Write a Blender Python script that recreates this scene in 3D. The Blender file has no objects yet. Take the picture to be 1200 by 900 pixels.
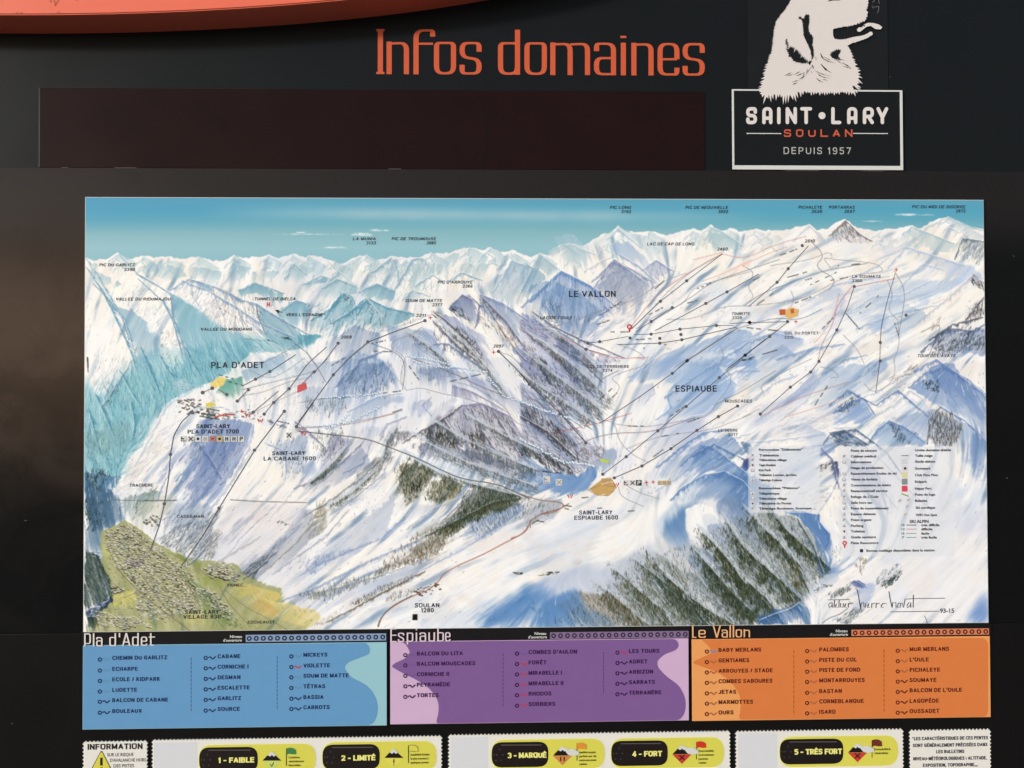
import bpy, bmesh, math, random
import numpy as np
from mathutils import Matrix, Vector
from mathutils.geometry import tessellate_polygon
random.seed(7)
scn = bpy.context.scene
COL = scn.collection
# ---------------------------------------------------------------- camera
U = 0.002                                   # metres per unit of the board's plane
YAW, PIT, ROL, CAMZ, CAMD = math.radians(-1.5687), math.radians(0.9012), math.radians(-0.179), 1.65, 2.0
cam_d = bpy.data.cameras.new('camera'); cam = bpy.data.objects.new('camera', cam_d); COL.objects.link(cam)
RC = Matrix.Rotation(YAW, 4, 'Z') @ Matrix.Rotation(PIT, 4, 'X') @ Matrix.Rotation(-ROL, 4, 'Y')
cam.matrix_world = Matrix.Translation((0, -CAMD, CAMZ)) @ RC @ Matrix.Rotation(math.pi/2, 4, 'X')
cam_d.sensor_width = 36; cam_d.lens = 30; cam_d.clip_start = .05; cam_d.clip_end = 3000
scn.camera = cam
# ---------------------------------------------------------------- daylight
SUN_EL, SUN_AZ = 13, -54                    # sun low, in front of the board and to the left
w = bpy.data.worlds.new('World'); scn.world = w; w.use_nodes = True
nt = w.node_tree; nt.nodes.clear()
sky = nt.nodes.new('ShaderNodeTexSky'); sky.sky_type = 'NISHITA'; sky.sun_disc = False
sky.sun_elevation = math.radians(SUN_EL); sky.sun_rotation = math.radians(180-SUN_AZ); sky.dust_density = 1; sky.air_density = 1; sky.ozone_density = 1
bg = nt.nodes.new('ShaderNodeBackground'); bg.inputs[1].default_value = .15
out = nt.nodes.new('ShaderNodeOutputWorld')
nt.links.new(sky.outputs[0], bg.inputs[0]); nt.links.new(bg.outputs[0], out.inputs[0])
sd = bpy.data.lights.new('sun', 'SUN'); sd.energy = 2.7; sd.angle = math.radians(6); sd.color = (1, .985, .965)
sun = bpy.data.objects.new('sun', sd); COL.objects.link(sun)
dirv = Vector((math.sin(math.radians(SUN_AZ))*math.cos(math.radians(SUN_EL)), -math.cos(math.radians(SUN_AZ))*math.cos(math.radians(SUN_EL)), math.sin(math.radians(SUN_EL))))
sun.rotation_euler = dirv.to_track_quat('Z', 'Y').to_euler(); sun.location = dirv*20
vs = scn.view_settings; scn.display_settings.display_device = 'sRGB'
vs.view_transform = 'Standard'; vs.look = 'None'; vs.gamma = 1; vs.exposure = 0.16
try: vs.use_curve_mapping = False
except Exception: pass
# ---------------------------------------------------------------- helpers
R3 = RC.to_3x3()
def PT(px, py, d=0.0):
    """the point of the board's plane (d metres in front of it) that the pixel of the 1200x900 photo shows"""
    v = R3 @ Vector(((px-600)/1000, 1.0, -(py-450)/1000))
    t = (CAMD-d)/v.y
    return Vector((v.x*t, -d, CAMZ+v.z*t))
def lin(c):
    return tuple(((v/255)/12.92 if v <= 10 else ((v/255+.055)/1.055)**2.4) for v in c)
MATS = {}
def mat(name, rgb, rough=.45, spec=.4, mottle=.06, scale=30, bump=0.0, metal=0.0, coat=0.0):
    """procedural surface: base colour with a faint uneven print, roughness that varies"""
    if name in MATS: return MATS[name]
    m = bpy.data.materials.new(name); m.use_nodes = True; n = m.node_tree; b = n.nodes['Principled BSDF']
    tc = n.nodes.new('ShaderNodeTexCoord'); nz = n.nodes.new('ShaderNodeTexNoise'); nz.inputs['Scale'].default_value = scale; nz.inputs['Detail'].default_value = 6
    n.links.new(tc.outputs['Object'], nz.inputs['Vector'])
    mx = n.nodes.new('ShaderNodeMix'); mx.data_type = 'RGBA'
    c = lin(rgb)
    mx.inputs['A'].default_value = (*[v*(1-mottle) for v in c], 1); mx.inputs['B'].default_value = (*[min(1, v*(1+mottle)) for v in c], 1)
    n.links.new(nz.outputs['Fac'], mx.inputs['Factor']); n.links.new(mx.outputs['Result'], b.inputs['Base Color'])
    mr = n.nodes.new('ShaderNodeMapRange'); mr.inputs['To Min'].default_value = rough*.8; mr.inputs['To Max'].default_value = min(1, rough*1.25)
    n.links.new(nz.outputs['Fac'], mr.inputs['Value']); n.links.new(mr.outputs['Result'], b.inputs['Roughness'])
    b.inputs['Specular IOR Level'].default_value = spec; b.inputs['Metallic'].default_value = metal; b.inputs['Coat Weight'].default_value = coat
    if bump:
        bp = n.nodes.new('ShaderNodeBump'); bp.inputs['Strength'].default_value = bump; bp.inputs['Distance'].default_value = .002
        n.links.new(nz.outputs['Fac'], bp.inputs['Height']); n.links.new(bp.outputs['Normal'], b.inputs['Normal'])
    MATS[name] = m
    return m
def link(name, verts, faces, m, parent=None):
    me = bpy.data.meshes.new(name); me.from_pydata(verts, [], faces); me.update()
    o = bpy.data.objects.new(name, me); COL.objects.link(o)
    if m: me.materials.append(m)
    if parent is not None:
        o.parent = parent
        r = parent
        while r.parent: r = r.parent
        base = Vector(r.location)
        me.transform(Matrix.Translation(-base))
    return o
def tag(o, label=None, cat=None, group=None, kind=None):
    if label: o['label'] = label
    if cat: o['category'] = cat
    if group: o['group'] = group
    if kind: o['kind'] = kind
    return o
def thing(name, label, cat, loc, group=None):
    o = bpy.data.objects.new(name, None); COL.objects.link(o); o.location = loc; o.empty_display_size = .05
    return tag(o, label, cat, group)
def wbox(x0, x1, y0, y1, z0, z1, bev=0.0):
    bm = bmesh.new(); bmesh.ops.create_cube(bm, size=1)
    for v in bm.verts: v.co = Vector((x0+(v.co.x+.5)*(x1-x0), y0+(v.co.y+.5)*(y1-y0), z0+(v.co.z+.5)*(z1-z0)))
    if bev: bmesh.ops.bevel(bm, geom=bm.edges[:], offset=bev, segments=2, affect='EDGES', profile=.6)
    V = [v.co.copy() for v in bm.verts]; bm.verts.index_update(); F = [[v.index for v in f.verts] for f in bm.faces]; bm.free()
    return V, F
def box(name, x0, x1, y0, y1, z0, z1, m, parent=None, bev=0.0):
    V, F = wbox(x0, x1, y0, y1, z0, z1, bev); return link(name, V, F, m, parent)
def rectpx(px0, py0, px1, py1, d):
    a = PT(px0, py0, d); b = PT(px1, py1, d); return min(a.x, b.x), max(a.x, b.x), min(a.z, b.z), max(a.z, b.z)
def plate(name, r, d, th, m, parent=None, bev=0.0006):
    """a slab whose front face stands d in front of the board; r = (x0, x1, z0, z1)"""
    return box(name, r[0], r[1], -d, -d+th, r[2], r[3], m, parent, bev)
def prism(name, pts, d, th, m, parent=None):
    """outline (x, z) in metres, front face at d, thickness th"""
    n = len(pts); tri = tessellate_polygon([[Vector((p[0], p[1], 0)) for p in pts]])
    V = [(p[0], -d, p[1]) for p in pts]; F = [list(t) for t in tri]
    if th:
        V += [(p[0], -d+th, p[1]) for p in pts]; F += [[i, (i+1) % n, n+(i+1) % n, n+i] for i in range(n)]
    o = link(name, V, F, m, parent)
    bm = bmesh.new(); bm.from_mesh(o.data); bmesh.ops.recalc_face_normals(bm, faces=bm.faces)
    for f in bm.faces:
        if abs(f.normal.y) > .9 and abs(f.calc_center_median().y-(-d-(o.parent and root(o).location.y or 0))) < 1e-5 and f.normal.y > 0: f.normal_flip()
    bm.to_mesh(o.data); bm.free()
    return o
def root(o):
    while o.parent: o = o.parent
    return o
def pxpts(pts, d): return [(PT(x, y, d).x, PT(x, y, d).z) for x, y in pts]
def fillet(pts, r, closed=False, seg=5):
    P_ = [Vector(p) for p in pts]; n = len(P_); res = []
    for i in range(n):
        if not closed and i in (0, n-1): res.append(P_[i]); continue
        a, b, c = P_[i-1], P_[i], P_[(i+1) % n]
        u = (a-b); v = (c-b); rr = min(r, u.length*.499, v.length*.499)
        if rr < 1e-7: res.append(b); continue
        p0 = b+u.normalized()*rr; p1 = b+v.normalized()*rr
        for k in range(seg+1):
            t = k/seg; res.append(p0*(1-t)**2+b*2*t*(1-t)+p1*t*t)
    return res
def ribbon(V, F, pts, wv, wh, d, closed=False, cap=False):
    """flat pen stroke in the board's plane: wv = width of vertical strokes, wh = of horizontal ones"""
    n = len(pts); base = len(V)
    for i in range(n):
        a = pts[i-1] if (i > 0 or closed) else pts[i]; b = pts[(i+1) % n] if (i < n-1 or closed) else pts[i]
        t = (b-a); t = t.normalized() if t.length > 1e-9 else Vector((1, 0))
        nrm = Vector((-t.y, t.x)); wd = wv*abs(t.y)**1.3+wh*(1-abs(t.y)**1.3)
        p = pts[i]
        V.append((p.x+nrm.x*wd/2, -d, p.y+nrm.y*wd/2)); V.append((p.x-nrm.x*wd/2, -d, p.y-nrm.y*wd/2))
    m_ = n if closed else n-1
    for i in range(m_):
        a = base+2*i; b = base+2*((i+1) % n); F.append([a, a+1, b+1, b])
    if cap:
        for e in (pts[0], pts[-1]): disc(V, F, e, wv/2, d+.00002, 10)
def disc(V, F, c, r, d, n=12):
    b = len(V)
    V.extend([(c.x+r*math.cos(2*math.pi*k/n), -d, c.y+r*math.sin(2*math.pi*k/n)) for k in range(n)]); F.append([b+k for k in range(n)])
def front(o):
    """turn flat faces to the viewer"""
    bm = bmesh.new(); bm.from_mesh(o.data); bm.normal_update()
    for f in bm.faces:
        if f.normal.y > 0: f.normal_flip()
    bm.to_mesh(o.data); bm.free(); return o
FONT_CACHE = {}
def glyphs(s, bold, spacing):
    key = (s, bold, spacing)
    if key in FONT_CACHE: return FONT_CACHE[key]
    cu = bpy.data.curves.new('t', 'FONT'); cu.body = s; cu.size = 1; cu.resolution_u = 3; cu.fill_mode = 'FRONT'; cu.dimensions = '2D'
    cu.offset = bold; cu.space_character = spacing
    ob = bpy.data.objects.new('t', cu); COL.objects.link(ob)
    dg = bpy.context.evaluated_depsgraph_get(); me = bpy.data.meshes.new_from_object(ob.evaluated_get(dg))
    V = [(v.co.x, v.co.y) for v in me.vertices]; F = [list(p.vertices) for p in me.polygons]
    bpy.data.objects.remove(ob); bpy.data.curves.remove(cu); bpy.data.meshes.remove(me)
    FONT_CACHE[key] = (V, F); return V, F
CAPH = {}
def text(name, s, px, py, capx, wpx, m, parent, d, bold=.0, shear=0.0, align='L', ang=0.0, spacing=1.0, merge=None):
    """lettering: px,py = left (L), centre (C) or right (R) of the line at mid cap height, capx = cap height, wpx = width, all in photo pixels"""
    V, F = glyphs(s, bold, spacing)
    if not V: return None
    if bold not in CAPH:
        hv, _ = glyphs('H', bold, 1.0); CAPH[bold] = (min(v[1] for v in hv), max(v[1] for v in hv))
    c0, c1 = CAPH[bold]
    x0 = min(v[0] for v in V); x1 = max(v[0] for v in V)
    o = PT(px, py, d); k = (PT(px+50, py, d).x-PT(px-50, py, d).x)/100
    sy = capx*k/(c1-c0); sx = (wpx*k/(x1-x0)) if wpx else sy
    off = {'L': 0, 'C': -.5, 'R': -1}[align]*(x1-x0)*sx
    ca, sa = math.cos(ang), math.sin(ang); W_ = []
    for x, y in V:
        v = (y-c0)*sy-capx*k/2; u = (x-x0)*sx+off+v*shear
        W_.append((o.x+u*ca-v*sa, -d, o.z+u*sa+v*ca))
    if merge is not None:
        b = len(merge[0]); merge[0].extend(W_); merge[1].extend([[b+i for i in f] for f in F]); return None
    return front(link(name, W_, F, m, parent))
def flat(name, VF, m, parent): return front(link(name, VF[0], VF[1], m, parent))

# ---------------------------------------------------------------- a drawn sans-serif capital alphabet: width, then strokes on a unit cap height
CAPS = {
'A':(.78,[[(0,0),(.39,1)],[(.39,1),(.78,0)],[(.14,.30),(.64,.30)]]),'B':(.66,[[(0,0),(0,1)],[(0,1),(.6,1),(.6,.53),(0,.53)],[(0,.53),(.66,.53),(.66,0),(0,0)]]),'C':(.72,[[(.72,.74),(.72,1),(0,1),(0,0),(.72,0),(.72,.26)]]),
'D':(.72,[[(0,0),(0,1)],[(0,1),(.72,1),(.72,0),(0,0)]]),'E':(.58,[[(0,0),(0,1)],[(0,1),(.58,1)],[(0,.52),(.52,.52)],[(0,0),(.58,0)]]),'F':(.56,[[(0,0),(0,1)],[(0,1),(.56,1)],[(0,.5),(.5,.5)]]),
'G':(.74,[[(.74,.76),(.74,1),(0,1),(0,0),(.74,0),(.74,.46)],[(.74,.46),(.44,.46)]]),'H':(.7,[[(0,0),(0,1)],[(.7,0),(.7,1)],[(0,.52),(.7,.52)]]),'I':(0,[[(0,0),(0,1)]]),'J':(.5,[[(.5,1),(.5,0),(0,0),(0,.25)]]),
'K':(.7,[[(0,0),(0,1)],[(0,.42),(.66,1)],[(.22,.6),(.7,0)]]),'L':(.54,[[(0,1),(0,0)],[(0,0),(.54,0)]]),'M':(.86,[[(0,0),(0,1)],[(0,1),(.43,.12)],[(.43,.12),(.86,1)],[(.86,1),(.86,0)]]),'N':(.7,[[(0,0),(0,1)],[(0,1),(.7,0)],[(.7,0),(.7,1)]]),
'O':(.78,[[(.39,1),(.78,1),(.78,0),(0,0),(0,1),(.39,1)]]),'P':(.62,[[(0,0),(0,1)],[(0,1),(.62,1),(.62,.44),(0,.44)]]),'Q':(.78,[[(.39,1),(.78,1),(.78,0),(0,0),(0,1),(.39,1)],[(.46,.26),(.8,-.06)]]),'R':(.66,[[(0,0),(0,1)],[(0,1),(.62,1),(.62,.48),(0,.48)],[(.34,.48),(.68,0)]]),
'S':(.62,[[(.6,.76),(.6,1),(.02,1),(.02,.53),(.62,.47),(.62,0),(0,0),(0,.24)]]),'T':(.66,[[(0,1),(.66,1)],[(.33,1),(.33,0)]]),'U':(.7,[[(0,1),(0,0),(.7,0),(.7,1)]]),'V':(.74,[[(0,1),(.37,0)],[(.37,0),(.74,1)]]),'W':(1.0,[[(0,1),(.25,0)],[(.25,0),(.5,.9)],[(.5,.9),(.75,0)],[(.75,0),(1,1)]]),
'X':(.7,[[(0,0),(.7,1)],[(0,1),(.7,0)]]),'Y':(.7,[[(0,1),(.35,.45)],[(.7,1),(.35,.45)],[(.35,.45),(.35,0)]]),'Z':(.64,[[(0,1),(.64,1)],[(.64,1),(0,0)],[(0,0),(.64,0)]]),
'0':(.56,[[(.28,1),(.56,1),(.56,0),(0,0),(0,1),(.28,1)]]),'1':(.26,[[(0,.78),(.22,1)],[(.22,1),(.22,0)]]),'2':(.56,[[(0,.75),(0,1),(.56,1),(.56,.55),(0,0)],[(0,0),(.58,0)]]),'3':(.56,[[(0,.8),(0,1),(.54,1),(.54,.54),(.2,.54)],[(.2,.54),(.56,.54),(.56,0),(0,0),(0,.2)]]),
'4':(.6,[[(.44,0),(.44,1)],[(.44,1),(0,.26)],[(0,.26),(.62,.26)]]),'5':(.56,[[(.52,1),(.04,1)],[(.04,1),(0,.55)],[(0,.56),(.56,.62),(.56,0),(0,0),(0,.18)]]),'6':(.56,[[(.52,.84),(.5,1),(0,1),(0,0),(.56,0),(.56,.58),(0,.55)]]),'7':(.56,[[(0,1),(.56,1)],[(.56,1),(.16,0)]]),
'8':(.56,[[(.28,1),(.52,1),(.52,.53),(.04,.53),(.04,1),(.28,1)],[(.28,.53),(.56,.53),(.56,0),(0,0),(0,.53),(.28,.53)]]),'9':(.56,[[(.04,.14),(.06,0),(.56,0),(.56,1),(0,1),(0,.44),(.56,.44)]]),
"'":(0,[[(0,1.02),(0,.72)]]),'-':(.3,[[(0,.42),(.3,.42)]]),'/':(.34,[[(0,-.02),(.34,1.04)]]),'.':(0,[[(0,-.06),(0,.1)]]),',':(.05,[[(.05,.1),(0,-.18)]]),':':(0,[[(0,0),(0,.16)],[(0,.5),(0,.66)]]),'*':(.3,[[(0,.7),(.3,.95)],[(0,.95),(.3,.7)]]),' ':(.22,[])}
ACC = {'É':('E',[[(.18,1.14),(.42,1.34)]]),'È':('E',[[(.42,1.14),(.18,1.34)]]),'Ê':('E',[[(.1,1.13),(.3,1.32)],[(.3,1.32),(.5,1.13)]])}
def caps(name, s, px, py, capx, wpx, m, parent, d, wv=.2, wh=.15, gap=.26, align='L', shear=0.0, ang=0.0):
    """drawn capitals as one flat piece; wv, wh = stroke widths in cap heights"""
    x = 0; items = []
    for ch in s:
        base, extra = ACC.get(ch, (ch, [])); w_, st = CAPS[base]
        items.append((x, st+extra)); x += w_+(gap+wv if ch != ' ' else .30)
    total = x-gap-wv
    o = PT(px, py, d); k = (PT(px+50, py, d).x-PT(px-50, py, d).x)/100
    inner = capx*(1-wh); sx = (wpx-wv*capx)*k/max(total, .01); sy = inner*k
    off = {'L': wv*capx*k/2, 'C': -(wpx-wv*capx)*k/2, 'R': -wpx*k+wv*capx*k/2}[align]
    V, F = [], []; ca, sa = math.cos(ang), math.sin(ang); n = 0
    for x0, st in items:
        for q in st:
            pts = []
            for u, v in q:
                yy_ = v*sy-sy/2; xx_ = (x0+u)*sx+off+yy_*shear; pts.append(Vector((o.x+xx_*ca-yy_*sa, o.z+xx_*sa+yy_*ca)))
            closed = q[0] == q[-1] and len(q) > 3
            if closed: pts = pts[:-1]
            # run straight strokes half a pen further so that corners close
            if not closed and len(pts) == 2:
                t = (pts[1]-pts[0]); L_ = t.length
                if L_ > 1e-6:
                    horiz = abs(t.x) > abs(t.y); e = (wv if horiz else wh)*capx*k*.5*(1 if abs(t.x)*abs(t.y) < .02*L_*L_ else .35); t = t/L_; pts = [pts[0]-t*e, pts[1]+t*e]
            P2 = fillet(pts, capx*k*.30, closed, 3) if len(pts) > 2 else pts
            ribbon(V, F, P2, wv*capx*k, wh*capx*k, d+n*.000012, closed); n = (n+1) % 7
    return front(link(name, V, F, m, parent))
# ---------------------------------------------------------------- the printed panorama (numpy painter, photo-independent)
PX0, PY0, PX1, PY1, SC = 92.0, 225.0, 1168.0, 748.0, 2.0
CW, CH = int((PX1-PX0)*SC), int((PY1-PY0)*SC)
prng = np.random.default_rng(11)
TILE = {'A1':(90,230,4.444),'A2':(350,230,4.444),'A3':(610,230,4.444),'A4':(870,230,4.068),
        'B1':(90,420,4.444),'B2':(350,420,4.444),'B3':(610,420,4.444),'B4':(870,420,4.068),
        'C1':(90,590,4.444),'C2':(350,590,4.444),'C3':(610,590,4.444),'C4':(870,590,4.068),'Z':(0,0,1.0),'D':(621,480,2.226),'E':(94,480,2.226),'G':(94,223,2.226),'H':(621,223,2.226)}
def tp(t, pts):
    ox, oy, s = TILE[t]
    return np.array([((ox+x/s-PX0)*SC, (oy+y/s-PY0)*SC) for x, y in pts], float)
def vnoise(cell, seed, w=None, h=None):
    w = w or CW; h = h or CH
    r = np.random.default_rng(seed)
    gw, gh = int(w/cell)+3, int(h/cell)+3
    g = r.random((gh, gw)).astype(np.float32)
    x = np.arange(w)/cell; y = np.arange(h)/cell
    xi = x.astype(int); yi = y.astype(int); fx = x-xi; fy = y-yi
    fx = (fx*fx*(3-2*fx)).astype(np.float32); fy = (fy*fy*(3-2*fy)).astype(np.float32)
    a = g[yi][:, xi]; b = g[yi][:, xi+1]; c = g[yi+1][:, xi]; d = g[yi+1][:, xi+1]
    t = a+(b-a)*fx; u = c+(d-c)*fx
    return t+(u-t)*fy[:, None]
def fbm(cell, seed, n=4):
    s = 0; a = 1; tot = 0
    for k in range(n):
        s = s+a*vnoise(max(cell/2**k, 1.5), seed+k); tot += a; a *= .55
    return s/tot
# direction of the fall line over the picture, from sparse hints (x, y, dx, dy in photo pixels)
FLOW = [(120,360,-.3,1),(150,330,-.5,1),(170,380,-.5,.8),(200,370,-.5,.8),(240,360,-.55,.8),(215,400,.7,1),(250,410,.4,1),(180,430,.5,1),(310,400,.8,.6),(280,430,.4,1),
 (130,450,-.5,1),(140,480,.2,1),(200,440,.3,1),(120,520,.3,1),(110,580,.2,1),(170,530,-.8,.7),(200,510,-.7,.7),(250,530,-.5,1),(230,590,-.7,.9),(290,560,-.8,.9),(330,600,-1,.8),(330,540,-.3,1),
 (390,610,-1,.7),(430,560,-.8,.9),(480,540,-.6,1),(490,570,-.6,1),(540,560,-.6,1),(560,590,-.8,.7),(560,500,.3,1),(520,490,-.3,1),(600,510,.5,1),(590,470,.6,1),(430,440,-.3,1),(390,470,-.2,1),(470,410,-.2,1),(450,440,.3,1),
 (530,370,.5,1),(520,400,.5,1),(560,350,.4,1),(590,380,.6,.9),(570,420,.8,1),(640,440,.5,1),(660,480,.6,1),(640,520,.9,.6),(400,370,-.5,1),(440,350,-.5,1),(440,320,-.5,1),(380,320,-.6,.8),(500,320,-.35,1),(560,310,-.3,1),(600,330,-.5,.8),
 (650,350,-.3,1),(670,365,-.1,1),(720,340,.5,1),(760,320,.5,1),(710,380,-.8,.6),(780,350,-1,.7),(830,330,-1,.7),(700,300,.3,1),(840,280,.2,1),(900,300,-1,.5),(900,350,-1,.7),(880,400,-1,.7),(800,440,-.8,.7),(760,480,-.5,1),(820,500,-1,.7),(950,330,-1,.5),
 (1000,330,-1,.4),(1050,330,-1,.3),(1100,300,-.6,.8),(1130,290,-.6,.8),(1080,350,-1,.4),(1120,380,-.8,.6),(1000,420,-.9,.7),(950,450,-1,.7),(1050,410,-1,.6),(1100,430,-.7,.7),(1000,470,-1,.6),(1060,470,-1,.7),(1130,470,.5,.8),(1110,510,0,1),(1060,520,-.8,.7),
 (940,510,-1,.3),(900,470,-1,.7),(850,560,-.9,.5),(880,560,-.7,.9),(960,560,-1,.7),(1000,590,.7,1),(1100,600,-.5,1),(1060,680,-1,.8),(1120,690,-.7,.7),(990,690,-1,.5),(900,640,.7,1),(940,640,.7,1),(900,700,.8,1),(930,680,.8,1),(850,640,.75,1),(820,680,.8,1),(760,690,.75,1),(700,700,.8,1),
 (700,640,-1,.3),(620,640,-1,.4),(640,590,-1,.4),(560,640,-1,.5),(500,640,-1,.5),(450,680,-1,.4),(420,640,-1,.8),(380,680,-1,.8),(350,640,-1,.9),(300,640,-1,.9),(250,640,-1,1),(200,670,.8,1),(120,680,.3,1),(860,600,-.5,.9),(830,620,.6,1)]
def flow_field():
    q = 16
    gx, gy = np.meshgrid(np.arange(0, CW+q, q), np.arange(0, CH+q, q))
    P = np.array(FLOW, float)
    fx = (P[:, 0]-PX0)*SC; fy = (P[:, 1]-PY0)*SC
    n = np.hypot(P[:, 2], P[:, 3]); dx = P[:, 2]/n; dy = P[:, 3]/n
    d2 = (gx[..., None]-fx)**2+(gy[..., None]-fy)**2+200
    w = d2**-1.8
    u = (w*dx).sum(-1); v = (w*dy).sum(-1); m = np.hypot(u, v)+1e-9
    u /= m; v /= m
    def up(g):
        x = np.arange(CW)/q; y = np.arange(CH)/q; xi = x.astype(int); yi = y.astype(int); ax = x-xi; ay = (y-yi)[:, None]
        a = g[yi][:, xi]; b = g[yi][:, xi+1]; c = g[yi+1][:, xi]; d = g[yi+1][:, xi+1]
        t = a+(b-a)*ax; s = c+(d-c)*ax
        return (t+(s-t)*ay).astype(np.float32)
    return up(u), up(v)
def lic(src, U, V, n, step):
    yy, xx = np.mgrid[0:CH, 0:CW].astype(np.float32)
    acc = src.copy(); tot = 1.0
    for sgn in (1, -1):
        x = xx.copy(); y = yy.copy()
        for k in range(n):
            xi = np.clip(x.astype(np.int32), 0, CW-1); yi = np.clip(y.astype(np.int32), 0, CH-1)
            x += sgn*step*U[yi, xi]; y += sgn*step*V[yi, xi]
            xi = np.clip(x.astype(np.int32), 0, CW-1); yi = np.clip(y.astype(np.int32), 0, CH-1)
            acc += src[yi, xi]; tot += 1
    return acc/tot
def norm01(a):
    m, s = a.mean(), a.std()
    return np.clip(.5+(a-m)/(s*4), 0, 1).astype(np.float32)
FU, FV = flow_field()
LF = norm01(lic(prng.random((CH, CW)).astype(np.float32), FU, FV, 9, 1.6))          # fine hairs
LM = norm01(lic(vnoise(4, 5), FU, FV, 12, 2.6))                                       # brush strokes
LC = norm01(lic(vnoise(11, 6), FU, FV, 11, 4.5))                                      # broad ribs
LIC = norm01(.5*LM+.25*LF+.45*LC)
NZ = fbm(46, 40)
NZ2 = fbm(120, 60)
NZG = fbm(40, 90)
NZF = fbm(9, 95, 2)
IMG = np.zeros((CH, CW, 3), np.float32)
def box1(m, r, ax):
    if r < 1: return m
    r = int(r); p = [(0, 0), (0, 0)]; p[ax] = (r+1, r)
    c = np.cumsum(np.pad(m, p, mode='edge'), axis=ax)
    n = 2*r+1
    return (c[n:]-c[:-n])/n if ax == 0 else (c[:, n:]-c[:, :-n])/n
def blur(m, r):
    r = int(round(r))
    if r < 1: return m
    for _ in range(2): m = box1(box1(m, r, 0), r, 1)
    return m
def mask(P, pad, nowarp=False):
    x0 = int(max(0, P[:, 0].min()-pad)); x1 = int(min(CW, P[:, 0].max()+pad+1))
    y0 = int(max(0, P[:, 1].min()-pad)); y1 = int(min(CH, P[:, 1].max()+pad+1))
    if x1 <= x0 or y1 <= y0: return None
    yy, xx = np.mgrid[y0:y1, x0:x1].astype(np.float32)
    wk = 0 if nowarp else 1
    wx = (NZ[y0:y1, x0:x1]-.5)*16+(NZF[y0:y1, x0:x1]-.5)*9; wy = (NZG[y0:y1, x0:x1]-.5)*14+(NZF[y0:y1, x0:x1]-.5)*7
    xx = xx+wx*wk; yy = yy+wy*wk
    ins = np.zeros(xx.shape, bool)
    n = len(P)
    for i in range(n):
        ax, ay = P[i]; bx, by = P[(i+1) % n]
        if ay == by: continue
        c = (ay > yy) != (by > yy)
        ins ^= c & (xx < (bx-ax)*(yy-ay)/(by-ay)+ax)
    return ins.astype(np.float32), x0, y0, x1, y1
def sst(a, b, x):
    t = np.clip((x-a)/(b-a), 0, 1); return t*t*(3-2*t)
def put(al, col, x0, y0, x1, y1):
    c = np.array(col, np.float32)
    IMG[y0:y1, x0:x1] += (c-IMG[y0:y1, x0:x1])*al[..., None]
def P(t, pts, col, a=1.0, b=3, k=.5, g=None, fd=.35):
    """patch: b edge softness, k how far the fall-line strokes tear the edge, g=(dx,dy,a_end) fades alpha along a direction"""
    Q = tp(t, pts)
    r = mask(Q, 3*b+8, k <= .1)
    if r is None: return
    m, x0, y0, x1, y1 = r
    bb = max(b, 1)
    uu = FU[y0:y1, x0:x1]; vv = FV[y0:y1, x0:x1]; w = m.sum()+1e-6
    du = float((uu*m).sum()/w); dv = float((vv*m).sum()/w)
    yy, xx = np.mgrid[y0:y1, x0:x1]
    d = xx*du+yy*dv; dd = Q[:, 0]*du+Q[:, 1]*dv
    td = np.clip((d-dd.min())/(dd.max()-dd.min()+1e-6), 0, 1).astype(np.float32)
    big = min(.22*(dd.max()-dd.min()), 16)
    m1 = blur(m, bb)
    m2 = blur(m, max(bb, big)) if k > .25 else m1
    fade = fd if k > .25 else 0
    tq = sst(.15, .95, td)
    m = m1*(1-tq)+m2*tq
    e = .12 if b <= 4 else .34
    e = e+.22*tq*(k > .25)
    lo = LIC[y0:y1, x0:x1]
    al = sst(.5-e, .5+e, m+1.5*k*(lo-.5)*(4*m*(1-m)*(.5+tq)+.12))*a
    al = al*(1-.5*k*(1-lo))*(1-fade*tq)
    if g:
        yy, xx = np.mgrid[y0:y1, x0:x1]
        d = xx*g[0]+yy*g[1]; dd = Q[:, 0]*g[0]+Q[:, 1]*g[1]
        tt = np.clip((d-dd.min())/(dd.max()-dd.min()+1e-6), 0, 1)
        al = al*(1+(g[2]-1)*tt)
    put(np.clip(al, 0, 1), col, x0, y0, x1, y1)
def seg(ax, ay, bx, by, w, col, a, w2=None):
    w2 = w if w2 is None else w2
    pad = max(w, w2)+2
    x0 = int(max(0, min(ax, bx)-pad)); x1 = int(min(CW, max(ax, bx)+pad+1)); y0 = int(max(0, min(ay, by)-pad)); y1 = int(min(CH, max(ay, by)+pad+1))
    if x1 <= x0 or y1 <= y0: return
    yy, xx = np.mgrid[y0:y1, x0:x1].astype(np.float32)
    dx, dy = bx-ax, by-ay; L = dx*dx+dy*dy+1e-6
    t = np.clip(((xx-ax)*dx+(yy-ay)*dy)/L, 0, 1)
    d = np.hypot(xx-ax-t*dx, yy-ay-t*dy)
    al = np.clip((w+(w2-w)*t)*.5+.5-d, 0, 1)*a
    put(al, col, x0, y0, x1, y1)
def chaikin(Q, n=2):
    for _ in range(n):
        R = [Q[0]]
        for i in range(len(Q)-1):
            R += [Q[i]*.75+Q[i+1]*.25, Q[i]*.25+Q[i+1]*.75]
        R.append(Q[-1]); Q = np.array(R)
    return Q
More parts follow.
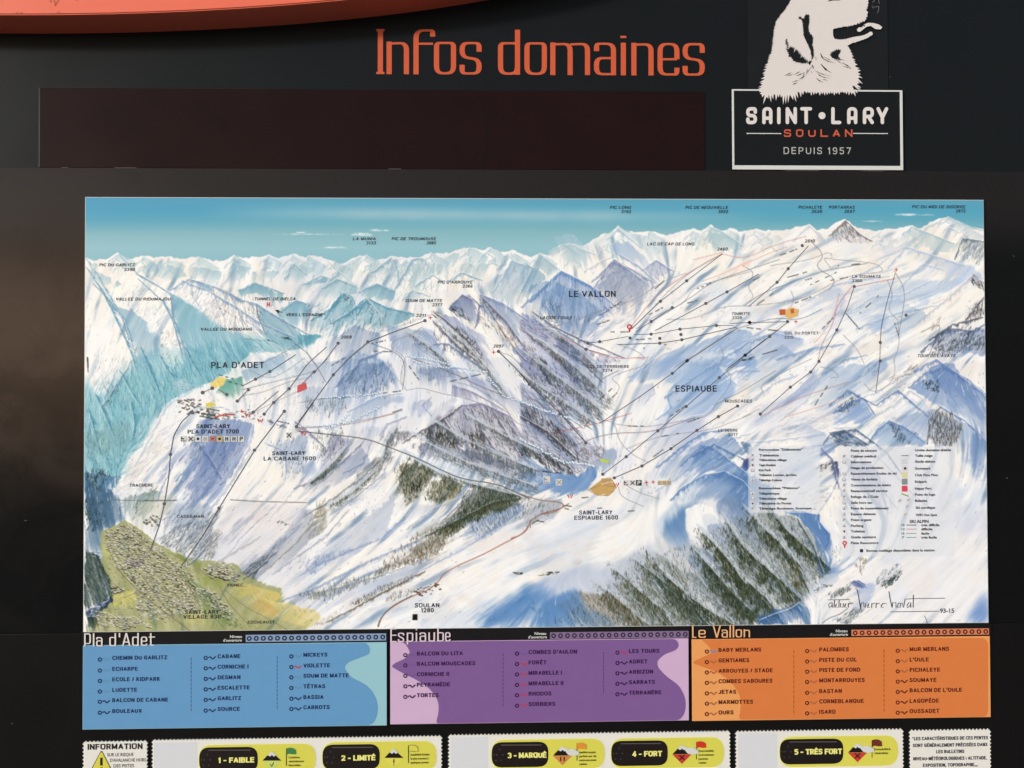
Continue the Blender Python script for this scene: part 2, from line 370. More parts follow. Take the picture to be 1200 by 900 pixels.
def L(t, pts, w, col, a=.8, smooth=1, dash=None):
    """painted line; w in photo pixels"""
    Q = tp(t, pts)
    if smooth and len(Q) > 2: Q = chaikin(Q, 2)
    x0 = int(max(0, Q[:, 0].min()-w*SC-3)); x1 = int(min(CW, Q[:, 0].max()+w*SC+4)); y0 = int(max(0, Q[:, 1].min()-w*SC-3)); y1 = int(min(CH, Q[:, 1].max()+w*SC+4))
    if x1 <= x0 or y1 <= y0: return
    acc = np.zeros((y1-y0, x1-x0), np.float32); run = 0
    for i in range(len(Q)-1):
        (ax, ay), (bx, by) = Q[i], Q[i+1]
        ln = math.hypot(bx-ax, by-ay)
        run += ln
        if dash and int(run/dash) % 2: continue
        u0 = int(max(x0, min(ax, bx)-w*SC-2)); u1 = int(min(x1, max(ax, bx)+w*SC+3)); v0 = int(max(y0, min(ay, by)-w*SC-2)); v1 = int(min(y1, max(ay, by)+w*SC+3))
        if u1 <= u0 or v1 <= v0: continue
        yy, xx = np.mgrid[v0:v1, u0:u1].astype(np.float32)
        dx, dy = bx-ax, by-ay; LL = dx*dx+dy*dy+1e-6
        tt = np.clip(((xx-ax)*dx+(yy-ay)*dy)/LL, 0, 1)
        d = np.hypot(xx-ax-tt*dx, yy-ay-tt*dy)
        s = acc[v0-y0:v1-y0, u0-x0:u1-x0]
        np.maximum(s, np.clip(w*SC*.5+.5-d, 0, 1), out=s)
    put(acc*a, col, x0, y0, x1, y1)
def S(t, pts, n, ln, cols, ang=None, w=.8, a=.7, jit=.25, taper=True):
    """n brush strokes inside a region; ln length in photo px; ang (dx,dy) or the fall line"""
    Q = tp(t, pts); r = mask(Q, 2)
    if r is None: return
    m, x0, y0, x1, y1 = r
    ys, xs = np.nonzero(m > .5)
    if len(ys) == 0: return
    for i in prng.integers(0, len(ys), n):
        x, y = xs[i]+x0, ys[i]+y0
        if ang is None: dx, dy = FU[y, x], FV[y, x]
        else: dx, dy = ang; q = math.hypot(dx, dy); dx /= q; dy /= q
        th = prng.normal(0, jit); c, s = math.cos(th), math.sin(th)
        dx, dy = dx*c-dy*s, dx*s+dy*c
        l = ln*SC*.8*(.4+1.0*prng.random())
        col = cols[prng.integers(len(cols))]
        ww = w*SC*.78*(.6+.8*prng.random())
        seg(x-dx*l/2, y-dy*l/2, x+dx*l/2, y+dy*l/2, ww*(.2 if taper else 1), col, a*(.5+.5*prng.random()), ww)
def RIDGE(t, pts, up=None, dn=None, w=1.2, a=.8, off=1.5):
    """a crest: light line above, dark line just below"""
    if up: L(t, [(x, y-off) for x, y in pts], w, up, a)
    if dn: L(t, [(x, y+off) for x, y in pts], w, dn, a)
def CREST(t, pts, ln, col, ang, a=.5, lit=(244,242,240), la=.55, jag=1.3):
    """a crest line with shade feathered down one side (ang) and light on the other"""
    Q = tp(t, pts)
    d = np.r_[0, np.cumsum(np.hypot(*np.diff(Q, axis=0).T))]
    n = int(d[-1]/1.3)+2
    q = math.hypot(*ang); ux, uy = ang[0]/q, ang[1]/q
    nz = np.convolve(prng.normal(0, 1, n+12), np.ones(5)/5, 'same'); nl = np.convolve(prng.random(n+12), np.ones(7)/7, 'same')
    last = None
    for i, s_ in enumerate(np.linspace(0, d[-1], n)):
        x = np.interp(s_, d, Q[:, 0])+nz[i]*jag; y = np.interp(s_, d, Q[:, 1])+nz[i]*jag*.8
        l = ln*SC*max(.1, (nl[i]-.25)*2)*math.sin(math.pi*min(1, .12+.88*(s_/d[-1])))**.5
        th = prng.normal(0, .12); c, s = math.cos(th), math.sin(th); vx, vy = ux*c-uy*s, ux*s+uy*c
        seg(x, y, x+vx*l*.45, y+vy*l*.45, 2.6, col, a*.8, 2.0); seg(x+vx*l*.3, y+vy*l*.3, x+vx*l, y+vy*l, 2.0, col, a*.4, .5)
        if lit:
            l2 = l*.35*prng.random()
            seg(x-ux*1.2-.8, y-uy*1.5-.6, x-vx*1.5-l2*.6, y-1.0+l2*.7, 1.8, lit, la*.35, .4)
            if last: seg(last[0]-ux*1.6, last[1]-uy*1.6-.4, x-ux*1.6, y-uy*1.6-.4, 1.5, lit, la*(.15+.6*nl[i]))
        last = (x, y)
def PEAK(t, x, y, w, h, col=(176,198,212), a=.6, side=1):
    """a small far summit: one broken ridge down the middle, shade on its right, spurs"""
    px, py = x, y; pts = [(x, y)]
    for j in range(5):
        px += side*w*(.10+.12*prng.random())*(1 if j % 2 else -.45); py += h/5*(.7+.6*prng.random()); pts.append((px, py))
    ex = [(x+side*w*.5, y+h*.45+prng.normal(0, h*.05)), (x+side*w*.28, y+h*.22)]
    P(t, pts+[(pts[-1][0]+side*w*.25, pts[-1][1]-h*.15)]+ex, col, a, 1, .6, fd=.7)
    CREST(t, pts, w*.05, col, (side*.5, 1), a*.7, jag=1.2)
    for j in range(3):
        k = 1+j; ax, ay = pts[k]
        CREST(t, [(ax, ay), (ax-side*w*.16, ay+h*.16), (ax-side*w*.2, ay+h*.34)], w*.022, col, (side*.6, 1), a*.6, jag=1)
W=(238,237,238); WW=(243,242,241); C=(208,216,231); LB=(172,192,218); B=(128,158,200); DB=(82,116,170); TQ=(112,172,194); TL=(164,196,208); DT=(76,132,160)
PU=(156,166,192); PG=(112,108,130); F=(88,86,74); FD=(48,46,42); BR=(132,108,100); DK=(40,42,56); WM=(240,237,233)

# ---- sky
yy = (np.arange(CH)/SC+PY0)[:, None]; xx = (np.arange(CW)/SC+PX0)[None, :]
def ramp(v, ks):
    xs = [k[0] for k in ks]
    return np.stack([np.interp(v, xs, [k[1][i] for k in ks]) for i in range(3)], -1)
sky = ramp(yy[:, 0], [(232,(92,158,184)),(246,(84,160,190)),(258,(98,166,188)),(272,(132,180,192)),(290,(146,190,202)),(305,(140,186,200))]).astype(np.float32)
IMG[:] = sky[:, None, :]
wl = np.clip(1-(xx-100)/250, 0, 1)*np.clip(1-(yy-232)/45, 0, 1)
IMG += (np.array((66,150,190), np.float32)-IMG)*(.75*wl)[..., None]
band = np.exp(-((yy-252-np.clip(xx-600, -250, 300)*.01)/8)**2)*np.clip((xx-230)/200, 0, 1)*np.clip((900-xx)/200, 0, 1)
IMG += (np.array((168,196,206), np.float32)-IMG)*(.6*band*(.7+.6*NZ2))[..., None]
def cloud(t, x0, x1, y, h, n):
    for k in range(n):
        f = prng.random(); x = x0+(x1-x0)*f; env = math.sin(math.pi*f)**.7; yy_ = y-h*env*prng.random()**1.5
        (ax, ay), = tp(t, [(x, yy_)]); l = (3+7*prng.random())*env
        seg(ax-l, ay, ax+l, ay, .5+1.6*env*prng.random(), (232,238,240), .35)
for a in (('A2',270,385,203,15,60),('A2',362,470,179,9,36),('A2',125,250,268,7,34),('A2',-150,260,198,3,36),('A4',720,845,90,9,46),('A4',840,910,88,2,14),('A4',520,720,119,2,18),('A1',1140,1200,188,3,12)): cloud(*a)
# ---- the far range and the white ground under everything
HZ = [(90,301),(100,301),(110,305),(122,303),(138,296),(150,304),(167,300),(180,302),(197,300),(215,303),(232,300),(248,305),(262,305),(274,299),(290,302),(305,301),(315,298),(326,301),(336,299),(345,297),
 (358,301),(366,299),(376,300),(392,307),(400,308),(418,301),(430,298),(438,305),(457,300),(470,301),(480,301),(490,302),(505,296),(520,296),(530,295),(542,291),(550,289),(565,293),(575,289),(590,296),(600,293),(610,297),
 (622,300),(633,296),(643,298),(655,289),(667,284),(683,288),(697,278),(708,274),(714,275),(724,263),(733,271),(745,272),(757,271),(765,271),(780,275),(800,271),(812,267),(822,269),(832,262),(843,270),
 (855,267),(866,271),(885,268),(905,271),(925,270),(935,266),(948,262),(957,268),(969,268),(980,261),(990,257),(1005,267),(1020,271),(1035,269),(1050,268),(1063,265),(1070,264),(1080,267),(1092,260),(1110,254),(1120,259),(1135,266),(1153,270),(1170,272)]
hx = np.array([p[0] for p in HZ], float); hy = np.array([p[1] for p in HZ], float)
hl = np.interp(xx[0], hx, hy)+(vnoise(7, 77)[3]-.5)*2.6+(vnoise(24, 78)[3]-.5)*2.4
land = np.clip((yy-hl[None, :])*SC+.5, 0, 1)
ground = np.zeros_like(IMG); ground[:] = W
put_c = lambda c, a: ground.__iadd__((np.array(c, np.float32)-ground)*a[..., None])
put_c(WM, np.clip(sst(0, 25, yy-hl[None, :])*(1-sst(40, 130, yy-hl[None, :])), 0, 1)*.7)
put_c(C, sst(.5, .75, NZ2)*.4)
put_c(LB, sst(.6, .85, LIC)*.16*sst(6, 40, yy-hl[None, :]))
put_c((228,222,220), sst(.5, .7, NZ)*.4)
IMG += (ground-IMG)*land[..., None]
LAND = land

# ribs of the relief, lit from the left
rel = norm01(.6*lic(vnoise(16, 301), FU, FV, 12, 5.5)+.4*lic(vnoise(34, 302), FU, FV, 12, 9))
gy_, gx_ = np.gradient(blur(rel, 2))
sx = np.where(FV >= 0, FV, -FV); sy = np.where(FV >= 0, -FU, FU)
RS = gx_*sx+gy_*sy; RS = RS/RS.std()
RL = np.clip(-RS, 0, 3)/3; RD_ = np.clip(RS, 0, 3)/3
yl = yy-hl[None, :]
calm = np.exp(-(((xx-700)/130)**2+((yy-630)/60)**2))+np.exp(-(((xx-1090)/90)**2+((yy-680)/55)**2))+.5*np.exp(-(((xx-560)/90)**2+((yy-700)/40)**2))+.6*np.exp(-(((xx-1000)/110)**2+((yy-300)/40)**2))
WREL = np.clip(1-calm, .08, 1).astype(np.float32)*sst(1, 8, yl)
def relief(a):
    shade = np.array((150,168,196), np.float32); lt = np.array((246,245,244), np.float32)
    IMG.__iadd__((shade-IMG)*(a*WREL*sst(.20, .85, RD_))[..., None]*LAND[..., None])
    IMG.__iadd__((lt-IMG)*(a*.9*WREL*sst(.06, .75, RL))[..., None]*LAND[..., None])
relief(.8)
FAR = (178,200,212)
for x, y in ((215,300),(345,314),(480,318),(640,316),(820,312),(1000,306),(1125,302)): PEAK('A1', x, y, 190, 110, FAR, .55)
for x, y in ((50,312),(190,337),(355,306),(480,316),(560,330),(690,294),(890,266),(995,270),(1110,290)): PEAK('A2', x, y, 190, 120, FAR, .6)
for x, y in ((100,300),(255,250),(440,205),(510,155),(670,185),(900,178),(990,155),(1080,175)): PEAK('A3', x, y, 190, 110, (190,206,216), .6)
for x, y in ((60,165),(130,168),(660,168),(800,148),(980,104),(1060,150)): PEAK('A4', x, y, 180, 90, (196,206,216), .6)
# ---- A1 upper left
for q in ([(60,330),(130,350),(110,380),(60,360)],[(380,345),(470,350),(560,385),(580,420),(440,460),(380,420),(330,370)],[(600,370),(690,375),(740,385),(725,460),(600,420)],[(820,350),(880,370),(920,375),(870,420),(780,410)],[(900,395),(960,400),(1040,380),(1030,430),(950,440),(890,425)],[(1120,350),(1200,370),(1200,420),(1080,430)],[(75,370),(180,430),(185,460),(120,475),(75,440)],[(200,450),(245,460),(205,490)]):
    P('A1', q, (172,196,210), .85, 2, .9, fd=.6)
P('A1', [(490,500),(640,590),(760,670),(860,720),(1200,720),(1200,960),(400,960),(560,840),(545,720),(510,600)], (174,206,218), .92, 8, .6, (0,1,.9), fd=0)
P('B1', [(45,100),(130,200),(190,100),(280,0),(420,-60),(640,-60),(900,-120),(900,0),(780,80),(640,150),(540,190),(470,240),(400,330),(370,410),(270,520),(290,560),(180,700),(60,740),(-40,600),(-40,100)], (152,198,212), .97, 9, .5, fd=0)
P('A1', [(90,460),(200,570),(330,620),(370,640),(370,700),(430,700),(430,780),(400,889),(300,889),(280,760),(240,640),(190,590)], (160,190,212), .95, 3, .6)
P('A1', [(300,400),(400,450),(480,500),(500,620),(540,740),(570,870),(520,889),(420,889),(440,740),(370,690),(370,640),(300,600),(200,560),(140,500),(220,470)], WW, .9, 3, .5)
S('A1', [(320,430),(480,500),(500,620),(560,840),(440,840),(370,640),(200,540)], 170, 11, [(186,190,208),(200,196,200),(168,184,206)], w=1.1, a=.6)
P('A1', [(480,500),(620,590),(760,680),(900,740),(930,960),(570,960),(545,740),(500,620)], (150,188,208), .9, 4, .5, (0,1,.2), fd=0)
P('A1', [(580,430),(480,490),(500,510),(640,590),(760,680),(900,740),(960,690),(930,560),(860,540),(770,490),(660,450)], WW, .95, 2, .5)
S('A1', [(580,440),(500,500),(640,590),(760,680),(900,740),(960,690),(930,560),(770,490)], 330, 11, [(176,182,204),(196,190,198),(160,172,198),(150,140,150)], w=1.0, a=.65)
P('A1', [(580,430),(660,455),(730,487),(640,485),(600,455)], (150,172,200), .9, 2, .5)
P('A1', [(770,490),(870,545),(840,560),(790,520)], (150,168,196), .9, 2, .5)
P('A1', [(840,495),(930,450),(1020,490),(1080,510),(1060,545),(930,505),(850,525)], (140,178,200), .95, 2, .6)
P('A1', [(935,560),(1020,610),(1200,720),(1200,810),(1060,790),(970,720),(945,640)], (158,188,206), .95, 3, .5)
P('A1', [(1060,590),(1140,540),(1200,560),(1200,640),(1110,680),(1040,620)], (150,186,206), .9, 3, .7)
S('A1', [(900,580),(940,560),(990,700),(960,720),(850,660)], 46, 4, [DK,BR,PG], (.5,1), .9, .7)
S('A1', [(430,690),(540,730),(560,889),(480,889),(440,800)], 70, 4, [BR,DK,(160,130,110)], (-.5,1), .8, .55)
S('A1', [(170,700),(250,740),(310,800),(290,889),(180,889)], 60, 6, [(176,160,150),(150,150,160)], (-.7,1), .9, .5)
S('A1', [(270,750),(310,790),(280,860)], 14, 3, [DK], None, .9, .7)
L('A1', [(85,455),(140,510),(200,580),(245,650),(275,760),(300,800)], 1.2, (112,140,172), .7)
RIDGE('A1', [(310,400),(400,450),(480,500)], WW, (150,165,190), 1.2, .7, 4)
L('A1', [(490,520),(500,620),(540,740),(570,870)], 1.0, (104,120,150), .5)
L('A1', [(935,560),(940,620),(975,700)], 1.0, (70,80,105), .6)
S('A1', [(560,760),(900,740),(1200,740),(1200,889),(560,889)], 700, 18, [(112,166,190),(176,212,222),(104,156,184),(206,226,230),(130,180,200)], None, 1.2, .5)
P('A1', [(880,870),(940,800),(1100,830),(1200,800),(1200,889),(860,889)], C, .8, 3, .3)
S('B1', [(45,120),(280,0),(860,0),(640,150),(470,240),(370,410),(270,520),(180,700),(45,700)], 1500, 17, [(98,156,182),(172,210,220),(88,140,170),(200,222,226),(112,170,192),(84,128,156),(190,216,222)], None, 1.2, .48)
P('B1', [(-40,-120),(120,-100),(240,-60),(150,170),(120,200),(0,190)], W, .5, 5, .8)
P('B1', [(-40,-160),(120,-160),(230,-130),(300,-60),(300,0),(240,90),(170,150),(120,160),(70,110)], WW, .92, 3, .8)
S('B1', [(130,130),(200,110),(230,200),(170,240)], 34, 5, [DK,(110,110,120)], (.4,1), 1.1, .6)
S('B1', [(70,0),(280,0),(200,120),(80,140)], 60, 9, [(176,180,196),(190,180,176)], (-.4,1), 1.1, .5)
for q in ([(430,-20),(470,60),(520,120)],[(330,-60),(380,60),(430,180)],[(220,60),(270,160),(330,250)],[(560,-60),(600,20),(640,80)],[(90,180),(140,280),(190,400)],[(60,260),(90,380),(120,500)],[(280,220),(300,330),(290,420)]):
    CREST('B1', q, 13, (96,150,180), (.9,.5), .4, (206,224,228), .6)
L('B1', [(220,60),(270,160),(320,240)], 1.8, (196,220,226), .6)
L('B1', [(130,190),(150,250),(180,310)], 2.4, (196,216,226), .6)
P('B1', [(120,380),(270,330),(280,430),(180,500),(60,480),(45,380)], (150,176,184), .5, 10, .6)
S('B1', [(60,330),(260,330),(250,480),(60,520)], 70, 7, [(90,110,120),(70,90,105)], (-.2,1), .9, .45)
P('B1', [(45,590),(120,600),(200,620),(260,600),(180,700),(170,780),(240,840),(160,889),(45,889)], (100,132,176), .9, 4, .8)
S('B1', [(45,580),(180,590),(110,700),(60,889),(45,889)], 260, 6, [(34,44,56),(60,80,96),(40,50,60),(160,180,195)], (-.1,1), 1.4, .75)
L('B1', [(250,590),(180,640),(120,740),(60,889)], 2.2, (150,180,206), .6)
# ---- Pla d'Adet slope
P('B1', [(900,-30),(780,80),(640,150),(540,190),(470,240),(400,330),(370,410),(280,520),(290,560),(180,700),(160,760),(260,840),(430,760),(500,600),(560,420),(640,300),(900,320),(1200,330),(1200,-40)], W, .96, 2, .9)
S('B1', [(560,260),(400,420),(290,560),(180,700),(260,800),(470,600),(500,400)], 190, 16, [(198,204,220),(178,188,210),(214,206,206)], (-.75,.65), 1.3, .6)
P('B1', [(640,320),(800,310),(920,340),(920,400),(880,480),(840,560),(800,640),(700,740),(600,740),(560,660),(600,540),(650,470),(560,520),(500,640),(440,640),(520,480),(580,440)], (138,154,200), .92, 4, .9)
P('B1', [(560,440),(640,450),(600,520),(520,600),(470,660),(460,600)], (205,208,224), .75, 5, .8)
S('B1', [(560,420),(900,400),(800,640),(620,740),(500,680)], 230, 11, [(104,120,172),(176,186,214),(196,200,222),(92,100,140)], (-.55,.8), 1.3, .55)
P('B1', [(620,430),(655,460),(630,520),(560,560),(600,480)], (214,200,192), .6, 3, .9)
S('B1', [(610,440),(650,450),(640,480)], 12, 3, [DK,BR], (-.5,.8), 1, .7)
P('B1', [(170,740),(350,690),(440,680),(420,730),(350,800),(300,850),(230,830)], (150,166,172), .8, 4, .8)
S('B1', [(300,700),(430,660),(380,800),(270,850)], 110, 7, [(90,100,100),(120,130,125),(186,194,196)], (-.55,.8), 1.2, .6)
P('B1', [(480,740),(620,740),(720,760),(640,889),(400,889),(430,800)], (180,190,210), .85, 5, .8)
S('B1', [(480,740),(680,740),(640,889),(440,889)], 110, 10, [(120,135,165),(140,150,175),(214,214,222)], (-.6,.8), 1.3, .6)
P('B1', [(340,740),(480,700),(520,720),(420,880),(300,889),(260,850)], (214,212,200), .7, 4, .8)
P('B1', [(860,60),(1000,-10),(1100,-10),(1080,60),(940,110),(880,120)], (164,188,212), .8, 4, .4)
P('B1', [(750,110),(870,90),(860,180),(780,200),(720,170)], (112,166,158), .85, 4, .3)
P('B1', [(500,120),(560,115),(620,150),(560,170),(500,175)], (196,212,222), .85, 3, .8)
S('B1', [(500,120),(600,130),(600,170),(510,175)], 40, 2, [DK,W,(120,140,160)], (1,.2), .9, .6)
P('B1', [(690,135),(735,95),(780,100),(760,140),(720,155)], (226,206,110), .95, 1, .1)
S('B1', [(820,120),(1200,60),(1200,330),(960,300),(840,230)], 190, 6, [(176,190,212),(150,168,200),(210,200,214)], (-.6,.8), 1.0, .5)
# the resort: roofs in rows
def roofs(t, pts, n, cols, sz=2.2):
    Q = tp(t, pts); m, x0, y0, x1, y1 = mask(Q, 1)
    ys, xs = np.nonzero(m > .5)
    for i in prng.integers(0, len(ys), n):
        x, y = xs[i]+x0, ys[i]+y0; s = sz*SC*(.5+.5*prng.random()); q = prng.choice([-.45, -.35, .3])
        seg(x-s/2, y-s/2*q+s*.3, x+s/2, y+s/2*q+s*.3, s*.55, (70,64,66), .8)
        seg(x-s/2, y-s/2*q, x+s/2, y+s/2*q, s*.42, cols[prng.integers(len(cols))], .95)
roofs('B1', [(530,210),(640,200),(640,290),(540,290)], 46, [(150,110,110),(190,160,160),(225,225,228),(120,90,100),(90,80,100)], 2.6)
roofs('B1', [(640,250),(740,260),(820,290),(830,310),(660,320),(630,290)], 40, [(190,120,120),(225,225,228),(110,120,140),(150,130,130)], 2.6)
roofs('B1', [(830,260),(900,270),(1000,330),(1200,360),(1200,390),(980,340),(840,300)], 40, [(190,110,110),(210,160,160),(225,225,228)], 2.2)
P('B1', [(670,235),(700,225),(725,240),(700,262),(670,255)], (216,204,70), .95, 1, 0)
for q in ([(650,285),(720,300)],[(640,300),(740,316)],[(690,262),(740,272)]): L('B1', q, 1.6, (80,88,104), .8)
L('B1', [(720,305),(770,290),(820,292)], 2.2, (200,90,100), .9)
# ---- centre: the long white shoulders
P('B1', [(930,340),(1060,360),(1200,400),(1200,889),(660,889),(760,720),(840,580),(890,470)], WM, .92, 3, .9)
P('B1', [(1010,470),(1200,380),(1200,620),(1110,640),(1090,560)], (172,184,210), .8, 6, .8)
S('B1', [(1000,430),(1200,400),(1200,600),(1080,640)], 130, 5, [(86,96,130),(130,142,176),(200,206,222)], (-.2,1), 1.2, .6)
P('B1', [(800,750),(960,700),(900,780),(760,860),(700,889),(720,830)], (205,205,216), .6, 6, .8)
P('B1', [(890,770),(950,745),(1010,770),(1010,830),(940,860),(885,820)], (216,200,192), .5, 6, .1)
L('B1', [(170,735),(250,738),(350,740)], .8, (120,110,105), .6); L('B1', [(350,741),(520,738)], 1.0, (60,60,70), .8); L('B1', [(800,735),(950,745),(1200,750)], 1.0, (90,85,90), .7)
P('A2', [(0,800),(130,740),(330,690),(650,630),(720,610),(800,640),(900,700),(1000,800),(1100,889),(0,889)], W, .95, 2, .3)
P('B2', [(0,0),(1200,0),(1200,200),(900,240),(620,380),(420,440),(200,400),(0,370)], (226,228,236), .9, 6, .6)
# ---- A2
for q in ([(0,350),(70,375),(20,405),(0,400)],[(200,370),(340,318),(290,395),(240,410)],[(390,370),(520,330),(500,470),(420,430),(340,420)],[(600,380),(640,330),(760,360),(700,420),(560,470)],[(820,380),(900,350),(1010,360),(940,425),(860,405)],[(740,330),(840,300),(820,350),(760,360)]):
    P('A2', q, (190,206,214), .85, 3, .9)
S('A2', [(380,340),(640,320),(1000,350),(940,430),(700,480),(520,540),(480,480),(380,420)], 330, 12, [(182,200,210),(244,242,238),(200,204,208),(168,190,204)], (-.38,1), 1.3, .6)
P('A2', [(20,460),(120,413),(165,430),(60,478)], (150,182,200), .9, 2, .4)
P('A2', [(100,490),(150,440),(200,430),(300,470),(290,510),(180,520)], (178,200,212), .9, 3, .4)
P('A2', [(310,500),(410,455),(495,490),(490,550),(380,535)], (150,184,202), .95, 3, .4)
P('A2', [(0,540),(60,555),(40,610),(0,610)], (150,184,204), .9, 2, .6)
P('A2', [(530,510),(590,490),(640,500),(600,540),(540,550)], (196,208,216), .8, 3, .5)
P('A2', [(560,600),(620,500),(860,480),(900,520),(800,600),(700,610)], (224,226,230), .5, 5, .5)
P('A2', [(235,500),(285,540),(300,640),(200,700),(120,715),(60,640),(170,600)], (152,188,206), .95, 2, .8)
P('A2', [(360,530),(460,580),(600,610),(610,632),(440,690),(300,700),(290,600),(330,560)], (146,184,204), .95, 2, .7)
S('A2', [(40,560),(235,500),(300,560),(360,530),(460,600),(440,690),(60,720)], 260, 12, [(232,236,238),(120,168,192),(196,214,222),(236,230,222),(90,130,160)], (-.5,1), 1.3, .7)
P('A2', [(0,715),(130,720),(60,770),(0,800)], TQ, .95, 3, .5)
S('A2', [(220,500),(270,540),(250,560),(210,520)], 14, 3, [DK], (.6,.8), 1, .7)
S('A2', [(340,540),(380,560),(370,620)], 14, 4, [DK,(90,120,140)], (.6,.8), .8, .6)
S('A2', [(230,720),(450,660),(600,640),(520,670),(300,700),(180,740)], 110, 3, [(206,190,180),(190,180,180)], (0,1), .8, .5)
# Arrouye group
P('A2', [(930,500),(1110,335),(1200,360),(1200,500),(1130,575),(1010,515)], (184,198,214), .95, 2, .6)
P('A3', [(0,340),(60,375),(130,410),(70,480),(0,520)], (176,196,214), .95, 2, .5)
S('A2', [(960,480),(1110,345),(1200,370),(1200,480),(1130,560)], 90, 12, [(206,214,222),(160,180,200),(226,228,230)], (-.3,1), 1.2, .5)
P('A2', [(910,500),(1060,370),(1110,332),(1090,370),(1000,450),(945,510)], (238,238,238), .95, 2, .5)
P('A2', [(1135,575),(1200,540),(1200,620)], W, .9, 2, .3)
P('A2', [(850,508),(900,535),(935,600),(925,640),(870,640),(800,590),(770,590)], (150,158,192), .95, 2, .7)
S('A2', [(770,575),(830,560),(900,640),(830,620)], 46, 7, [(84,84,110),(60,58,76),(120,116,140)], (.75,.65), 1.2, .75)
P('A2', [(945,510),(1050,550),(1200,650),(1200,740),(1130,720),(1010,640),(950,590)], (172,182,208), .95, 2, .6)
S('A2', [(930,520),(960,520),(1000,640),(1130,720),(1100,760),(960,660)], 90, 6, [(190,170,160),(150,130,130),(226,216,210),(84,78,96)], (.5,1), 1.1, .65)
S('A2', [(700,600),(760,620),(860,720),(980,870),(930,870),(800,740),(700,660)], 130, 8, [(96,88,104),(140,120,120),(60,56,72),(180,160,160)], (.75,.7), 1.2, .7)
P('A2', [(740,640),(860,720),(990,870),(1060,889),(960,780),(870,680),(820,620),(760,610)], (170,176,208), .85, 3, .6)
P('A2', [(640,690),(480,740),(490,800),(560,850),(540,889),(780,889),(730,800),(700,700)], (188,198,222), .8, 5, .8)
S('A2', [(700,690),(760,740),(830,830),(760,800),(700,740)], 50, 9, [(116,112,136),(230,222,220)], (.2,1), 1.3, .6)
P('A2', [(240,820),(300,800),(420,850),(500,889),(200,889)], (178,196,222), .75, 4, .9)
S('A2', [(240,820),(500,860),(500,889),(220,889)], 70, 7, [(110,140,180),(150,170,205),(235,236,240)], (-.2,1), 1.2, .6)
P('A2', [(850,640),(960,720),(1040,820),(940,770)], (176,184,214), .7, 4, .5)
S('A2', [(1000,640),(1100,700),(1200,800),(1200,889),(1130,800),(1020,700)], 80, 8, [(180,150,140),(120,105,115),(226,210,200)], (.5,1), 1.2, .65)
P('A2', [(1110,790),(1200,770),(1200,889),(1180,889)], (150,160,196), .8, 3, .8)
# ---- B2: plateau, forested faces and shoulders
P('B2', [(190,130),(260,60),(330,30),(450,20),(510,90),(470,150),(400,180),(260,195)], (150,168,204), .9, 6, .9)
S('B2', [(190,120),(330,20),(480,20),(510,100),(400,185),(240,195)], 330, 7, [(100,118,160),(74,84,110),(130,150,190),(206,212,226)], (-.25,1), 1.2, .6)
P('B2', [(0,150),(150,150),(300,210),(220,300),(60,290),(0,330)], (176,190,216), .6, 8, .8)
S('B2', [(40,210),(230,200),(260,250),(150,300),(40,270)], 170, 7, [(96,104,120),(120,130,150),(196,204,220)], (-.25,1), 1.2, .6)
P('B2', [(330,230),(440,190),(560,190),(540,220),(420,260),(300,330),(240,330)], (176,190,216), .75, 5, .7)
P('B2', [(600,50),(760,30),(840,70),(720,130),(640,120)], (176,186,210), .85, 6, .6)
S('B2', [(600,40),(800,40),(820,80),(680,120)], 90, 5, [(120,130,160),(100,108,130)], (-.2,1), 1, .5)
P('B2', [(600,230),(680,205),(700,240),(640,280),(580,300),(590,260)], (190,196,218), .8, 4, .6)
P('B2', [(690,300),(790,200),(850,205),(760,250),(880,250),(700,320)], (206,208,220), .7, 4, .6)
P('B2', [(780,130),(900,170),(1010,230),(900,200),(800,180)], (170,164,190), .8, 4, .6)
P('B2', [(860,100),(1000,110),(1200,260),(1200,340),(1100,260),(960,180)], (186,190,216), .8, 5, .6)
P('B2', [(620,385),(740,310),(850,240),(950,230),(1100,300),(1200,420),(1200,560),(1100,545),(900,475),(820,460),(700,445)], (180,178,198), .8, 7, .95)
S('B2', [(640,380),(850,245),(950,235),(1100,300),(1200,430),(1200,550),(900,470),(700,445)], 900, 8, [(120,108,130),(96,84,96),(190,186,210),(140,120,130),(210,206,222),(76,68,78)], (.35,1), 1.15, .6)
S('B2', [(620,385),(740,330),(840,420),(830,460),(700,445)], 320, 7, [(56,50,54),(90,80,84),(110,100,110)], (-.1,1), 1.3, .7)
S('B2', [(860,380),(960,380),(980,460),(900,465)], 110, 7, [(110,74,72),(70,56,60)], (.2,1), 1.3, .6)
L('B2', [(765,320),(800,380),(840,460)], 1.5, (222,220,230), .7); L('B2', [(860,250),(930,340),(1010,450)], 1.2, (212,210,226), .6)
P('B2', [(580,440),(700,445),(900,480),(1100,545),(1080,580),(900,555),(760,525),(640,490)], (150,150,176), .85, 4, .9)
S('B2', [(570,440),(700,440),(1050,520),(1200,560),(1180,620),(900,560),(640,495)], 330, 5, [(84,76,84),(120,112,124),(200,204,220),(90,90,110)], (.1,1), 1.2, .6)
P('B2', [(640,520),(760,530),(1000,580),(1200,640),(1200,700),(1150,690),(1000,640),(760,590),(690,560)], (170,190,220), .8, 5, .6)
S('B2', [(1040,570),(1180,600),(1170,650),(1060,640)], 90, 5, [(80,78,90),(110,110,130)], (.1,1), 1.2, .6)
P('B2', [(160,400),(280,415),(240,480),(200,540),(120,560),(90,550),(150,480)], (172,172,202), .85, 4, .9)
S('B2', [(160,410),(270,420),(200,520),(110,560)], 140, 7, [(120,112,140),(200,200,220)], (-.5,1), 1.2, .6)
P('B2', [(290,370),(420,360),(540,300),(420,400),(380,430),(280,415)], (196,200,220), .7, 4, .6)
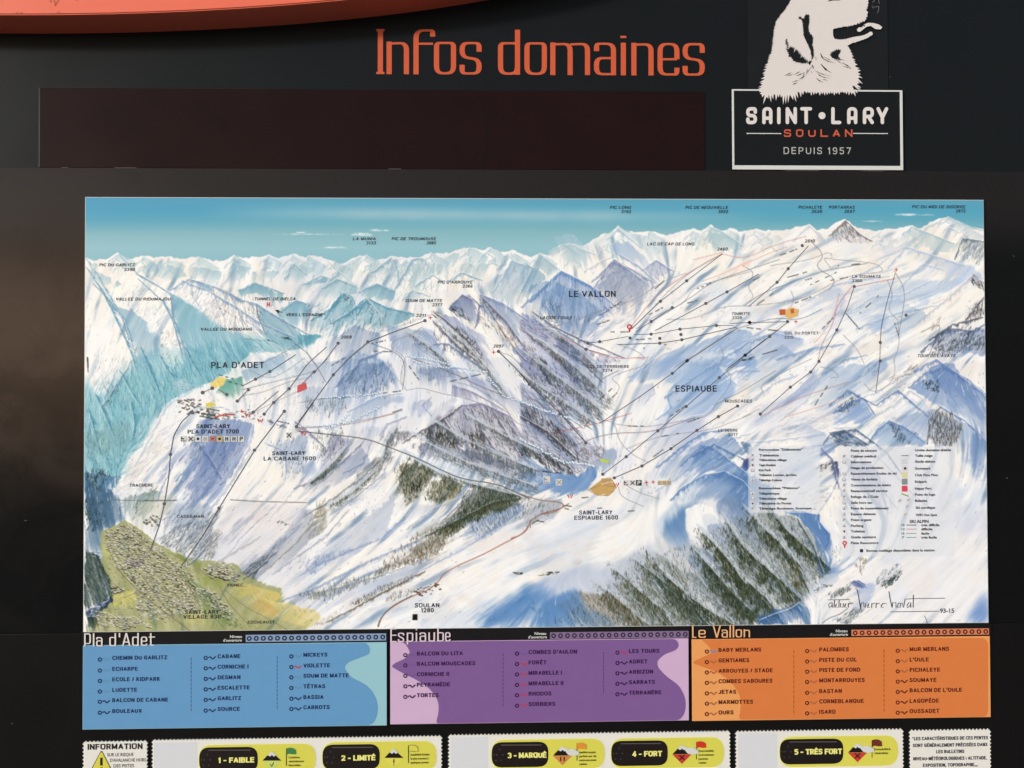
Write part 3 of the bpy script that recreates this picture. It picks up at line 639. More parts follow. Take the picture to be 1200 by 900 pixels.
P('B2', [(300,420),(400,430),(360,500),(260,570),(150,620),(60,650),(150,570)], (206,208,222), .6, 5, .7)
P('B2', [(480,500),(400,520),(340,570),(290,620),(300,680),(380,640),(440,570)], (168,170,184), .8, 4, .9)
S('B2', [(470,510),(380,540),(300,610),(310,660),(400,610)], 170, 6, [(110,106,104),(140,138,140),(210,206,204)], (-.5,1), 1.2, .6)
P('B2', [(0,560),(80,530),(90,600),(40,640),(0,650)], (164,180,210), .7, 5, .8)
P('B2', [(410,400),(520,370),(600,380),(500,440),(450,430)], (164,160,176), .7, 4, .9)
S('B2', [(410,400),(560,370),(600,390),(480,450)], 110, 5, [(96,90,100),(130,120,130)], (-.3,1), 1.1, .5)
P('B2', [(530,570),(600,530),(710,590),(660,650),(600,720),(555,760),(530,690)], (130,124,112), .75, 5, .9)
S('B2', [(530,570),(600,530),(710,590),(660,650),(600,720),(550,770),(540,680)], 330, 5, [(62,58,48),(100,94,80),(150,130,110),(60,60,60)], (-.15,1), 1.3, .65)
S('B2', [(600,620),(650,640),(620,690),(590,690)], 40, 5, [(36,36,40)], (-.3,1), 1.6, .7)
P('B2', [(660,700),(700,640),(780,610),(850,660),(820,710),(720,740),(660,750)], (140,132,112), .7, 5, .9)
S('B2', [(660,700),(700,640),(780,610),(850,660),(820,710),(700,745)], 280, 5, [(74,70,56),(112,104,84),(168,146,116),(60,60,56)], (-.15,1), 1.3, .65)
P('B2', [(880,700),(1000,660),(1140,700),(1150,740),(960,810),(850,860),(740,889),(820,800)], (110,108,108), .8, 5, .9)
S('B2', [(860,710),(1000,680),(1145,705),(1145,740),(960,800),(840,860),(740,889),(830,790)], 520, 6, [(56,54,48),(80,78,68),(120,112,92),(70,74,84)], (-.15,1), 1.4, .65)
P('B2', [(860,889),(900,840),(1050,780),(1160,760),(1170,800),(1000,860),(940,889)], (146,160,190), .85, 4, .8)
S('B2', [(900,860),(1050,780),(1170,770),(1150,820),(1000,889)], 150, 6, [(84,90,110),(226,230,238),(110,114,130)], (-.15,1), 1.2, .65)
S('B2', [(200,720),(330,620),(600,780),(540,889),(160,889)], 70, 2.6, [(110,104,104),(150,140,140)], (-.2,1), .8, .5)
S('B2', [(100,700),(150,740),(140,860),(90,889),(80,800)], 60, 8, [(170,150,130),(200,180,160),(130,120,110)], (-.4,1), 1.1, .5)
# ---- C2
P('C2', [(0,330),(60,280),(200,260),(400,210),(450,160),(540,90),(560,90),(440,190),(300,250),(130,310),(40,380),(0,380)], (164,178,214), .85, 5, .5)
S('C2', [(0,300),(60,270),(260,240),(240,260),(60,360),(0,370)], 120, 5, [(90,104,140),(130,146,186)], (-.4,1), 1.1, .55)
P('C2', [(100,0),(150,20),(130,130),(60,190),(0,240),(0,160),(80,90)], (190,184,178), .6, 4, .9)
S('C2', [(100,0),(150,20),(120,120),(0,240),(0,180)], 90, 8, [(120,110,96),(150,140,126),(90,86,80)], (-.6,.9), 1.1, .55)
P('C2', [(560,10),(600,0),(760,0),(640,60),(560,110),(530,120)], (200,204,218), .7, 5, .6)
P('C2', [(640,170),(830,90),(1060,0),(1180,0),(1000,50),(860,120),(780,180),(740,240),(640,300),(540,330),(620,240)], (140,132,122), .75, 5, .9)
S('C2', [(700,150),(830,90),(1060,0),(1150,0),(860,120),(760,180)], 330, 5, [(50,50,42),(84,82,64),(110,104,86)], (-.1,1), 1.4, .65)
S('C2', [(620,220),(780,170),(740,240),(640,310),(540,330),(420,370),(360,370),(540,290)], 380, 5, [(140,112,98),(110,100,92),(168,144,130),(80,78,74)], (-.1,1), 1.2, .6)
S('C2', [(430,340),(540,310),(420,380),(300,430),(170,480),(20,500),(100,450),(300,400)], 280, 6, [(110,112,110),(140,140,136),(176,176,180),(90,92,86)], (-.3,1), 1.2, .55)
P('C2', [(0,480),(100,450),(300,420),(160,490),(40,530),(0,540)], (186,190,206), .7, 6, .7)
P('C2', [(850,120),(1000,60),(1170,0),(1180,30),(1050,110),(920,190),(860,160)], (170,184,212), .85, 4, .8)
S('C2', [(900,130),(1160,10),(1170,40),(1000,150),(930,190)], 190, 7, [(92,98,116),(232,236,242),(120,124,140)], (.3,1), 1.2, .6)
P('C2', [(430,410),(600,350),(780,250),(850,230),(700,310),(620,360),(500,400)], (182,192,216), .8, 5, .5)
S('C2', [(240,540),(330,480),(440,420),(600,370),(600,390),(440,460),(300,520)], 260, 4, [(110,94,92),(84,70,72),(150,134,130)], (-.1,1), 1.0, .65)
S('C2', [(440,490),(540,450),(640,450),(560,480),(480,500)], 90, 3, [(150,124,112),(110,94,92)], (-.1,1), 1.0, .6)
S('C2', [(100,620),(180,570),(240,540),(160,620),(80,640)], 70, 3, [(170,150,130),(140,124,112)], (-.3,1), 1.0, .5)
roofs('C2', [(590,460),(700,400),(750,400),(740,460),(640,480)], 34, [(120,88,84),(150,116,110),(90,74,76)], 2.2)
P('C2', [(820,640),(940,580),(1080,500),(1200,420),(1200,640)], (120,156,206), .9, 24, .2)
P('C3', [(0,400),(120,430),(200,470),(330,640),(0,640)], (106,148,202), .85, 18, .3)
P('C3', [(0,440),(260,340),(480,330),(620,400),(420,500),(200,500)], (186,198,224), .75, 16, .5)
P('C3', [(250,300),(310,290),(340,310),(290,330)], (206,204,208), .7, 8, 0)
# ---- C3 dark blue hollow and wooded ribs
P('C3', [(700,120),(760,40),(860,-60),(960,-60),(880,40),(855,120),(880,210),(860,300),(760,200)], (104,142,196), .95, 12, .3)
P('C3', [(880,-40),(1000,-40),(1060,10),(1100,90),(1120,130),(1010,80),(950,60),(900,110),(860,140)], W, .9, 3, .5)
P('C3', [(945,60),(1010,60),(1110,130),(1200,230),(1200,330),(1050,220),(960,130)], (140,158,198), .9, 3, .8)
P('C3', [(1060,0),(1110,50),(1200,150),(1200,-60),(1060,-60)], (120,142,176), .85, 4, .9)
P('C3', [(860,200),(900,170),(940,230),(1200,560),(1200,640),(560,640),(440,430),(480,330),(600,240),(720,260)], (176,184,206), .8, 10, .8)
P('C3', [(700,250),(740,170),(860,300),(900,420),(760,310)], (222,220,224), .8, 5, .7)
P('C3', [(860,290),(880,210),(960,240),(1050,330),(1040,380),(900,330)], (120,140,176), .85, 4, .9)
FOR = [(70,68,54),(104,100,78),(132,124,98),(54,52,44),(90,96,96),(196,190,180),(160,150,134)]
P('C3', [(180,530),(330,455),(480,490),(600,570),(650,640),(420,640),(250,600)], (150,132,118), .85, 5, .9)
S('C3', [(180,530),(330,450),(480,480),(600,560),(650,640),(420,640),(250,600)], 900, 6, [(120,90,74),(90,76,64),(214,200,188),(168,140,118),(70,64,56),(190,176,166)], (.05,1), 1.2, .7)
P('C3', [(480,430),(560,390),(640,460),(790,550),(870,640),(660,640),(580,540)], (170,166,162), .65, 5, .9)
S('C3', [(480,420),(560,390),(640,450),(790,540),(870,640),(660,640),(580,540)], 800, 6, FOR, (.25,1), 1.2, .7)
P('C3', [(620,400),(720,260),(860,370),(930,510),(1040,640),(880,640),(740,530)], (150,152,156), .7, 6, .9)
S('C3', [(600,400),(640,330),(720,270),(860,380),(930,520),(1040,640),(880,640),(720,530)], 1200, 7, FOR, (.3,1), 1.25, .7)
P('C3', [(870,370),(1060,330),(1200,420),(1200,640),(1060,640),(940,480)], (146,152,162), .75, 6, .9)
S('C3', [(850,360),(1060,320),(1200,420),(1200,640),(1060,640),(940,490)], 500, 7, [(60,60,54),(84,84,78),(110,110,104),(50,52,54),(160,164,170),(112,104,88)], (.45,1), 1.25, .7)
P('C3', [(1040,200),(1200,330),(1200,430),(1060,300)], (120,116,104), .7, 5, .9)
S('C3', [(1000,170),(1200,250),(1200,440),(1040,300)], 380, 6, [(84,82,70),(110,110,104),(176,184,196),(132,120,96)], (.4,1), 1.2, .65)
S('C3', [(580,230),(740,300),(860,300),(760,430),(620,400)], 160, 9, [(236,236,238),(150,160,180),(110,110,110)], (.6,1), 1.1, .6)
S('C3', [(30,480),(240,600),(260,640),(60,560)], 40, 9, [(200,212,232),(60,90,150)], (.8,.8), 1.2, .5)
# ---- B3
P('B3', [(0,0),(220,0),(420,160),(370,300),(250,290),(200,260),(100,150),(0,60)], (166,172,208), .93, 4, .7)
P('A3', [(0,590),(100,660),(260,740),(420,830),(540,889),(0,889)], (176,180,212), .93, 4, .5)
S('A3', [(0,620),(160,700),(330,790),(520,850),(420,870),(250,800),(0,760)], 260, 7, [(170,150,160),(120,110,140),(214,200,206),(90,84,110)], (.85,.5), 1.0, .6)
P('A3', [(0,700),(120,760),(230,850),(260,889),(140,889),(60,800),(0,790)], (226,228,238), .8, 4, .6)
for q in ([(0,760),(60,800),(120,889)],[(130,800),(190,850),(230,889)]): S('A3', [(q[0][0],q[0][1]-10),(q[1][0]+20,q[1][1]),(q[2][0]+40,q[2][1]),(q[2][0]-10,q[2][1]),(q[1][0]-20,q[1][1])], 50, 7, [BR,(80,70,90),(150,110,100)], (.5,1), 1.2, .7)
S('B3', [(90,0),(130,10),(200,130),(250,290),(220,290),(150,150)], 110, 7, [(70,62,80),(110,92,100),(50,46,60)], (.3,1), 1.4, .7)
S('B3', [(190,0),(240,10),(300,120),(360,190),(340,210),(260,110)], 80, 7, [(70,62,80),(110,92,100)], (.3,1), 1.2, .65)
S('B3', [(0,20),(80,80),(200,260),(100,160),(0,80)], 90, 9, [(150,120,110),(90,84,110),(210,196,196)], (.5,.8), 1.1, .6)
P('B3', [(0,120),(200,290),(340,440),(460,470),(500,520),(440,560),(300,610),(0,500)], (172,176,206), .9, 5, .8)
S('B3', [(0,130),(160,240),(330,430),(460,480),(400,560),(300,600),(0,500)], 900, 8, [(110,102,128),(84,76,92),(206,210,226),(150,146,176),(226,228,236),(130,116,130)], (.7,.7), 1.2, .6)
for q in ([(0,240),(60,250),(160,330),(280,440),(300,540),(180,460),(60,340),(0,300)],[(0,420),(120,470),(240,540),(300,610),(200,590),(60,520),(0,500)]):
    S('B3', q, 300, 9, [(84,70,84),(60,54,70),(110,96,110)], (.5,1), 1.4, .6)
S('B3', [(280,480),(350,440),(440,480),(440,540),(350,540)], 90, 4, [(150,120,112),(110,96,110)], (0,1), 1.2, .6)
P('B3', [(0,500),(60,540),(220,600),(300,610),(380,560),(400,620),(350,690),(200,700),(0,720)], (126,156,204), .95, 4, .8)
S('B3', [(0,490),(180,560),(260,620),(60,590),(0,560)], 90, 10, [(190,204,228),(226,232,242),(80,90,120)], (.8,.7), 1.4, .6)
P('B3', [(100,640),(230,600),(350,610),(340,680),(160,700)], (146,172,212), .7, 6, .2)
P('B3', [(0,700),(230,740),(160,830),(40,889),(0,889)], (166,172,190), .7, 6, .9)
S('B3', [(0,700),(200,760),(60,870),(0,889)], 130, 6, [(90,90,100),(120,120,136),(220,222,230)], (-.3,1), 1.2, .6)
P('B3', [(560,60),(700,0),(1000,0),(1040,70),(1130,140),(1100,200),(1000,290),(860,340),(740,250),(800,130),(700,105),(540,100)], (172,192,224), .9, 8, .5)
P('A3', [(570,889),(800,800),(1130,690),(1200,700),(1200,889)], (172,190,220), .9, 4, .5)
P('A3', [(840,870),(960,820),(1100,790),(1130,830),(1000,880),(900,889)], W, .7, 5, .6)
P('B3', [(530,130),(700,112),(800,135),(760,200),(780,240),(700,250),(620,300),(420,330),(390,250),(450,200)], W, .92, 5, .5)
P('B3', [(590,160),(700,130),(690,190),(640,230),(580,250)], (196,202,222), .7, 5, .8)
P('B3', [(760,290),(860,340),(980,300),(960,400),(900,460),(780,520),(640,500),(600,420),(700,330)], (214,216,230), .75, 10, .6)
P('B3', [(700,380),(900,300),(960,330),(920,430),(800,480),(740,500),(700,450)], (190,200,224), .6, 12, .6)
P('B3', [(440,470),(490,470),(500,520),(470,560),(400,610),(380,570)], (180,190,212), .9, 4, .3)
P('B3', [(500,420),(560,480),(620,560),(500,610),(560,520)], (228,230,240), .8, 6, .3)
P('B3', [(820,600),(830,560),(940,450),(970,445),(1080,520),(1170,600),(1200,700),(1080,600),(980,590),(880,610)], (132,160,206), .93, 3, .9)
P('B3', [(940,450),(900,520),(860,570),(780,640),(700,690),(640,700),(820,560)], W, .8, 4, .6)
P('B3', [(1020,430),(1100,420),(1200,400),(1200,560),(1150,560),(1080,480)], W, .75, 4, .8)
P('B3', [(1130,430),(1200,440),(1200,640),(1160,560),(1190,500)], (90,120,166), .8, 3, .9)
P('B3', [(780,740),(830,680),(950,608),(1060,588),(1160,640),(1200,700),(1200,889),(1100,760),(1000,730),(860,735)], (116,148,200), .93, 8, .3)
P('B3', [(800,740),(860,735),(1000,730),(1080,770),(1150,889),(870,889),(850,800)], W, .9, 5, .3)
P('B3', [(940,820),(1000,800),(1090,889),(950,889)], (130,160,210), .8, 4, .6)
P('B3', [(860,740),(870,889),(690,889),(740,800)], (110,146,198), .93, 12, .2)
S('B3', [(1060,740),(1160,720),(1200,889),(1140,889)], 130, 8, [(84,96,110),(190,200,216),(60,70,84)], (.6,1), 1.2, .65)
for q in ([(650,760),(740,740),(700,700)],[(840,700),(900,685),(870,710)]): P('B3', q, (200,204,214), .7, 5, .5)
# ---- A3 upper middle
P('A3', [(95,300),(140,330),(200,380),(120,400),(70,370)], (184,200,214), .9, 2, .4)
P('A3', [(255,250),(320,280),(385,305),(330,370),(230,365),(210,300)], (206,214,220), .85, 4, .7)
P('A3', [(150,300),(200,270),(215,300),(225,350),(180,330)], (228,230,230), .8, 3, .7)
P('A3', [(480,255),(560,230),(620,290),(690,345),(620,362),(500,310)], (182,198,222), .92, 3, .5)
P('A3', [(560,200),(640,200),(780,290),(830,330),(700,335),(630,265)], (206,216,224), .85, 4, .7)
P('A3', [(470,200),(440,200),(330,260),(400,290),(460,240)], (224,228,228), .8, 3, .7)
P('A3', [(990,185),(1100,215),(1165,262),(1130,285),(1010,280),(980,230)], (186,204,214), .9, 3, .5)
P('A3', [(1090,310),(1170,290),(1200,300),(1200,330),(1130,335)], (206,216,226), .8, 4, .3)
S('A3', [(880,200),(990,170),(990,280),(880,270)], 60, 10, [(196,210,216),(246,244,240)], (-.3,1), 1.3, .6)
P('A3', [(380,470),(460,330),(490,330),(420,420)], W, .8, 3, .5)
P('A3', [(480,330),(640,400),(700,450),(560,560),(470,600),(380,480),(440,400)], (194,198,216), .92, 3, .6)
S('A3', [(480,340),(700,450),(500,580),(390,480)], 190, 13, [(166,170,196),(226,224,228),(150,150,176)], (-.75,.8), 1.1, .55)
P('A3', [(700,335),(790,390),(700,445),(630,390)], (192,196,216), .9, 3, .6)
S('A3', [(700,340),(780,390),(700,440),(640,390)], 60, 9, [(140,150,186),(224,224,232)], (.2,1), 1.1, .55)
P('A3', [(0,560),(190,390),(215,385),(190,440),(60,590)], WW, .95, 2, .5)
P('A3', [(215,388),(300,430),(400,490),(500,590),(350,650),(220,665),(140,620),(90,540),(180,470)], (184,196,222), .93, 3, .5)
S('A3', [(215,400),(400,500),(500,590),(340,650),(200,660),(100,560)], 250, 15, [(150,166,204),(206,214,230),(130,146,188)], (.1,1), 1.3, .5)
S('A3', [(80,540),(200,500),(240,600),(380,640),(300,660),(200,660)], 100, 9, [(74,90,130),(110,124,160)], (.1,1), 1.2, .6)
S('A3', [(150,680),(400,600),(700,450),(860,370),(720,520),(500,660),(330,750),(270,720)], 330, 13, [(186,186,204),(206,200,208),(230,228,232),(160,164,190)], (-.8,.55), 1.1, .5)
P('A3', [(200,690),(350,650),(420,650),(380,720),(300,745)], (160,176,210), .8, 5, .8)
S('A3', [(60,580),(240,660),(160,700),(60,660)], 60, 4, [DK,(90,100,130)], (.7,.4), 1, .6)
P('A3', [(1030,430),(1120,370),(1200,340),(1200,370),(1100,420)], (240,210,196), .45, 5, .7)
P('A3', [(900,320),(1040,290),(900,350)], (240,208,196), .5, 4, .7)
# ---- A4
P('A4', [(310,135),(385,215),(300,225),(210,220),(130,240)], W, .8, 2, .6)
P('A4', [(320,140),(400,215),(360,225)], (204,206,216), .85, 2, .5)
P('A4', [(410,190),(480,130),(490,113),(550,170),(620,215),(600,230),(460,225)], (220,216,220), .9, 2, .5)
S('A4', [(420,190),(490,118),(570,190),(560,215),(450,220)], 150, 6, [(140,116,120),(196,180,178),(244,240,236),(110,100,120)], (.5,1), 1.1, .65)
P('A4', [(820,170),(900,180),(1020,230),(980,275),(870,245),(740,235),(760,180)], (198,210,218), .85, 3, .7)
S('A4', [(700,180),(860,170),(900,240),(700,240)], 80, 9, [(196,206,212),(240,240,238)], (-.6,.8), 1.3, .5)
P('A4', [(620,230),(760,240),(700,275),(560,250)], (214,216,226), .7, 4, .5)
P('A4', [(1050,200),(1155,215),(1155,320),(1080,300),(1020,290)], (188,194,206), .85, 3, .9)
S('A4', [(1050,200),(1155,215),(1155,320),(1020,290)], 150, 9, [(120,124,140),(150,150,160),(232,232,232)], (-.45,1), 1.1, .6)
P('A4', [(790,240),(900,280),(1100,340),(1155,400),(1000,410),(900,350),(820,300)], (194,206,228), .9, 5, .7)
P('A4', [(640,330),(700,290),(780,240),(760,290),(690,340)], (232,226,226), .8, 3, .5)
P('A4', [(560,470),(620,410),(680,420),(820,380),(900,400),(1080,390),(1000,430),(880,480),(700,540),(560,600),(500,560)], (196,208,228), .88, 6, .7)
P('A4', [(740,400),(860,320),(900,330),(960,350),(900,390),(780,420)], (232,232,238), .8, 4, .6)
P('A4', [(760,540),(900,460),(880,520),(740,590)], (186,200,226), .7, 5, .7)
P('A4', [(300,480),(430,430),(500,440),(420,500),(300,520)], (190,204,228), .75, 5, .6)
P('A4', [(430,470),(500,460),(490,560),(400,640),(380,620)], (206,208,224), .7, 5, .6)
P('A4', [(500,550),(700,560),(660,640),(560,620)], (184,200,226), .75, 5, .6)
P('A4', [(0,660),(200,640),(300,690),(220,760),(0,814)], (178,192,222), .85, 5, .6)
P('A4', [(0,560),(170,520),(220,560),(0,600)], (196,206,226), .5, 5, .6)
P('A4', [(1155,450),(1130,440),(860,520),(760,640),(830,700),(1000,630),(1155,560)], WM, .9, 3, .6)
RK = [(84,76,96),(120,100,104),(60,56,76),(206,196,200),(232,228,230)]
S('A4', [(1090,370),(1155,410),(1155,450),(1090,415)], 110, 5, RK, (.6,1), 1.2, .7)
S('A4', [(1060,580),(1150,480),(1155,570),(1090,590)], 150, 6, RK, (-.2,1), 1.2, .7)
S('A4', [(900,600),(950,560),(940,620),(900,640)], 30, 6, [(160,140,130),(190,170,160)], (-.5,1), 1.1, .5)
P('A4', [(850,740),(960,640),(1060,650),(1155,620),(1155,760),(1040,740),(940,760)], (160,174,208), .9, 3, .9)
S('A4', [(850,740),(960,640),(1155,620),(1155,740),(1080,730),(900,760)], 330, 7, RK, (-.5,.9), 1.2, .65)
S('A4', [(60,300),(320,240),(640,330),(520,480),(100,500)], 120, 14, [(206,210,224),(226,214,214)], (-1,.5), 1.1, .45)
S('A4', [(60,520),(420,480),(400,640),(60,700)], 120, 12, [(196,204,222),(226,216,218)], (-1,.6), 1.1, .4)
# ---- B4
P('B4', [(60,230),(250,150),(330,50),(365,110),(300,190),(160,290),(60,310)], (196,202,224), .88, 6, .7)
P('B4', [(0,0),(80,0),(60,60),(0,90)], (150,178,216), .8, 5, .6)
P('B4', [(500,110),(590,20),(690,0),(700,60),(600,130),(560,130)], (172,190,222), .85, 5, .7)
S('B4', [(590,20),(660,10),(680,70),(620,80)], 22, 4, [DB], (-.5,1), 1.1, .5)
P('B4', [(0,380),(220,270),(440,230),(430,330),(330,380),(100,380)], (230,230,236), .7, 6, .6)
S('B4', [(180,290),(440,240),(420,330),(200,370)], 90, 12, [(180,186,206),(206,206,218)], (-1,.55), 1.2, .5)
P('B4', [(430,260),(520,200),(570,190),(635,270),(540,315),(470,310)], (140,166,212), .93, 3, .8)
S('B4', [(440,250),(490,190),(560,170),(560,210),(460,265)], 130, 5, [(46,46,66),(80,74,96),(110,100,110),(232,228,230)], (-.5,1), 1.2, .7)
P('B4', [(560,130),(620,150),(700,100),(830,40),(870,60),(780,140),(860,200),(820,260),(700,260),(600,280),(560,190)], WW, .8, 5, .7)
S('B4', [(640,230),(820,60),(860,80),(760,200)], 80, 12, [(186,190,208),(206,206,216)], (-.8,.7), 1.2, .5)
P('B4', [(870,60),(960,40),(1080,100),(1165,190),(1165,380),(1050,290),(930,220),(800,140),(880,90)], (160,178,214), .93, 4, .5)
P('B4', [(830,30),(900,0),(1165,20),(1165,180),(1080,110),(960,60)], (232,228,228), .85, 5, .8)
S('B4', [(700,100),(820,30),(850,50),(740,120)], 60, 9, [(110,100,110),(150,130,130),(180,180,196)], (-.8,.6), 1.1, .6)
S('B4', [(860,95),(940,100),(945,165),(870,130)], 60, 4, [(36,40,60),(60,66,90)], (-.6,.8), 1.4, .75)
P('B4', [(800,200),(870,200),(900,240),(860,330),(700,300),(760,240)], (206,214,230), .7, 4, .7)
P('B4', [(600,330),(700,290),(780,330),(880,400),(860,415),(600,415)], (160,182,216), .88, 4, .8)
S('B4', [(700,300),(750,310),(800,400),(740,400)], 80, 5, [(56,60,84),(96,100,124)], (-.4,1), 1.2, .65)
P('B4', [(930,220),(1050,290),(1100,350),(1040,420),(880,410),(880,280)], (214,214,222), .8, 3, .8)
S('B4', [(880,300),(930,250),(1040,310),(1040,360),(1000,412),(900,400),(870,350)], 420, 8, [(110,82,76),(70,56,60),(226,214,206),(150,116,100),(56,50,60),(236,230,226)], (-.1,1), 1.3, .7)
P('B4', [(1070,420),(1110,340),(1165,400),(1165,600),(1090,520)], (130,156,206), .85, 6, .7)
P('B4', [(1010,415),(1060,330),(1100,350),(1070,420)], (206,222,236), .8, 3, .5)
P('B4', [(30,395),(300,380),(420,360),(430,400),(400,440),(380,415),(30,415)], W, .9, 4, .5)
P('B4', [(410,370),(470,345),(540,365),(600,410),(560,420),(480,415),(440,420),(425,480),(390,470)], (130,148,190), .88, 3, .9)
S('B4', [(420,370),(480,345),(600,410),(520,415),(440,400)], 110, 6, [(80,84,104),(50,56,76),(170,180,200)], (.8,.6), 1.2, .6)
P('B4', [(30,440),(300,430),(380,470),(300,520),(120,560),(30,540)], (206,214,230), .8, 6, .6)
P('B4', [(120,540),(350,480),(370,520),(300,600),(120,620)], (196,204,226), .7, 8, .4)
P('B4', [(430,490),(460,490),(470,560),(450,590),(430,540)], (78,80,130), .9, 3, .5)
S('B4', [(360,520),(450,485),(460,500),(380,540)], 40, 5, [(110,96,104),(70,60,76)], (-.6,.8), 1.2, .6)
P('B4', [(360,740),(450,600),(470,560),(480,700),(400,790),(370,760)], WM, .9, 4, .6)
P('B4', [(0,500),(20,480),(30,600),(30,700),(0,700)], (110,150,206), .9, 6, .2)
P('B4', [(0,480),(30,470),(30,540),(10,560)], (100,96,150), .8, 3, .5)
S('B4', [(250,640),(440,600),(400,700),(300,710)], 60, 5, [(196,176,150),(170,160,160)], (-1,.5), 1, .5)
P('B4', [(490,420),(760,420),(1010,600),(1010,814),(780,814),(650,700),(500,580)], (214,214,228), .5, 14, .5)
P('B4', [(540,470),(660,560),(760,720),(720,740),(620,640),(500,560)], (190,192,220), .6, 8, .6)
L('B4', [(560,400),(700,520),(800,640),(900,720)], 1.2, (168,160,170), .5)
# ---- C4: the big wood
P('C4', [(-60,60),(100,30),(200,45),(300,90),(360,190),(385,330),(260,430),(270,480),(130,510),(50,575),(-60,575)], (150,154,160), .8, 4, .9)
S('C4', [(-40,70),(100,35),(200,45),(300,90),(360,190),(380,330),(250,420),(270,480),(120,510),(40,575),(-40,575)], 1300, 6, [(56,56,50),(80,78,64),(110,104,80),(130,130,126),(44,48,54),(96,104,112),(160,166,176)], (.45,1), 1.25, .6)
def RIB(t, pts, w, n, cols, snow=(206,212,224), sw=7, a=.7, side=-1, fadein=.3, tl=5.5):
    """a wooded rib: snow along its crest, trees thick beside it and thinning away"""
    Q = tp(t, pts); Q = chaikin(Q, 2); d = np.r_[0, np.cumsum(np.hypot(*np.diff(Q, axis=0).T))]
    dx = np.gradient(Q[:, 0]); dy = np.gradient(Q[:, 1]); m = np.hypot(dx, dy)+1e-6; nx = side*dy/m*-1; ny = side*-dx/m*-1
    def at(s_, o): return (np.interp(s_, d, Q[:, 0])+np.interp(s_, d, nx)*o, np.interp(s_, d, Q[:, 1])+np.interp(s_, d, ny)*o)
    tx = (Q[-1]-Q[0]); tx = tx/np.hypot(*tx)
    for i in range(int(n*.5)):                                  # cold shade under the trees
        f = prng.random()**.7; o = abs(prng.normal(0, .55))*w*SC*(.35+.65*f)
        x, y = at(f*d[-1], -o)
        l = 9*SC*prng.random(); seg(x, y, x+tx[0]*l, y+tx[1]*l, 2.4, (120,128,142), .35*min(1, f/fadein), 1)
    order = np.sort(prng.random(n)**.75)
    for f in order:
        g = prng.random()**1.15; o = g*w*SC*(.45+.55*f)
        if prng.random() > f/fadein+.15: continue
        xq, yq = at(f*d[-1], -o); xi = int(np.clip(xq, 0, CW-1)); yi = int(np.clip(yq, 0, CH-1))
        if NZF[yi, xi]*.6+NZG[yi, xi]*.5 < .40+.35*g*g: continue
        x, y = at(f*d[-1], -o); l = tl*SC*(.4+.7*prng.random())*(.6+.5*f)
        c_ = cols[prng.integers(len(cols))]; k = .55+.45*(1-g)
        seg(x+prng.normal(0, .8), y-l, x, y+l*.1, .6, c_, a*k, 2.1)
    for i in range(int(d[-1]*sw*.10)):
        f = prng.random(); o = abs(prng.normal(0, .4))*sw*SC*(.5+.5*math.sin(math.pi*f)); x, y = at(f*d[-1], o+1)
        l = 8*SC*(.4+prng.random()); seg(x-tx[0]*l/2, y-tx[1]*l/2, x+tx[0]*l/2, y+tx[1]*l/2, .5, snow, .5, 2.2)
DKG = [(40,42,36),(56,56,44),(74,72,54),(96,90,66),(48,48,46),(110,104,84),(130,124,108)]
MIX = [(66,62,54),(90,84,70),(120,110,92),(150,140,126),(182,176,168),(206,200,192),(56,54,52)]
BRN = [(120,90,74),(96,80,68),(150,124,104),(190,172,156),(216,206,196),(80,70,62)]
P('D', [(395,235),(470,185),(560,165),(640,200),(760,300),(790,420),(740,520),(560,580),(60,580),(20,520),(160,400),(260,330),(340,290)], (214,216,224), .5, 14, .7)
P('D', [(30,500),(120,470),(150,520),(260,570),(0,575)], (120,156,206), .8, 10, .3)
P('D', [(320,300),(400,245),(470,200),(430,250),(405,290),(410,330),(380,350),(340,330)], (124,156,200), .75, 14, .3)
P('D', [(500,175),(560,165),(620,190),(640,260),(560,250),(520,215)], (112,142,192), .85, 9, .4)
P('D', [(480,230),(540,230),(600,300),(640,380),(560,330),(500,280)], (150,166,200), .8, 6, .8)
P('D', [(405,262),(440,240),(480,250),(500,300),(470,300),(440,340),(445,390),(420,350),(408,300)], WW, .9, 3, .5)
for q, w, n, c_, sw in (
    ([(160,440),(200,470),(260,520),(330,575)],34,420,BRN,5),([(195,400),(250,450),(330,520),(400,575)],30,420,MIX,7),([(260,380),(310,420),(400,500),(480,575)],30,520,DKG,7),([(300,350),(370,430),(450,500),(540,575)],30,560,DKG,8),
    ([(420,350),(460,420),(530,490),(590,545)],34,700,DKG,9),([(440,300),(500,380),(570,450),(640,520)],36,800,DKG,10),([(500,270),(560,350),(620,420),(700,490)],36,800,DKG,9),([(560,240),(620,310),(680,380),(745,440)],34,700,DKG,8),([(610,240),(670,300),(720,350),(765,410)],28,520,DKG,6),([(640,350),(690,400),(740,480)],24,300,MIX,9),([(560,440),(620,500),(640,540)],24,300,DKG,6)):
    q = [(x+prng.normal(0, 11), y+prng.normal(0, 5)) for x, y in q]
    RIB('D', q, w*1.7/2.226, int(n*2.6), c_+MIX[:4], sw=sw*1.1, a=.6, fadein=.3+.3*prng.random())
S('D', [(180,480),(260,410),(330,370),(420,350),(480,310),(560,270),(640,260),(740,340),(780,410),(700,500),(600,570),(150,575),(60,550)], 3600, 4.5, MIX+DKG, (.1,1), 1.0, .5)
S('D', [(180,450),(300,350),(480,290),(640,250),(780,410),(600,570),(250,575)], 260, 14, [(222,226,234),(200,206,218)], (.72,1), 1.3, .5)
P('D', [(180,330),(300,260),(400,195),(480,175),(430,225),(370,280),(330,340),(230,390),(150,400)], WW, .7, 16, .2)
S('D', [(630,390),(670,395),(700,440),(680,450)], 160, 5, [(200,204,212),(226,226,230),(130,130,126)], (.2,1), 1.1, .6)
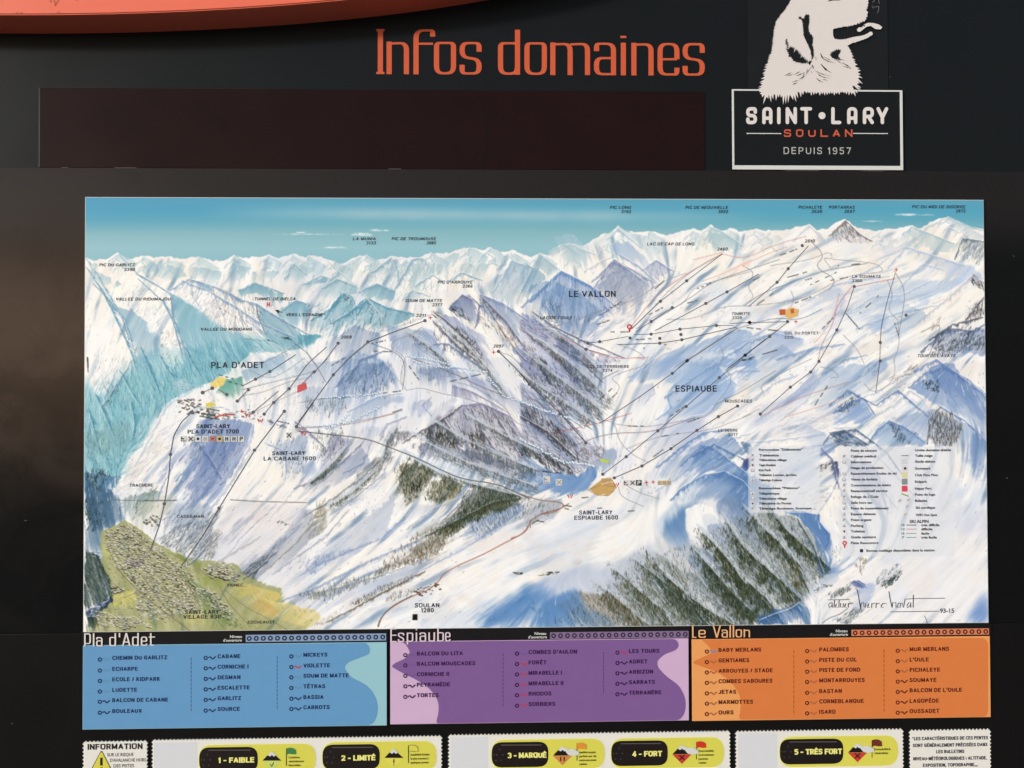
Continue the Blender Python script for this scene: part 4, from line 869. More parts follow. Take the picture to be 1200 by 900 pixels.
P('C4', [(180,30),(250,40),(372,40),(372,90),(420,150),(415,190),(365,250),(480,322),(440,340),(385,335),(360,230),(330,130),(260,70)], (112,144,198), .95, 3, .5)
P('C4', [(60,545),(120,520),(270,470),(330,510),(350,570),(60,575)], (92,124,178), .93, 3, .8)
L('C4', [(80,555),(160,520),(230,500),(270,470)], 1.0, (220,226,236), .8)
S('C4', [(60,540),(280,480),(340,560),(80,570)], 60, 7, [(60,84,130),(170,190,216)], (.2,1), 1.1, .6)
P('C4', [(385,340),(480,325),(420,380),(340,430),(290,440),(260,430)], (196,204,220), .9, 4, .8)
S('C4', [(330,410),(420,370),(430,385),(340,425)], 30, 3, [DK], (-.9,.4), 1.2, .7)
P('C4', [(330,430),(420,380),(600,330),(1165,100),(1165,575),(340,575),(330,500),(280,460)], (234,233,236), .8, 8, .3)
S('C4', [(420,200),(480,190),(470,270),(420,260)], 30, 3, [(150,130,120),(120,110,110)], (0,1), 1, .5)
S('C4', [(530,290),(560,250),(600,270),(560,340)], 50, 4, [(150,120,100),(110,100,90)], (-.1,1), 1.2, .6)
S('C4', [(630,390),(650,340),(740,270),(760,320),(680,400)], 180, 5, [(130,134,150),(90,96,112),(180,190,206)], (-.6,.8), 1.1, .55)
S('C4', [(660,395),(750,310),(750,330),(690,400)], 50, 4, [(30,34,50)], (-.7,.7), 1.5, .8)
P('C4', [(505,400),(525,365),(545,365),(590,400),(560,410),(540,400)], (110,120,178), .9, 2, .3)
P('C4', [(545,400),(620,370),(640,420),(590,470),(540,500),(530,440)], (176,190,220), .7, 6, .7)
S('C4', [(400,430),(500,390),(520,410),(420,450)], 110, 5, [(100,96,104),(140,134,136),(60,60,70)], (-.3,1), 1.1, .6)
S('C4', [(440,560),(550,490),(580,500),(500,570)], 150, 6, [(110,120,136),(80,84,96),(190,200,216)], (-.7,.8), 1.1, .6)
L('C4', [(380,570),(410,545),(460,530),(500,500)], 1, (110,110,120), .7)
P('C4', [(1040,575),(1100,500),(1170,380),(1180,575)], (140,166,216), .85, 16, .1)
P('C4', [(850,360),(1000,260),(1060,240),(960,310),(850,390)], (214,212,220), .5, 8, .4)
P('C4', [(1020,90),(1165,20),(1165,120),(1020,180)], (214,214,226), .6, 8, .3)
# ---- C1: the village in the green valley
P('C1', [(45,-40),(200,-60),(240,90),(140,140),(130,240),(170,400),(45,240)], (96,124,160), .8, 5, .8)
S('C1', [(45,-20),(130,-20),(150,80),(60,160),(45,160)], 170, 6, [(40,50,60),(70,84,100),(150,170,196)], (-.2,1), 1.3, .65)
P('C1', [(560,240),(700,100),(880,0),(1200,0),(1200,540),(1040,520),(1060,450),(880,370),(840,320),(620,290)], (228,226,230), .9, 6, .5)
P('C1', [(540,230),(620,130),(760,20),(700,140),(640,240),(600,290),(560,290)], (150,156,176), .8, 5, .9)
S('C1', [(420,180),(620,60),(760,10),(700,160),(600,290),(480,240)], 480, 9, [(96,100,116),(130,134,150),(190,194,206),(84,96,120)], (-.65,.8), 1.2, .55)
P('C1', [(660,290),(760,180),(860,90),(960,20),(820,170),(720,300)], (176,176,196), .8, 5, .8)
P('C1', [(850,350),(960,270),(1120,110),(1200,20),(1200,60),(1060,220),(970,330),(920,400)], (176,178,200), .8, 5, .8)
S('C1', [(870,370),(900,320),(1060,200),(960,330),(930,395)], 190, 9, [(60,60,72),(96,96,110),(130,130,150)], (-.8,.75), 1.2, .65)
S('C1', [(600,300),(700,150),(760,140),(700,290)], 130, 8, [(110,106,110),(140,134,140)], (-.6,.8), 1.2, .5)
S('C1', [(880,250),(1040,160),(1040,260),(860,300)], 40, 8, [(220,196,180),(206,190,180)], (1,.3), .7, .5)
P('C1', [(1140,470),(1200,420),(1200,540),(1080,530)], (196,200,214), .7, 6, .4)
P('C1', [(120,150),(240,90),(330,140),(440,220),(560,280),(840,320),(870,370),(1060,450),(1030,520),(1200,540),(1200,720),(20,720),(60,600),(180,500),(170,420),(120,330)], (150,158,106), .97, 3, .5, fd=0)
P('C2', [(-20,560),(60,555),(100,570),(115,600),(80,650),(-20,650)], (206,202,140), .9, 4, .6)
for q, c_ in (([(790,420),(900,420),(1060,470),(1010,530),(880,500)],(212,196,112)),([(880,480),(1100,520),(1200,560),(1200,640),(1000,600)],(212,204,140)),([(180,480),(290,450),(300,520),(230,560),(180,520)],(206,206,110)),([(640,380),(740,390),(760,450),(680,440)],(140,160,84)),([(520,280),(600,300),(640,330),(560,320)],(110,130,70)),([(560,560),(700,590),(640,640),(560,630)],(190,190,120)),([(130,200),(200,260),(160,320),(130,260)],(190,196,120)),([(60,650),(140,560),(300,600),(300,650)],(176,180,120)),([(960,500),(1060,560),(1000,600),(900,540)],(196,170,100)),([(560,400),(640,420),(740,540),(860,640),(900,650),(700,620),(620,500)],(110,140,90)),([(440,240),(600,290),(700,330),(600,340)],(120,140,80))):
    P('C1', q, c_, .85, 3, .4)
S('C1', [(130,150),(440,230),(840,330),(1000,480),(1200,560),(1200,660),(60,660),(180,480)], 700, 6, [(130,150,84),(196,192,110),(110,134,80),(206,200,140),(150,130,84)], (.7,.8), 1.2, .5)
P('C1', [(45,240),(90,255),(170,400),(185,480),(120,530),(45,560)], (52,60,66), .95, 3, .8)
S('C1', [(45,240),(90,250),(170,400),(180,480),(45,560)], 280, 5, [(30,36,40),(90,110,124),(60,74,84),(180,196,206)], (.4,1), 1.3, .6)
P('C1', [(45,565),(180,480),(195,500),(110,590),(45,640)], (62,74,118), .95, 3, .5)
S('C1', [(60,545),(170,490),(160,530),(60,600)], 26, 4, [(220,226,236)], (1,-.6), 1.6, .8, taper=False)
P('C1', [(45,590),(100,590),(120,640),(45,665)], (44,50,60), .8, 3, .6)
S('C1', [(45,240),(130,240),(140,290),(60,270)], 30, 3, [(226,230,236)], (1,.3), 1.6, .7)
def houses(q, n, sz=1.5):
    n = int(n*1.0); sz *= 1.35
    Q = tp('C1', q); m, x0, y0, x1, y1 = mask(Q, 1); ys, xs = np.nonzero(m > .5)
    for i in prng.integers(0, len(ys), n):
        x, y = xs[i]+x0, ys[i]+y0; s = sz*SC*(.6+.6*prng.random())
        seg(x-s*.5, y+s*.5, x+s*.5, y+s*.7, s*.6, [(60,58,56),(70,64,60),(60,74,50)][prng.integers(3)], .85)
        seg(x-s*.4, y, x+s*.4, y+s*.2, s*.55, [(236,234,230),(206,200,196),(176,160,156),(226,220,206),(150,130,130)][prng.integers(5)], .95)
S('C1', [(140,160),(240,100),(440,240),(640,360),(660,560),(420,640),(130,640),(180,480),(150,260)], 1500, 2.2, [(120,112,100),(90,88,80),(176,166,150),(206,200,188),(110,116,84),(70,74,66)], (.8,.6), 1.2, .6, .6)
houses([(140,160),(240,100),(330,150),(400,230),(380,330),(280,330),(160,240)], 260)
houses([(200,300),(440,250),(600,370),(640,540),(560,560),(420,600),(300,560),(330,450)], 560)
houses([(660,330),(740,310),(850,360),(840,400),(690,390)], 110)
houses([(120,570),(300,600),(420,640),(250,655),(110,640)], 90)
houses([(560,400),(720,470),(820,560),(780,600),(640,470)], 90)
houses([(160,420),(240,440),(230,470),(180,470)], 30); houses([(340,60),(430,50),(420,110),(350,100)], 24, 1.3)
S('C1', [(260,290),(340,285),(330,320),(280,325)], 40, 3, [(120,80,170),(150,110,190)], (.8,.8), 1.3, .7)
for q, n in (([(140,160),(240,100),(400,200),(440,260),(600,370),(650,540),(560,570),(420,610),(300,570),(280,420),(200,330),(150,240)], 1500), ([(660,320),(760,300),(860,350),(830,400),(690,380)], 200), ([(100,560),(300,590),(420,640),(110,650)], 200), ([(560,400),(720,470),(840,580),(780,600),(620,480)], 160)):
    Q = tp('C1', q); mm, x0, y0, x1, y1 = mask(Q, 1); ys, xs = np.nonzero(mm > .5)
    for i in prng.integers(0, len(ys), n):
        x, y = xs[i]+x0, ys[i]+y0; a_ = 0; l = 2+2.2*prng.random()
        seg(x, y+1.2, x+l, y+1.8, 1.1, (70,70,64), .55); seg(x, y, x+l, y+.6, 1.9, [(240,238,232),(214,212,206),(190,182,172),(226,216,206)][prng.integers(4)], .85)
RD = (120,112,96)
for q, w_ in (([(200,330),(300,440),(450,560),(590,665)],1.6),([(300,180),(400,250),(520,330),(700,580),(780,665)],1.2),([(150,200),(180,280),(240,380)],1),([(480,360),(560,390),(640,540)],1.1),([(620,330),(740,420),(770,500),(900,640)],1.3),([(760,440),(860,530),(1000,600),(1100,660)],1.1),([(330,360),(420,500),(560,640)],1.2),([(600,340),(760,410),(880,430)],.8),([(190,510),(330,450)],.9)):
    L('C1', q, w_, (196,184,160), .8); L('C1', [(x+3, y+2) for x, y in q], w_*.5, (90,84,76), .6)
S('C1', [(500,320),(700,480),(880,650),(800,640),(600,450)], 200, 2.4, [(44,74,44),(70,100,60)], (.7,.7), 1.4, .65)
relief(.18)
# crests
SH = (140,164,204); SG = (150,176,200); PV = (140,138,176)
for t, q, ln, c_, an, a_ in (
 ('A1',[(45,320),(110,420),(200,575),(250,650),(290,780),(310,860)],11,(140,172,200),(.8,.7),.5),('A1',[(215,300),(310,400),(400,450),(485,505),(495,620),(540,740),(575,870)],13,(140,172,200),(.75,.7),.45),
 ('A1',[(480,490),(580,430),(660,452),(770,490),(860,540),(935,560),(1000,600),(1100,660),(1200,715)],9,(146,166,198),(.1,1),.5),('A1',[(590,430),(600,520),(650,590)],5,(170,176,200),(.8,.6),.4),('A1',[(700,470),(730,560),(770,640)],5,(170,176,200),(.8,.6),.4),('A1',[(780,490),(830,580),(870,690)],6,(166,172,200),(.8,.6),.4),
 ('A1',[(840,490),(930,450),(1000,475),(1080,505)],8,SG,(.2,1),.5),('A1',[(1060,600),(1140,540),(1200,560)],7,SG,(.4,1),.45),('A1',[(1080,430),(1130,350),(1190,400)],7,SG,(.5,1),.45),
 ('A2',[(20,460),(120,413),(165,430)],7,SG,(.4,1),.5),('A2',[(120,480),(200,430),(300,470)],7,SG,(.4,1),.5),('A2',[(310,500),(410,455),(495,495)],8,SG,(.3,1),.5),('A2',[(130,640),(180,560),(235,500),(285,545),(300,640)],9,(120,166,192),(.7,.8),.5),('A2',[(300,620),(330,560),(360,530),(460,580),(600,612)],8,(120,166,192),(.3,1),.5),
 ('A2',[(380,400),(480,318),(510,380),(520,460)],8,SG,(.7,.7),.5),('A2',[(500,480),(590,330),(640,320),(700,400)],8,SG,(.7,.8),.5),('A2',[(600,470),(700,410),(760,450)],6,SG,(.6,.8),.5),('A2',[(780,440),(850,395),(960,440)],7,SG,(.5,.8),.45),('A2',[(540,540),(590,490),(680,520)],6,SG,(.5,.8),.4),
 ('A2',[(1110,335),(1060,420),(1010,500)],9,(170,190,212),(.8,.6),.45),('A2',[(1110,335),(1150,350),(1200,365)],9,(170,190,212),(.2,1),.45),('A2',[(800,560),(850,510),(905,540),(930,600)],8,PV,(.3,1),.55),('A2',[(945,515),(1000,600),(1060,700),(1130,800),(1200,870)],9,(120,112,140),(.2,1),.4),('A2',[(945,510),(1060,555),(1200,650)],9,(150,160,196),(.1,1),.45),
 ('A2',[(700,600),(760,640),(850,720),(930,800),(985,880)],8,(110,102,130),(.2,1),.5),('A2',[(430,700),(560,660),(700,610)],5,(190,196,216),(.1,1),.4),('A2',[(640,700),(600,760),(620,830),(580,889)],7,(176,186,212),(.8,.5),.45),('A2',[(760,760),(740,830),(780,889)],6,(150,150,180),(.8,.5),.45),
 ('B1',[(130,250),(200,150),(290,0)],10,(120,150,180),(.8,.6),.35),('B1',[(300,560),(380,410),(470,240),(600,170)],7,(196,204,222),(.5,.9),.5),('B1',[(640,460),(580,560),(510,640)],9,SH,(.7,.7),.5),('B1',[(920,340),(890,470),(840,570),(780,680),(640,850)],8,(190,196,216),(.7,.7),.5),('B1',[(660,440),(700,540),(760,640)],8,SH,(-.5,.8),.4),
 ('B1',[(980,440),(1080,480),(1090,600)],6,SH,(.6,.7),.4),('B1',[(1080,640),(960,760),(820,889)],9,(206,206,216),(.4,.9),.5),('B1',[(1190,600),(1100,720),(980,860)],8,(206,204,214),(.5,.8),.4),
 ('B2',[(280,420),(240,500),(160,580),(60,650)],9,PV,(-.5,.8),.45),('B2',[(380,430),(340,540),(230,600)],8,PV,(-.6,.7),.45),('B2',[(490,480),(440,600),(370,660),(240,760),(130,889)],8,(160,160,186),(-.6,.7),.4),('B2',[(620,530),(540,600),(520,700)],8,(120,112,110),(.4,.9),.4),('B2',[(850,245),(740,320),(620,385),(540,440)],9,(110,100,130),(.1,1),.5),
 ('B2',[(850,245),(950,230),(1100,300),(1160,400),(1200,440)],9,(150,140,176),(.1,1),.45),('B2',[(760,320),(800,380),(850,460)],8,(110,100,126),(-.4,.9),.5),('B2',[(900,260),(960,380),(1040,500)],9,(120,110,140),(-.5,.9),.45),('B2',[(1010,270),(1080,380),(1160,520)],8,(120,110,140),(-.5,.9),.45),
 ('B2',[(690,300),(640,240),(690,200)],6,(176,180,206),(.6,.7),.5),('B2',[(560,300),(460,340),(420,400)],7,(176,180,206),(.7,.6),.5),('B2',[(800,140),(900,170),(1010,230),(1100,290)],6,(160,156,186),(.1,1),.45),('B2',[(250,280),(400,200),(540,180)],7,(170,186,214),(.2,1),.45),('B2',[(940,690),(850,740),(700,889)],8,(150,150,170),(.6,.7),.4),
 ('B2',[(190,150),(240,80),(330,30)],8,(130,150,190),(.6,.8),.5),('B2',[(450,20),(510,90),(540,140)],6,(200,206,222),(-.6,.8),.5),('B2',[(480,40),(450,110),(400,180)],6,SH,(-.8,.4),.4),
 ('B2',[(560,889),(700,780),(900,700)],7,(180,186,206),(.4,.9),.4),('C2',[(540,90),(440,180),(300,240),(130,310),(0,380)],8,(160,174,210),(-.3,-1),.5),('C2',[(0,480),(200,440),(400,380),(560,330)],6,(170,174,190),(.1,1),.4),('C2',[(1180,30),(1050,120),(860,240),(600,370)],7,(170,184,214),(-.2,-1),.45),
 ('A3',[(0,500),(60,375),(20,345)],8,(150,176,206),(.8,.6),.4),('A3',[(60,370),(100,300),(150,340),(200,380)],7,FAR,(.3,1),.5),('A3',[(150,300),(255,250),(330,280),(390,305)],8,(190,202,214),(.3,1),.5),('A3',[(480,330),(465,260),(480,250)],7,FAR,(.9,.3),.5),('A3',[(510,300),(620,365),(700,440)],7,(170,182,210),(-.2,1),.5),
 ('A3',[(0,575),(110,480),(210,388),(300,430),(400,490),(510,585)],13,(140,160,204),(.1,1),.5),('A3',[(380,480),(470,340),(560,370),(700,450)],11,(160,164,196),(-.3,1),.5),('A3',[(640,380),(705,332),(795,390)],9,(160,168,200),(-.1,1),.5),('A3',[(330,390),(430,330),(470,320)],6,(206,206,216),(.3,1),.5),
 ('A3',[(960,230),(990,160),(1060,190),(1165,262)],8,(180,200,212),(.2,1),.5),('B3',[(0,560),(100,590),(220,600)],8,(70,74,110),(-.6,-.8),.4),('A3',[(60,600),(200,690),(330,750),(540,840)],9,(140,130,166),(.3,1),.45),('A3',[(0,690),(120,760),(230,860)],8,(130,116,146),(.4,1),.45),
 ('B3',[(90,0),(160,130),(230,280)],10,(96,90,126),(-.7,.6),.5),('B3',[(210,0),(300,110),(360,210)],9,(130,130,170),(-.6,.7),.45),('B3',[(20,90),(160,220),(320,400)],9,(130,124,160),(-.6,.7),.4),('B3',[(0,300),(140,380),(290,520)],9,(96,86,110),(-.5,.8),.45),
 ('B3',[(560,100),(700,0)],8,(170,190,222),(.6,.7),.5),('B3',[(800,130),(760,200),(780,260),(700,320)],9,(160,184,220),(.8,.4),.5),('B3',[(1000,0),(1050,70),(1130,140)],7,(170,190,222),(-.7,.6),.4),('B3',[(640,240),(700,180),(690,130)],6,(190,196,216),(-.8,-.2),.4),
 ('B3',[(700,690),(830,610),(950,520),(1090,420),(1200,390)],7,(190,200,222),(.5,.9),.5),('B3',[(780,740),(830,680),(950,608),(1060,588),(1160,640),(1200,690)],12,(110,142,196),(.1,1),.45),('B3',[(830,560),(940,450),(1010,470),(1180,600)],10,(130,158,206),(.2,1),.5),('B3',[(870,310),(960,290),(1040,220)],6,(190,200,222),(.2,1),.4),
 
 ('A4',[(240,215),(315,135),(400,215)],6,(206,206,214),(.3,1),.5),('A4',[(410,190),(490,113),(560,180),(620,215)],8,(140,124,134),(.3,1),.5),('A4',[(690,340),(780,240),(900,280),(1060,330)],8,(186,200,224),(.3,1),.5),('A4',[(500,400),(640,330),(700,290)],6,(190,200,222),(.3,1),.45),('A4',[(300,500),(440,420),(540,400),(700,380)],6,(180,192,218),(.3,1),.45),
 ('A4',[(760,180),(810,145),(900,180),(1020,230)],8,FAR,(.2,1),.5),('A4',[(870,150),(980,100),(1090,150),(1155,160)],8,(196,206,214),(.2,1),.5),('A4',[(1010,300),(1050,200),(1155,215)],9,(130,134,150),(.2,1),.5),('A4',[(740,440),(860,320),(960,350)],7,(190,204,226),(.3,1),.45),('A4',[(500,560),(620,480),(760,470),(900,400)],7,(180,196,222),(.3,1),.4),
 ('A4',[(830,600),(960,500),(1090,380),(1155,410)],9,(200,200,212),(.2,1),.45),('A4',[(850,740),(960,640),(1000,630),(1100,640),(1155,610)],10,(120,130,170),(.1,1),.55),('A4',[(1060,590),(1150,480)],8,(120,112,130),(.6,.8),.5),('A4',[(0,690),(150,650),(290,680)],8,(176,192,222),(.2,1),.5),('A4',[(380,640),(470,540),(490,460)],6,(190,196,220),(-.8,.4),.45),
 ('B4',[(60,300),(250,160),(360,50)],7,(186,196,220),(.5,.8),.5),('B4',[(360,110),(300,200),(170,300)],7,(200,206,222),(.3,.9),.4),('B4',[(430,260),(520,200),(580,190),(635,270)],10,(120,146,200),(.1,1),.5),('B4',[(200,370),(330,300),(440,240),(480,130)],6,(206,208,220),(.4,.9),.45),('B4',[(560,190),(640,160),(790,60)],7,(196,202,222),(.2,1),.45),
 ('B4',[(790,140),(870,65),(960,40),(1080,100),(1165,190)],12,(140,160,204),(.1,1),.5),('B4',[(640,270),(720,220),(800,150),(870,200),(820,270)],8,(200,206,222),(.4,.8),.5),('B4',[(600,400),(640,340),(700,295),(780,330),(870,400)],9,(130,154,200),(.2,1),.5),('B4',[(930,220),(1060,295),(1110,340),(1165,400)],10,(140,160,206),(.4,1),.5),('B4',[(380,410),(420,360),(480,340),(600,410)],8,(100,112,150),(.3,1),.5),
 ('B4',[(430,330),(540,330),(640,270)],6,(190,200,222),(.1,1),.4),('B4',[(30,400),(200,385),(400,360)],6,(190,200,222),(.1,1),.4),('B4',[(20,470),(200,450),(390,440)],7,(206,210,226),(.1,1),.4),('B4',[(360,740),(430,640),(470,540)],7,(190,190,206),(-.8,.4),.4),('B4',[(880,410),(890,290),(940,230)],6,(110,90,90),(.9,.3),.4),
 ('C4',[(385,335),(340,200),(260,70)],8,(70,90,120),(-.8,.2),.4),('C4',[(370,250),(415,190),(415,150),(370,90)],5,(100,130,190),(-1,.1),.4),('C4',[(505,400),(530,365),(590,400)],5,(120,130,180),(.2,1),.5),

 ('C1',[(1200,0),(1060,190),(960,330)],9,(176,176,196),(-.6,.7),.4),('C1',[(1040,0),(860,170),(760,300)],9,(176,176,196),(-.6,.7),.4),('C1',[(760,10),(640,120),(560,240)],9,(140,146,170),(-.6,.7),.4)):
    CREST(t, q, ln, c_, an, a_)
BG = (150,146,152); GG = (140,150,172); BW = (128,108,98)
for t, q, ln, c_, an, a_ in (
 ('E',[(640,230),(600,300),(560,350),(470,430)],9,(170,158,146),(-.4,.9),.45),('E',[(520,360),(470,410),(425,442)],7,(110,110,124),(-.3,.9),.6),('E',[(355,325),(300,390),(270,410)],8,GG,(-.4,.9),.5),('E',[(470,330),(400,370),(350,400)],6,(190,186,192),(.2,1),.4),
 ('E',[(740,80),(690,130),(620,180),(555,205)],10,(150,146,168),(-.2,1),.5),('E',[(800,110),(740,170),(660,230),(590,275)],10,(140,134,142),(-.3,1),.5),('E',[(700,260),(640,330),(540,400),(500,430)],8,(176,180,200),(-.3,1),.45),('E',[(1000,270),(880,340),(760,390),(600,470),(520,500)],10,(160,172,202),(.2,1),.5),
 ('E',[(900,420),(780,480),(690,530),(640,555)],6,BW,(.1,1),.55),('E',[(860,120),(830,180),(850,230)],10,(110,100,84),(.5,.9),.5),('E',[(1150,230),(1080,240),(960,300),(900,330)],12,(96,92,80),(.1,1),.5),('E',[(560,30),(600,60),(640,100)],8,(150,140,176),(-.7,.6),.5),
 ('E',[(310,90),(340,130),(370,180)],8,(120,130,176),(-.6,.7),.5),('E',[(420,60),(400,110),(350,160),(300,220),(240,290)],11,(140,150,190),(-.7,.6),.5),('E',[(250,130),(220,190),(200,240)],9,(150,160,196),(-.6,.7),.45),
 ('G',[(640,180),(720,250),(790,330)],9,(190,200,212),(.6,.8),.4),('G',[(15,200),(60,270),(90,330),(130,420),(150,480)],14,(130,166,196),(.8,.6),.5),('G',[(150,230),(215,290),(240,340),(265,430)],14,(130,166,196),(.8,.6),.5),('G',[(265,235),(340,265),(400,300),(460,340),(560,385)],10,(150,170,200),(.3,1),.45),
 ('G',[(680,270),(650,310),(600,340)],9,(110,160,190),(.8,.6),.6),('G',[(740,285),(700,320),(650,350)],9,(110,160,190),(.8,.6),.5),('G',[(880,400),(960,400),(1060,470),(1100,520)],9,(130,140,176),(-.4,.9),.5),('G',[(690,500),(730,440),(790,420)],10,(120,136,176),(.5,.9),.5),('G',[(1050,280),(1110,340),(1180,440)],12,(130,120,146),(-.3,1),.5),
 ('G',[(920,340),(980,400),(1040,450)],10,(120,112,136),(-.2,1),.55),('G',[(1010,270),(1040,300),(1030,360)],9,(130,130,170),(.8,.5),.5),
 ('H',[(0,290),(80,210),(160,250),(210,320)],13,(130,156,204),(.1,1),.45),('H',[(160,240),(220,180),(300,240)],12,(150,156,190),(.1,1),.45),('H',[(50,160),(90,140),(130,170)],8,(176,196,212),(.4,1),.5),('H',[(200,130),(230,100),(290,150)],9,(176,196,212),(.5,1),.45),
 ('H',[(350,540),(440,480),(560,400),(640,370)],10,(150,172,210),(.3,1),.5),('H',[(640,440),(740,410),(820,400)],9,(150,172,210),(.2,1),.45),('H',[(760,480),(820,440),(880,430)],9,(150,172,210),(.2,1),.5),('H',[(850,360),(960,320),(1060,300)],8,(176,192,216),(.2,1),.45),('H',[(1000,470),(1060,440),(1130,490),(1180,530)],14,(130,150,200),(.1,1),.5),
 ('H',[(1040,390),(1100,350),(1180,330)],9,(100,98,120),(.1,1),.55),('H',[(780,560),(830,520),(900,560)],11,(110,136,190),(.1,1),.5),('H',[(900,560),(960,520),(1040,590)],10,(130,150,196),(.1,1),.5),('H',[(0,380),(60,420),(120,480),(170,540)],12,(110,106,140),(-.4,.9),.5),('H',[(60,400),(130,440),(190,500)],10,(110,110,150),(-.4,.9),.45),
 ('H',[(300,470),(340,430),(420,400)],8,(190,200,220),(.4,.9),.45),('H',[(480,500),(540,470),(600,470)],9,(170,186,216),(.2,1),.45),('H',[(560,560),(640,500),(700,480)],8,(186,196,218),(.3,1),.45),
 ('D',[(330,150),(400,90),(450,60),(520,50)],11,(130,156,204),(.3,1),.5),('D',[(420,120),(480,90),(560,130)],11,(110,140,190),(.2,1),.5),('D',[(600,110),(700,100),(780,90)],7,(170,184,214),(.1,1),.45),('D',[(780,60),(850,50),(930,110),(980,180)],9,(110,124,160),(.2,1),.5),('D',[(860,120),(900,180),(960,260)],9,(180,184,206),(-.5,.8),.4),
 ('D',[(760,100),(790,130),(800,180),(830,260)],8,(130,130,176),(-.7,.5),.5)):
    CREST(t, q, ln, c_, an, a_, la=.4)
for t, q, n_, c_ in (('E',[(820,140),(900,130),(920,180),(860,240),(820,200)],220,MIX),('E',[(900,190),(960,170),(1000,200),(940,240),(890,230)],200,MIX),('E',[(960,280),(1050,230),(1150,220),(1150,250),(1000,300),(900,340)],420,DKG),('E',[(880,320),(960,300),(900,380),(820,410),(760,420)],260,BRN),
    ('E',[(600,60),(680,40),(690,90),(620,130)],130,MIX),('E',[(560,480),(700,440),(760,430),(640,500)],160,MIX),('G',[(960,350),(1010,360),(1060,450),(1000,420)],150,[(80,72,90),(120,104,110),(60,54,66)]),('H',[(0,420),(60,460),(180,560),(160,590),(60,560),(0,520)],420,[(84,74,90),(116,104,120),(64,56,70),(150,140,160)]),
    ('H',[(1050,410),(1140,370),(1185,380),(1185,400),(1090,420)],160,[(60,60,80),(96,90,104)]),('D',[(1040,10),(1100,0),(1130,60),(1060,80)],200,[(90,66,58),(120,90,80),(226,216,206),(60,50,56)])):
    S(t, q, n_, 5.5, c_, (.05,1), 1.1, .6)
for t, q, c_, a_ in (('G',[(640,400),(720,350),(790,370),(760,440),(660,450)],(130,150,190),.6),('G',[(800,350),(900,370),(960,420),(900,450),(820,420)],(150,166,200),.55),('G',[(560,460),(700,430),(780,460),(700,520),(560,520)],(140,160,196),.45),('G',[(880,470),(960,450),(1040,500),(960,520)],(150,160,196),.5),
    ('H',[(0,250),(60,230),(130,270),(200,330),(100,350),(0,330)],(120,150,196),.55),('H',[(170,250),(230,200),(330,250),(260,320)],(160,168,196),.55),('H',[(60,120),(110,110),(180,170),(120,200)],(176,200,214),.6),('H',[(350,500),(480,430),(560,440),(500,500),(420,540)],(150,176,214),.5),('H',[(560,460),(660,400),(700,430),(640,500),(560,540)],(150,172,208),.45),
    ('H',[(700,520),(780,460),(880,450),(860,500),(760,560)],(160,180,212),.5),('H',[(880,300),(960,280),(1040,330),(960,380),(890,360)],(160,182,214),.45),('H',[(1040,460),(1100,450),(1180,540),(1180,599),(1100,560)],(120,144,196),.6),('H',[(60,380),(150,420),(200,500),(170,540),(90,470)],(120,124,166),.5),
    ('D',[(330,160),(420,90),(520,60),(560,110),(460,140),(380,180)],(120,148,198),.6),('D',[(700,30),(790,70),(800,110),(700,100)],(160,176,210),.5),('D',[(940,20),(1000,60),(1100,110),(1190,130),(1190,60),(1060,0)],(140,160,200),.5),('D',[(820,120),(900,150),(950,260),(870,240)],(150,156,196),.5),
    ('E',[(740,100),(660,150),(580,190),(560,230),(660,200),(760,150)],(150,160,190),.5),('E',[(600,260),(540,330),(430,420),(420,445),(540,400),(620,320)],(160,166,186),.5),('E',[(820,230),(700,300),(560,420),(520,460),(660,420),(800,320)],(170,180,204),.45),('E',[(920,380),(780,440),(600,480),(560,520),(700,500),(880,440)],(160,172,204),.45),
    ('E',[(960,120),(1060,90),(1180,150),(1190,210),(1080,190)],(110,110,140),.45),('E',[(280,100),(420,70),(360,170),(300,240),(230,200)],(120,138,190),.5),('E',[(20,180),(110,230),(60,290),(10,300)],(80,110,150),.6)):
    P(t, q, c_, a_, 3, .95, fd=.5)
# fine rock and tree flecks, and bright snow ribs, scattered where the noise gathers them
for i in range(9000):
    x = int(prng.integers(20, CW-20)); y = int(prng.integers(160, CH-20))
    gx_p, gy_p = x/SC+PX0, y/SC+PY0
    if LAND[y, x] < 1 or calm[y, x] > .45 or (gx_p < 330 and gy_p > 600) or WREL[y, x] < .5: continue
    g_ = NZF[y, x]*.55+NZG[y, x]*.55; dx, dy = FU[y, x], FV[y, x]; far_ = gy_p < 345 or (gx_p < 240 and gy_p < 520)
    if g_ > .63 and prng.random() < .55:
        l = (2+5*prng.random()); c_ = [(84,84,100),(112,106,116),(126,140,170),(104,96,92)][prng.integers(4)] if not far_ else (120,160,184)
        seg(x, y, x+dx*l, y+dy*l, .5, c_, .5, 1.5)
    elif g_ < .50 and i % 2:
        l = 8+22*prng.random(); seg(x, y, x+dx*l, y+dy*l, .4, (246,246,246), .45, 2.2)
        seg(x+2.2, y+.6, x+2.2+dx*l, y+.6+dy*l, .3, (150,172,204) if not far_ else (140,180,200), .38, 1.7)
PRP = [(112,98,104),(136,122,126),(160,150,160),(200,198,210),(226,226,234),(96,84,88),(130,116,104),(236,236,240)]
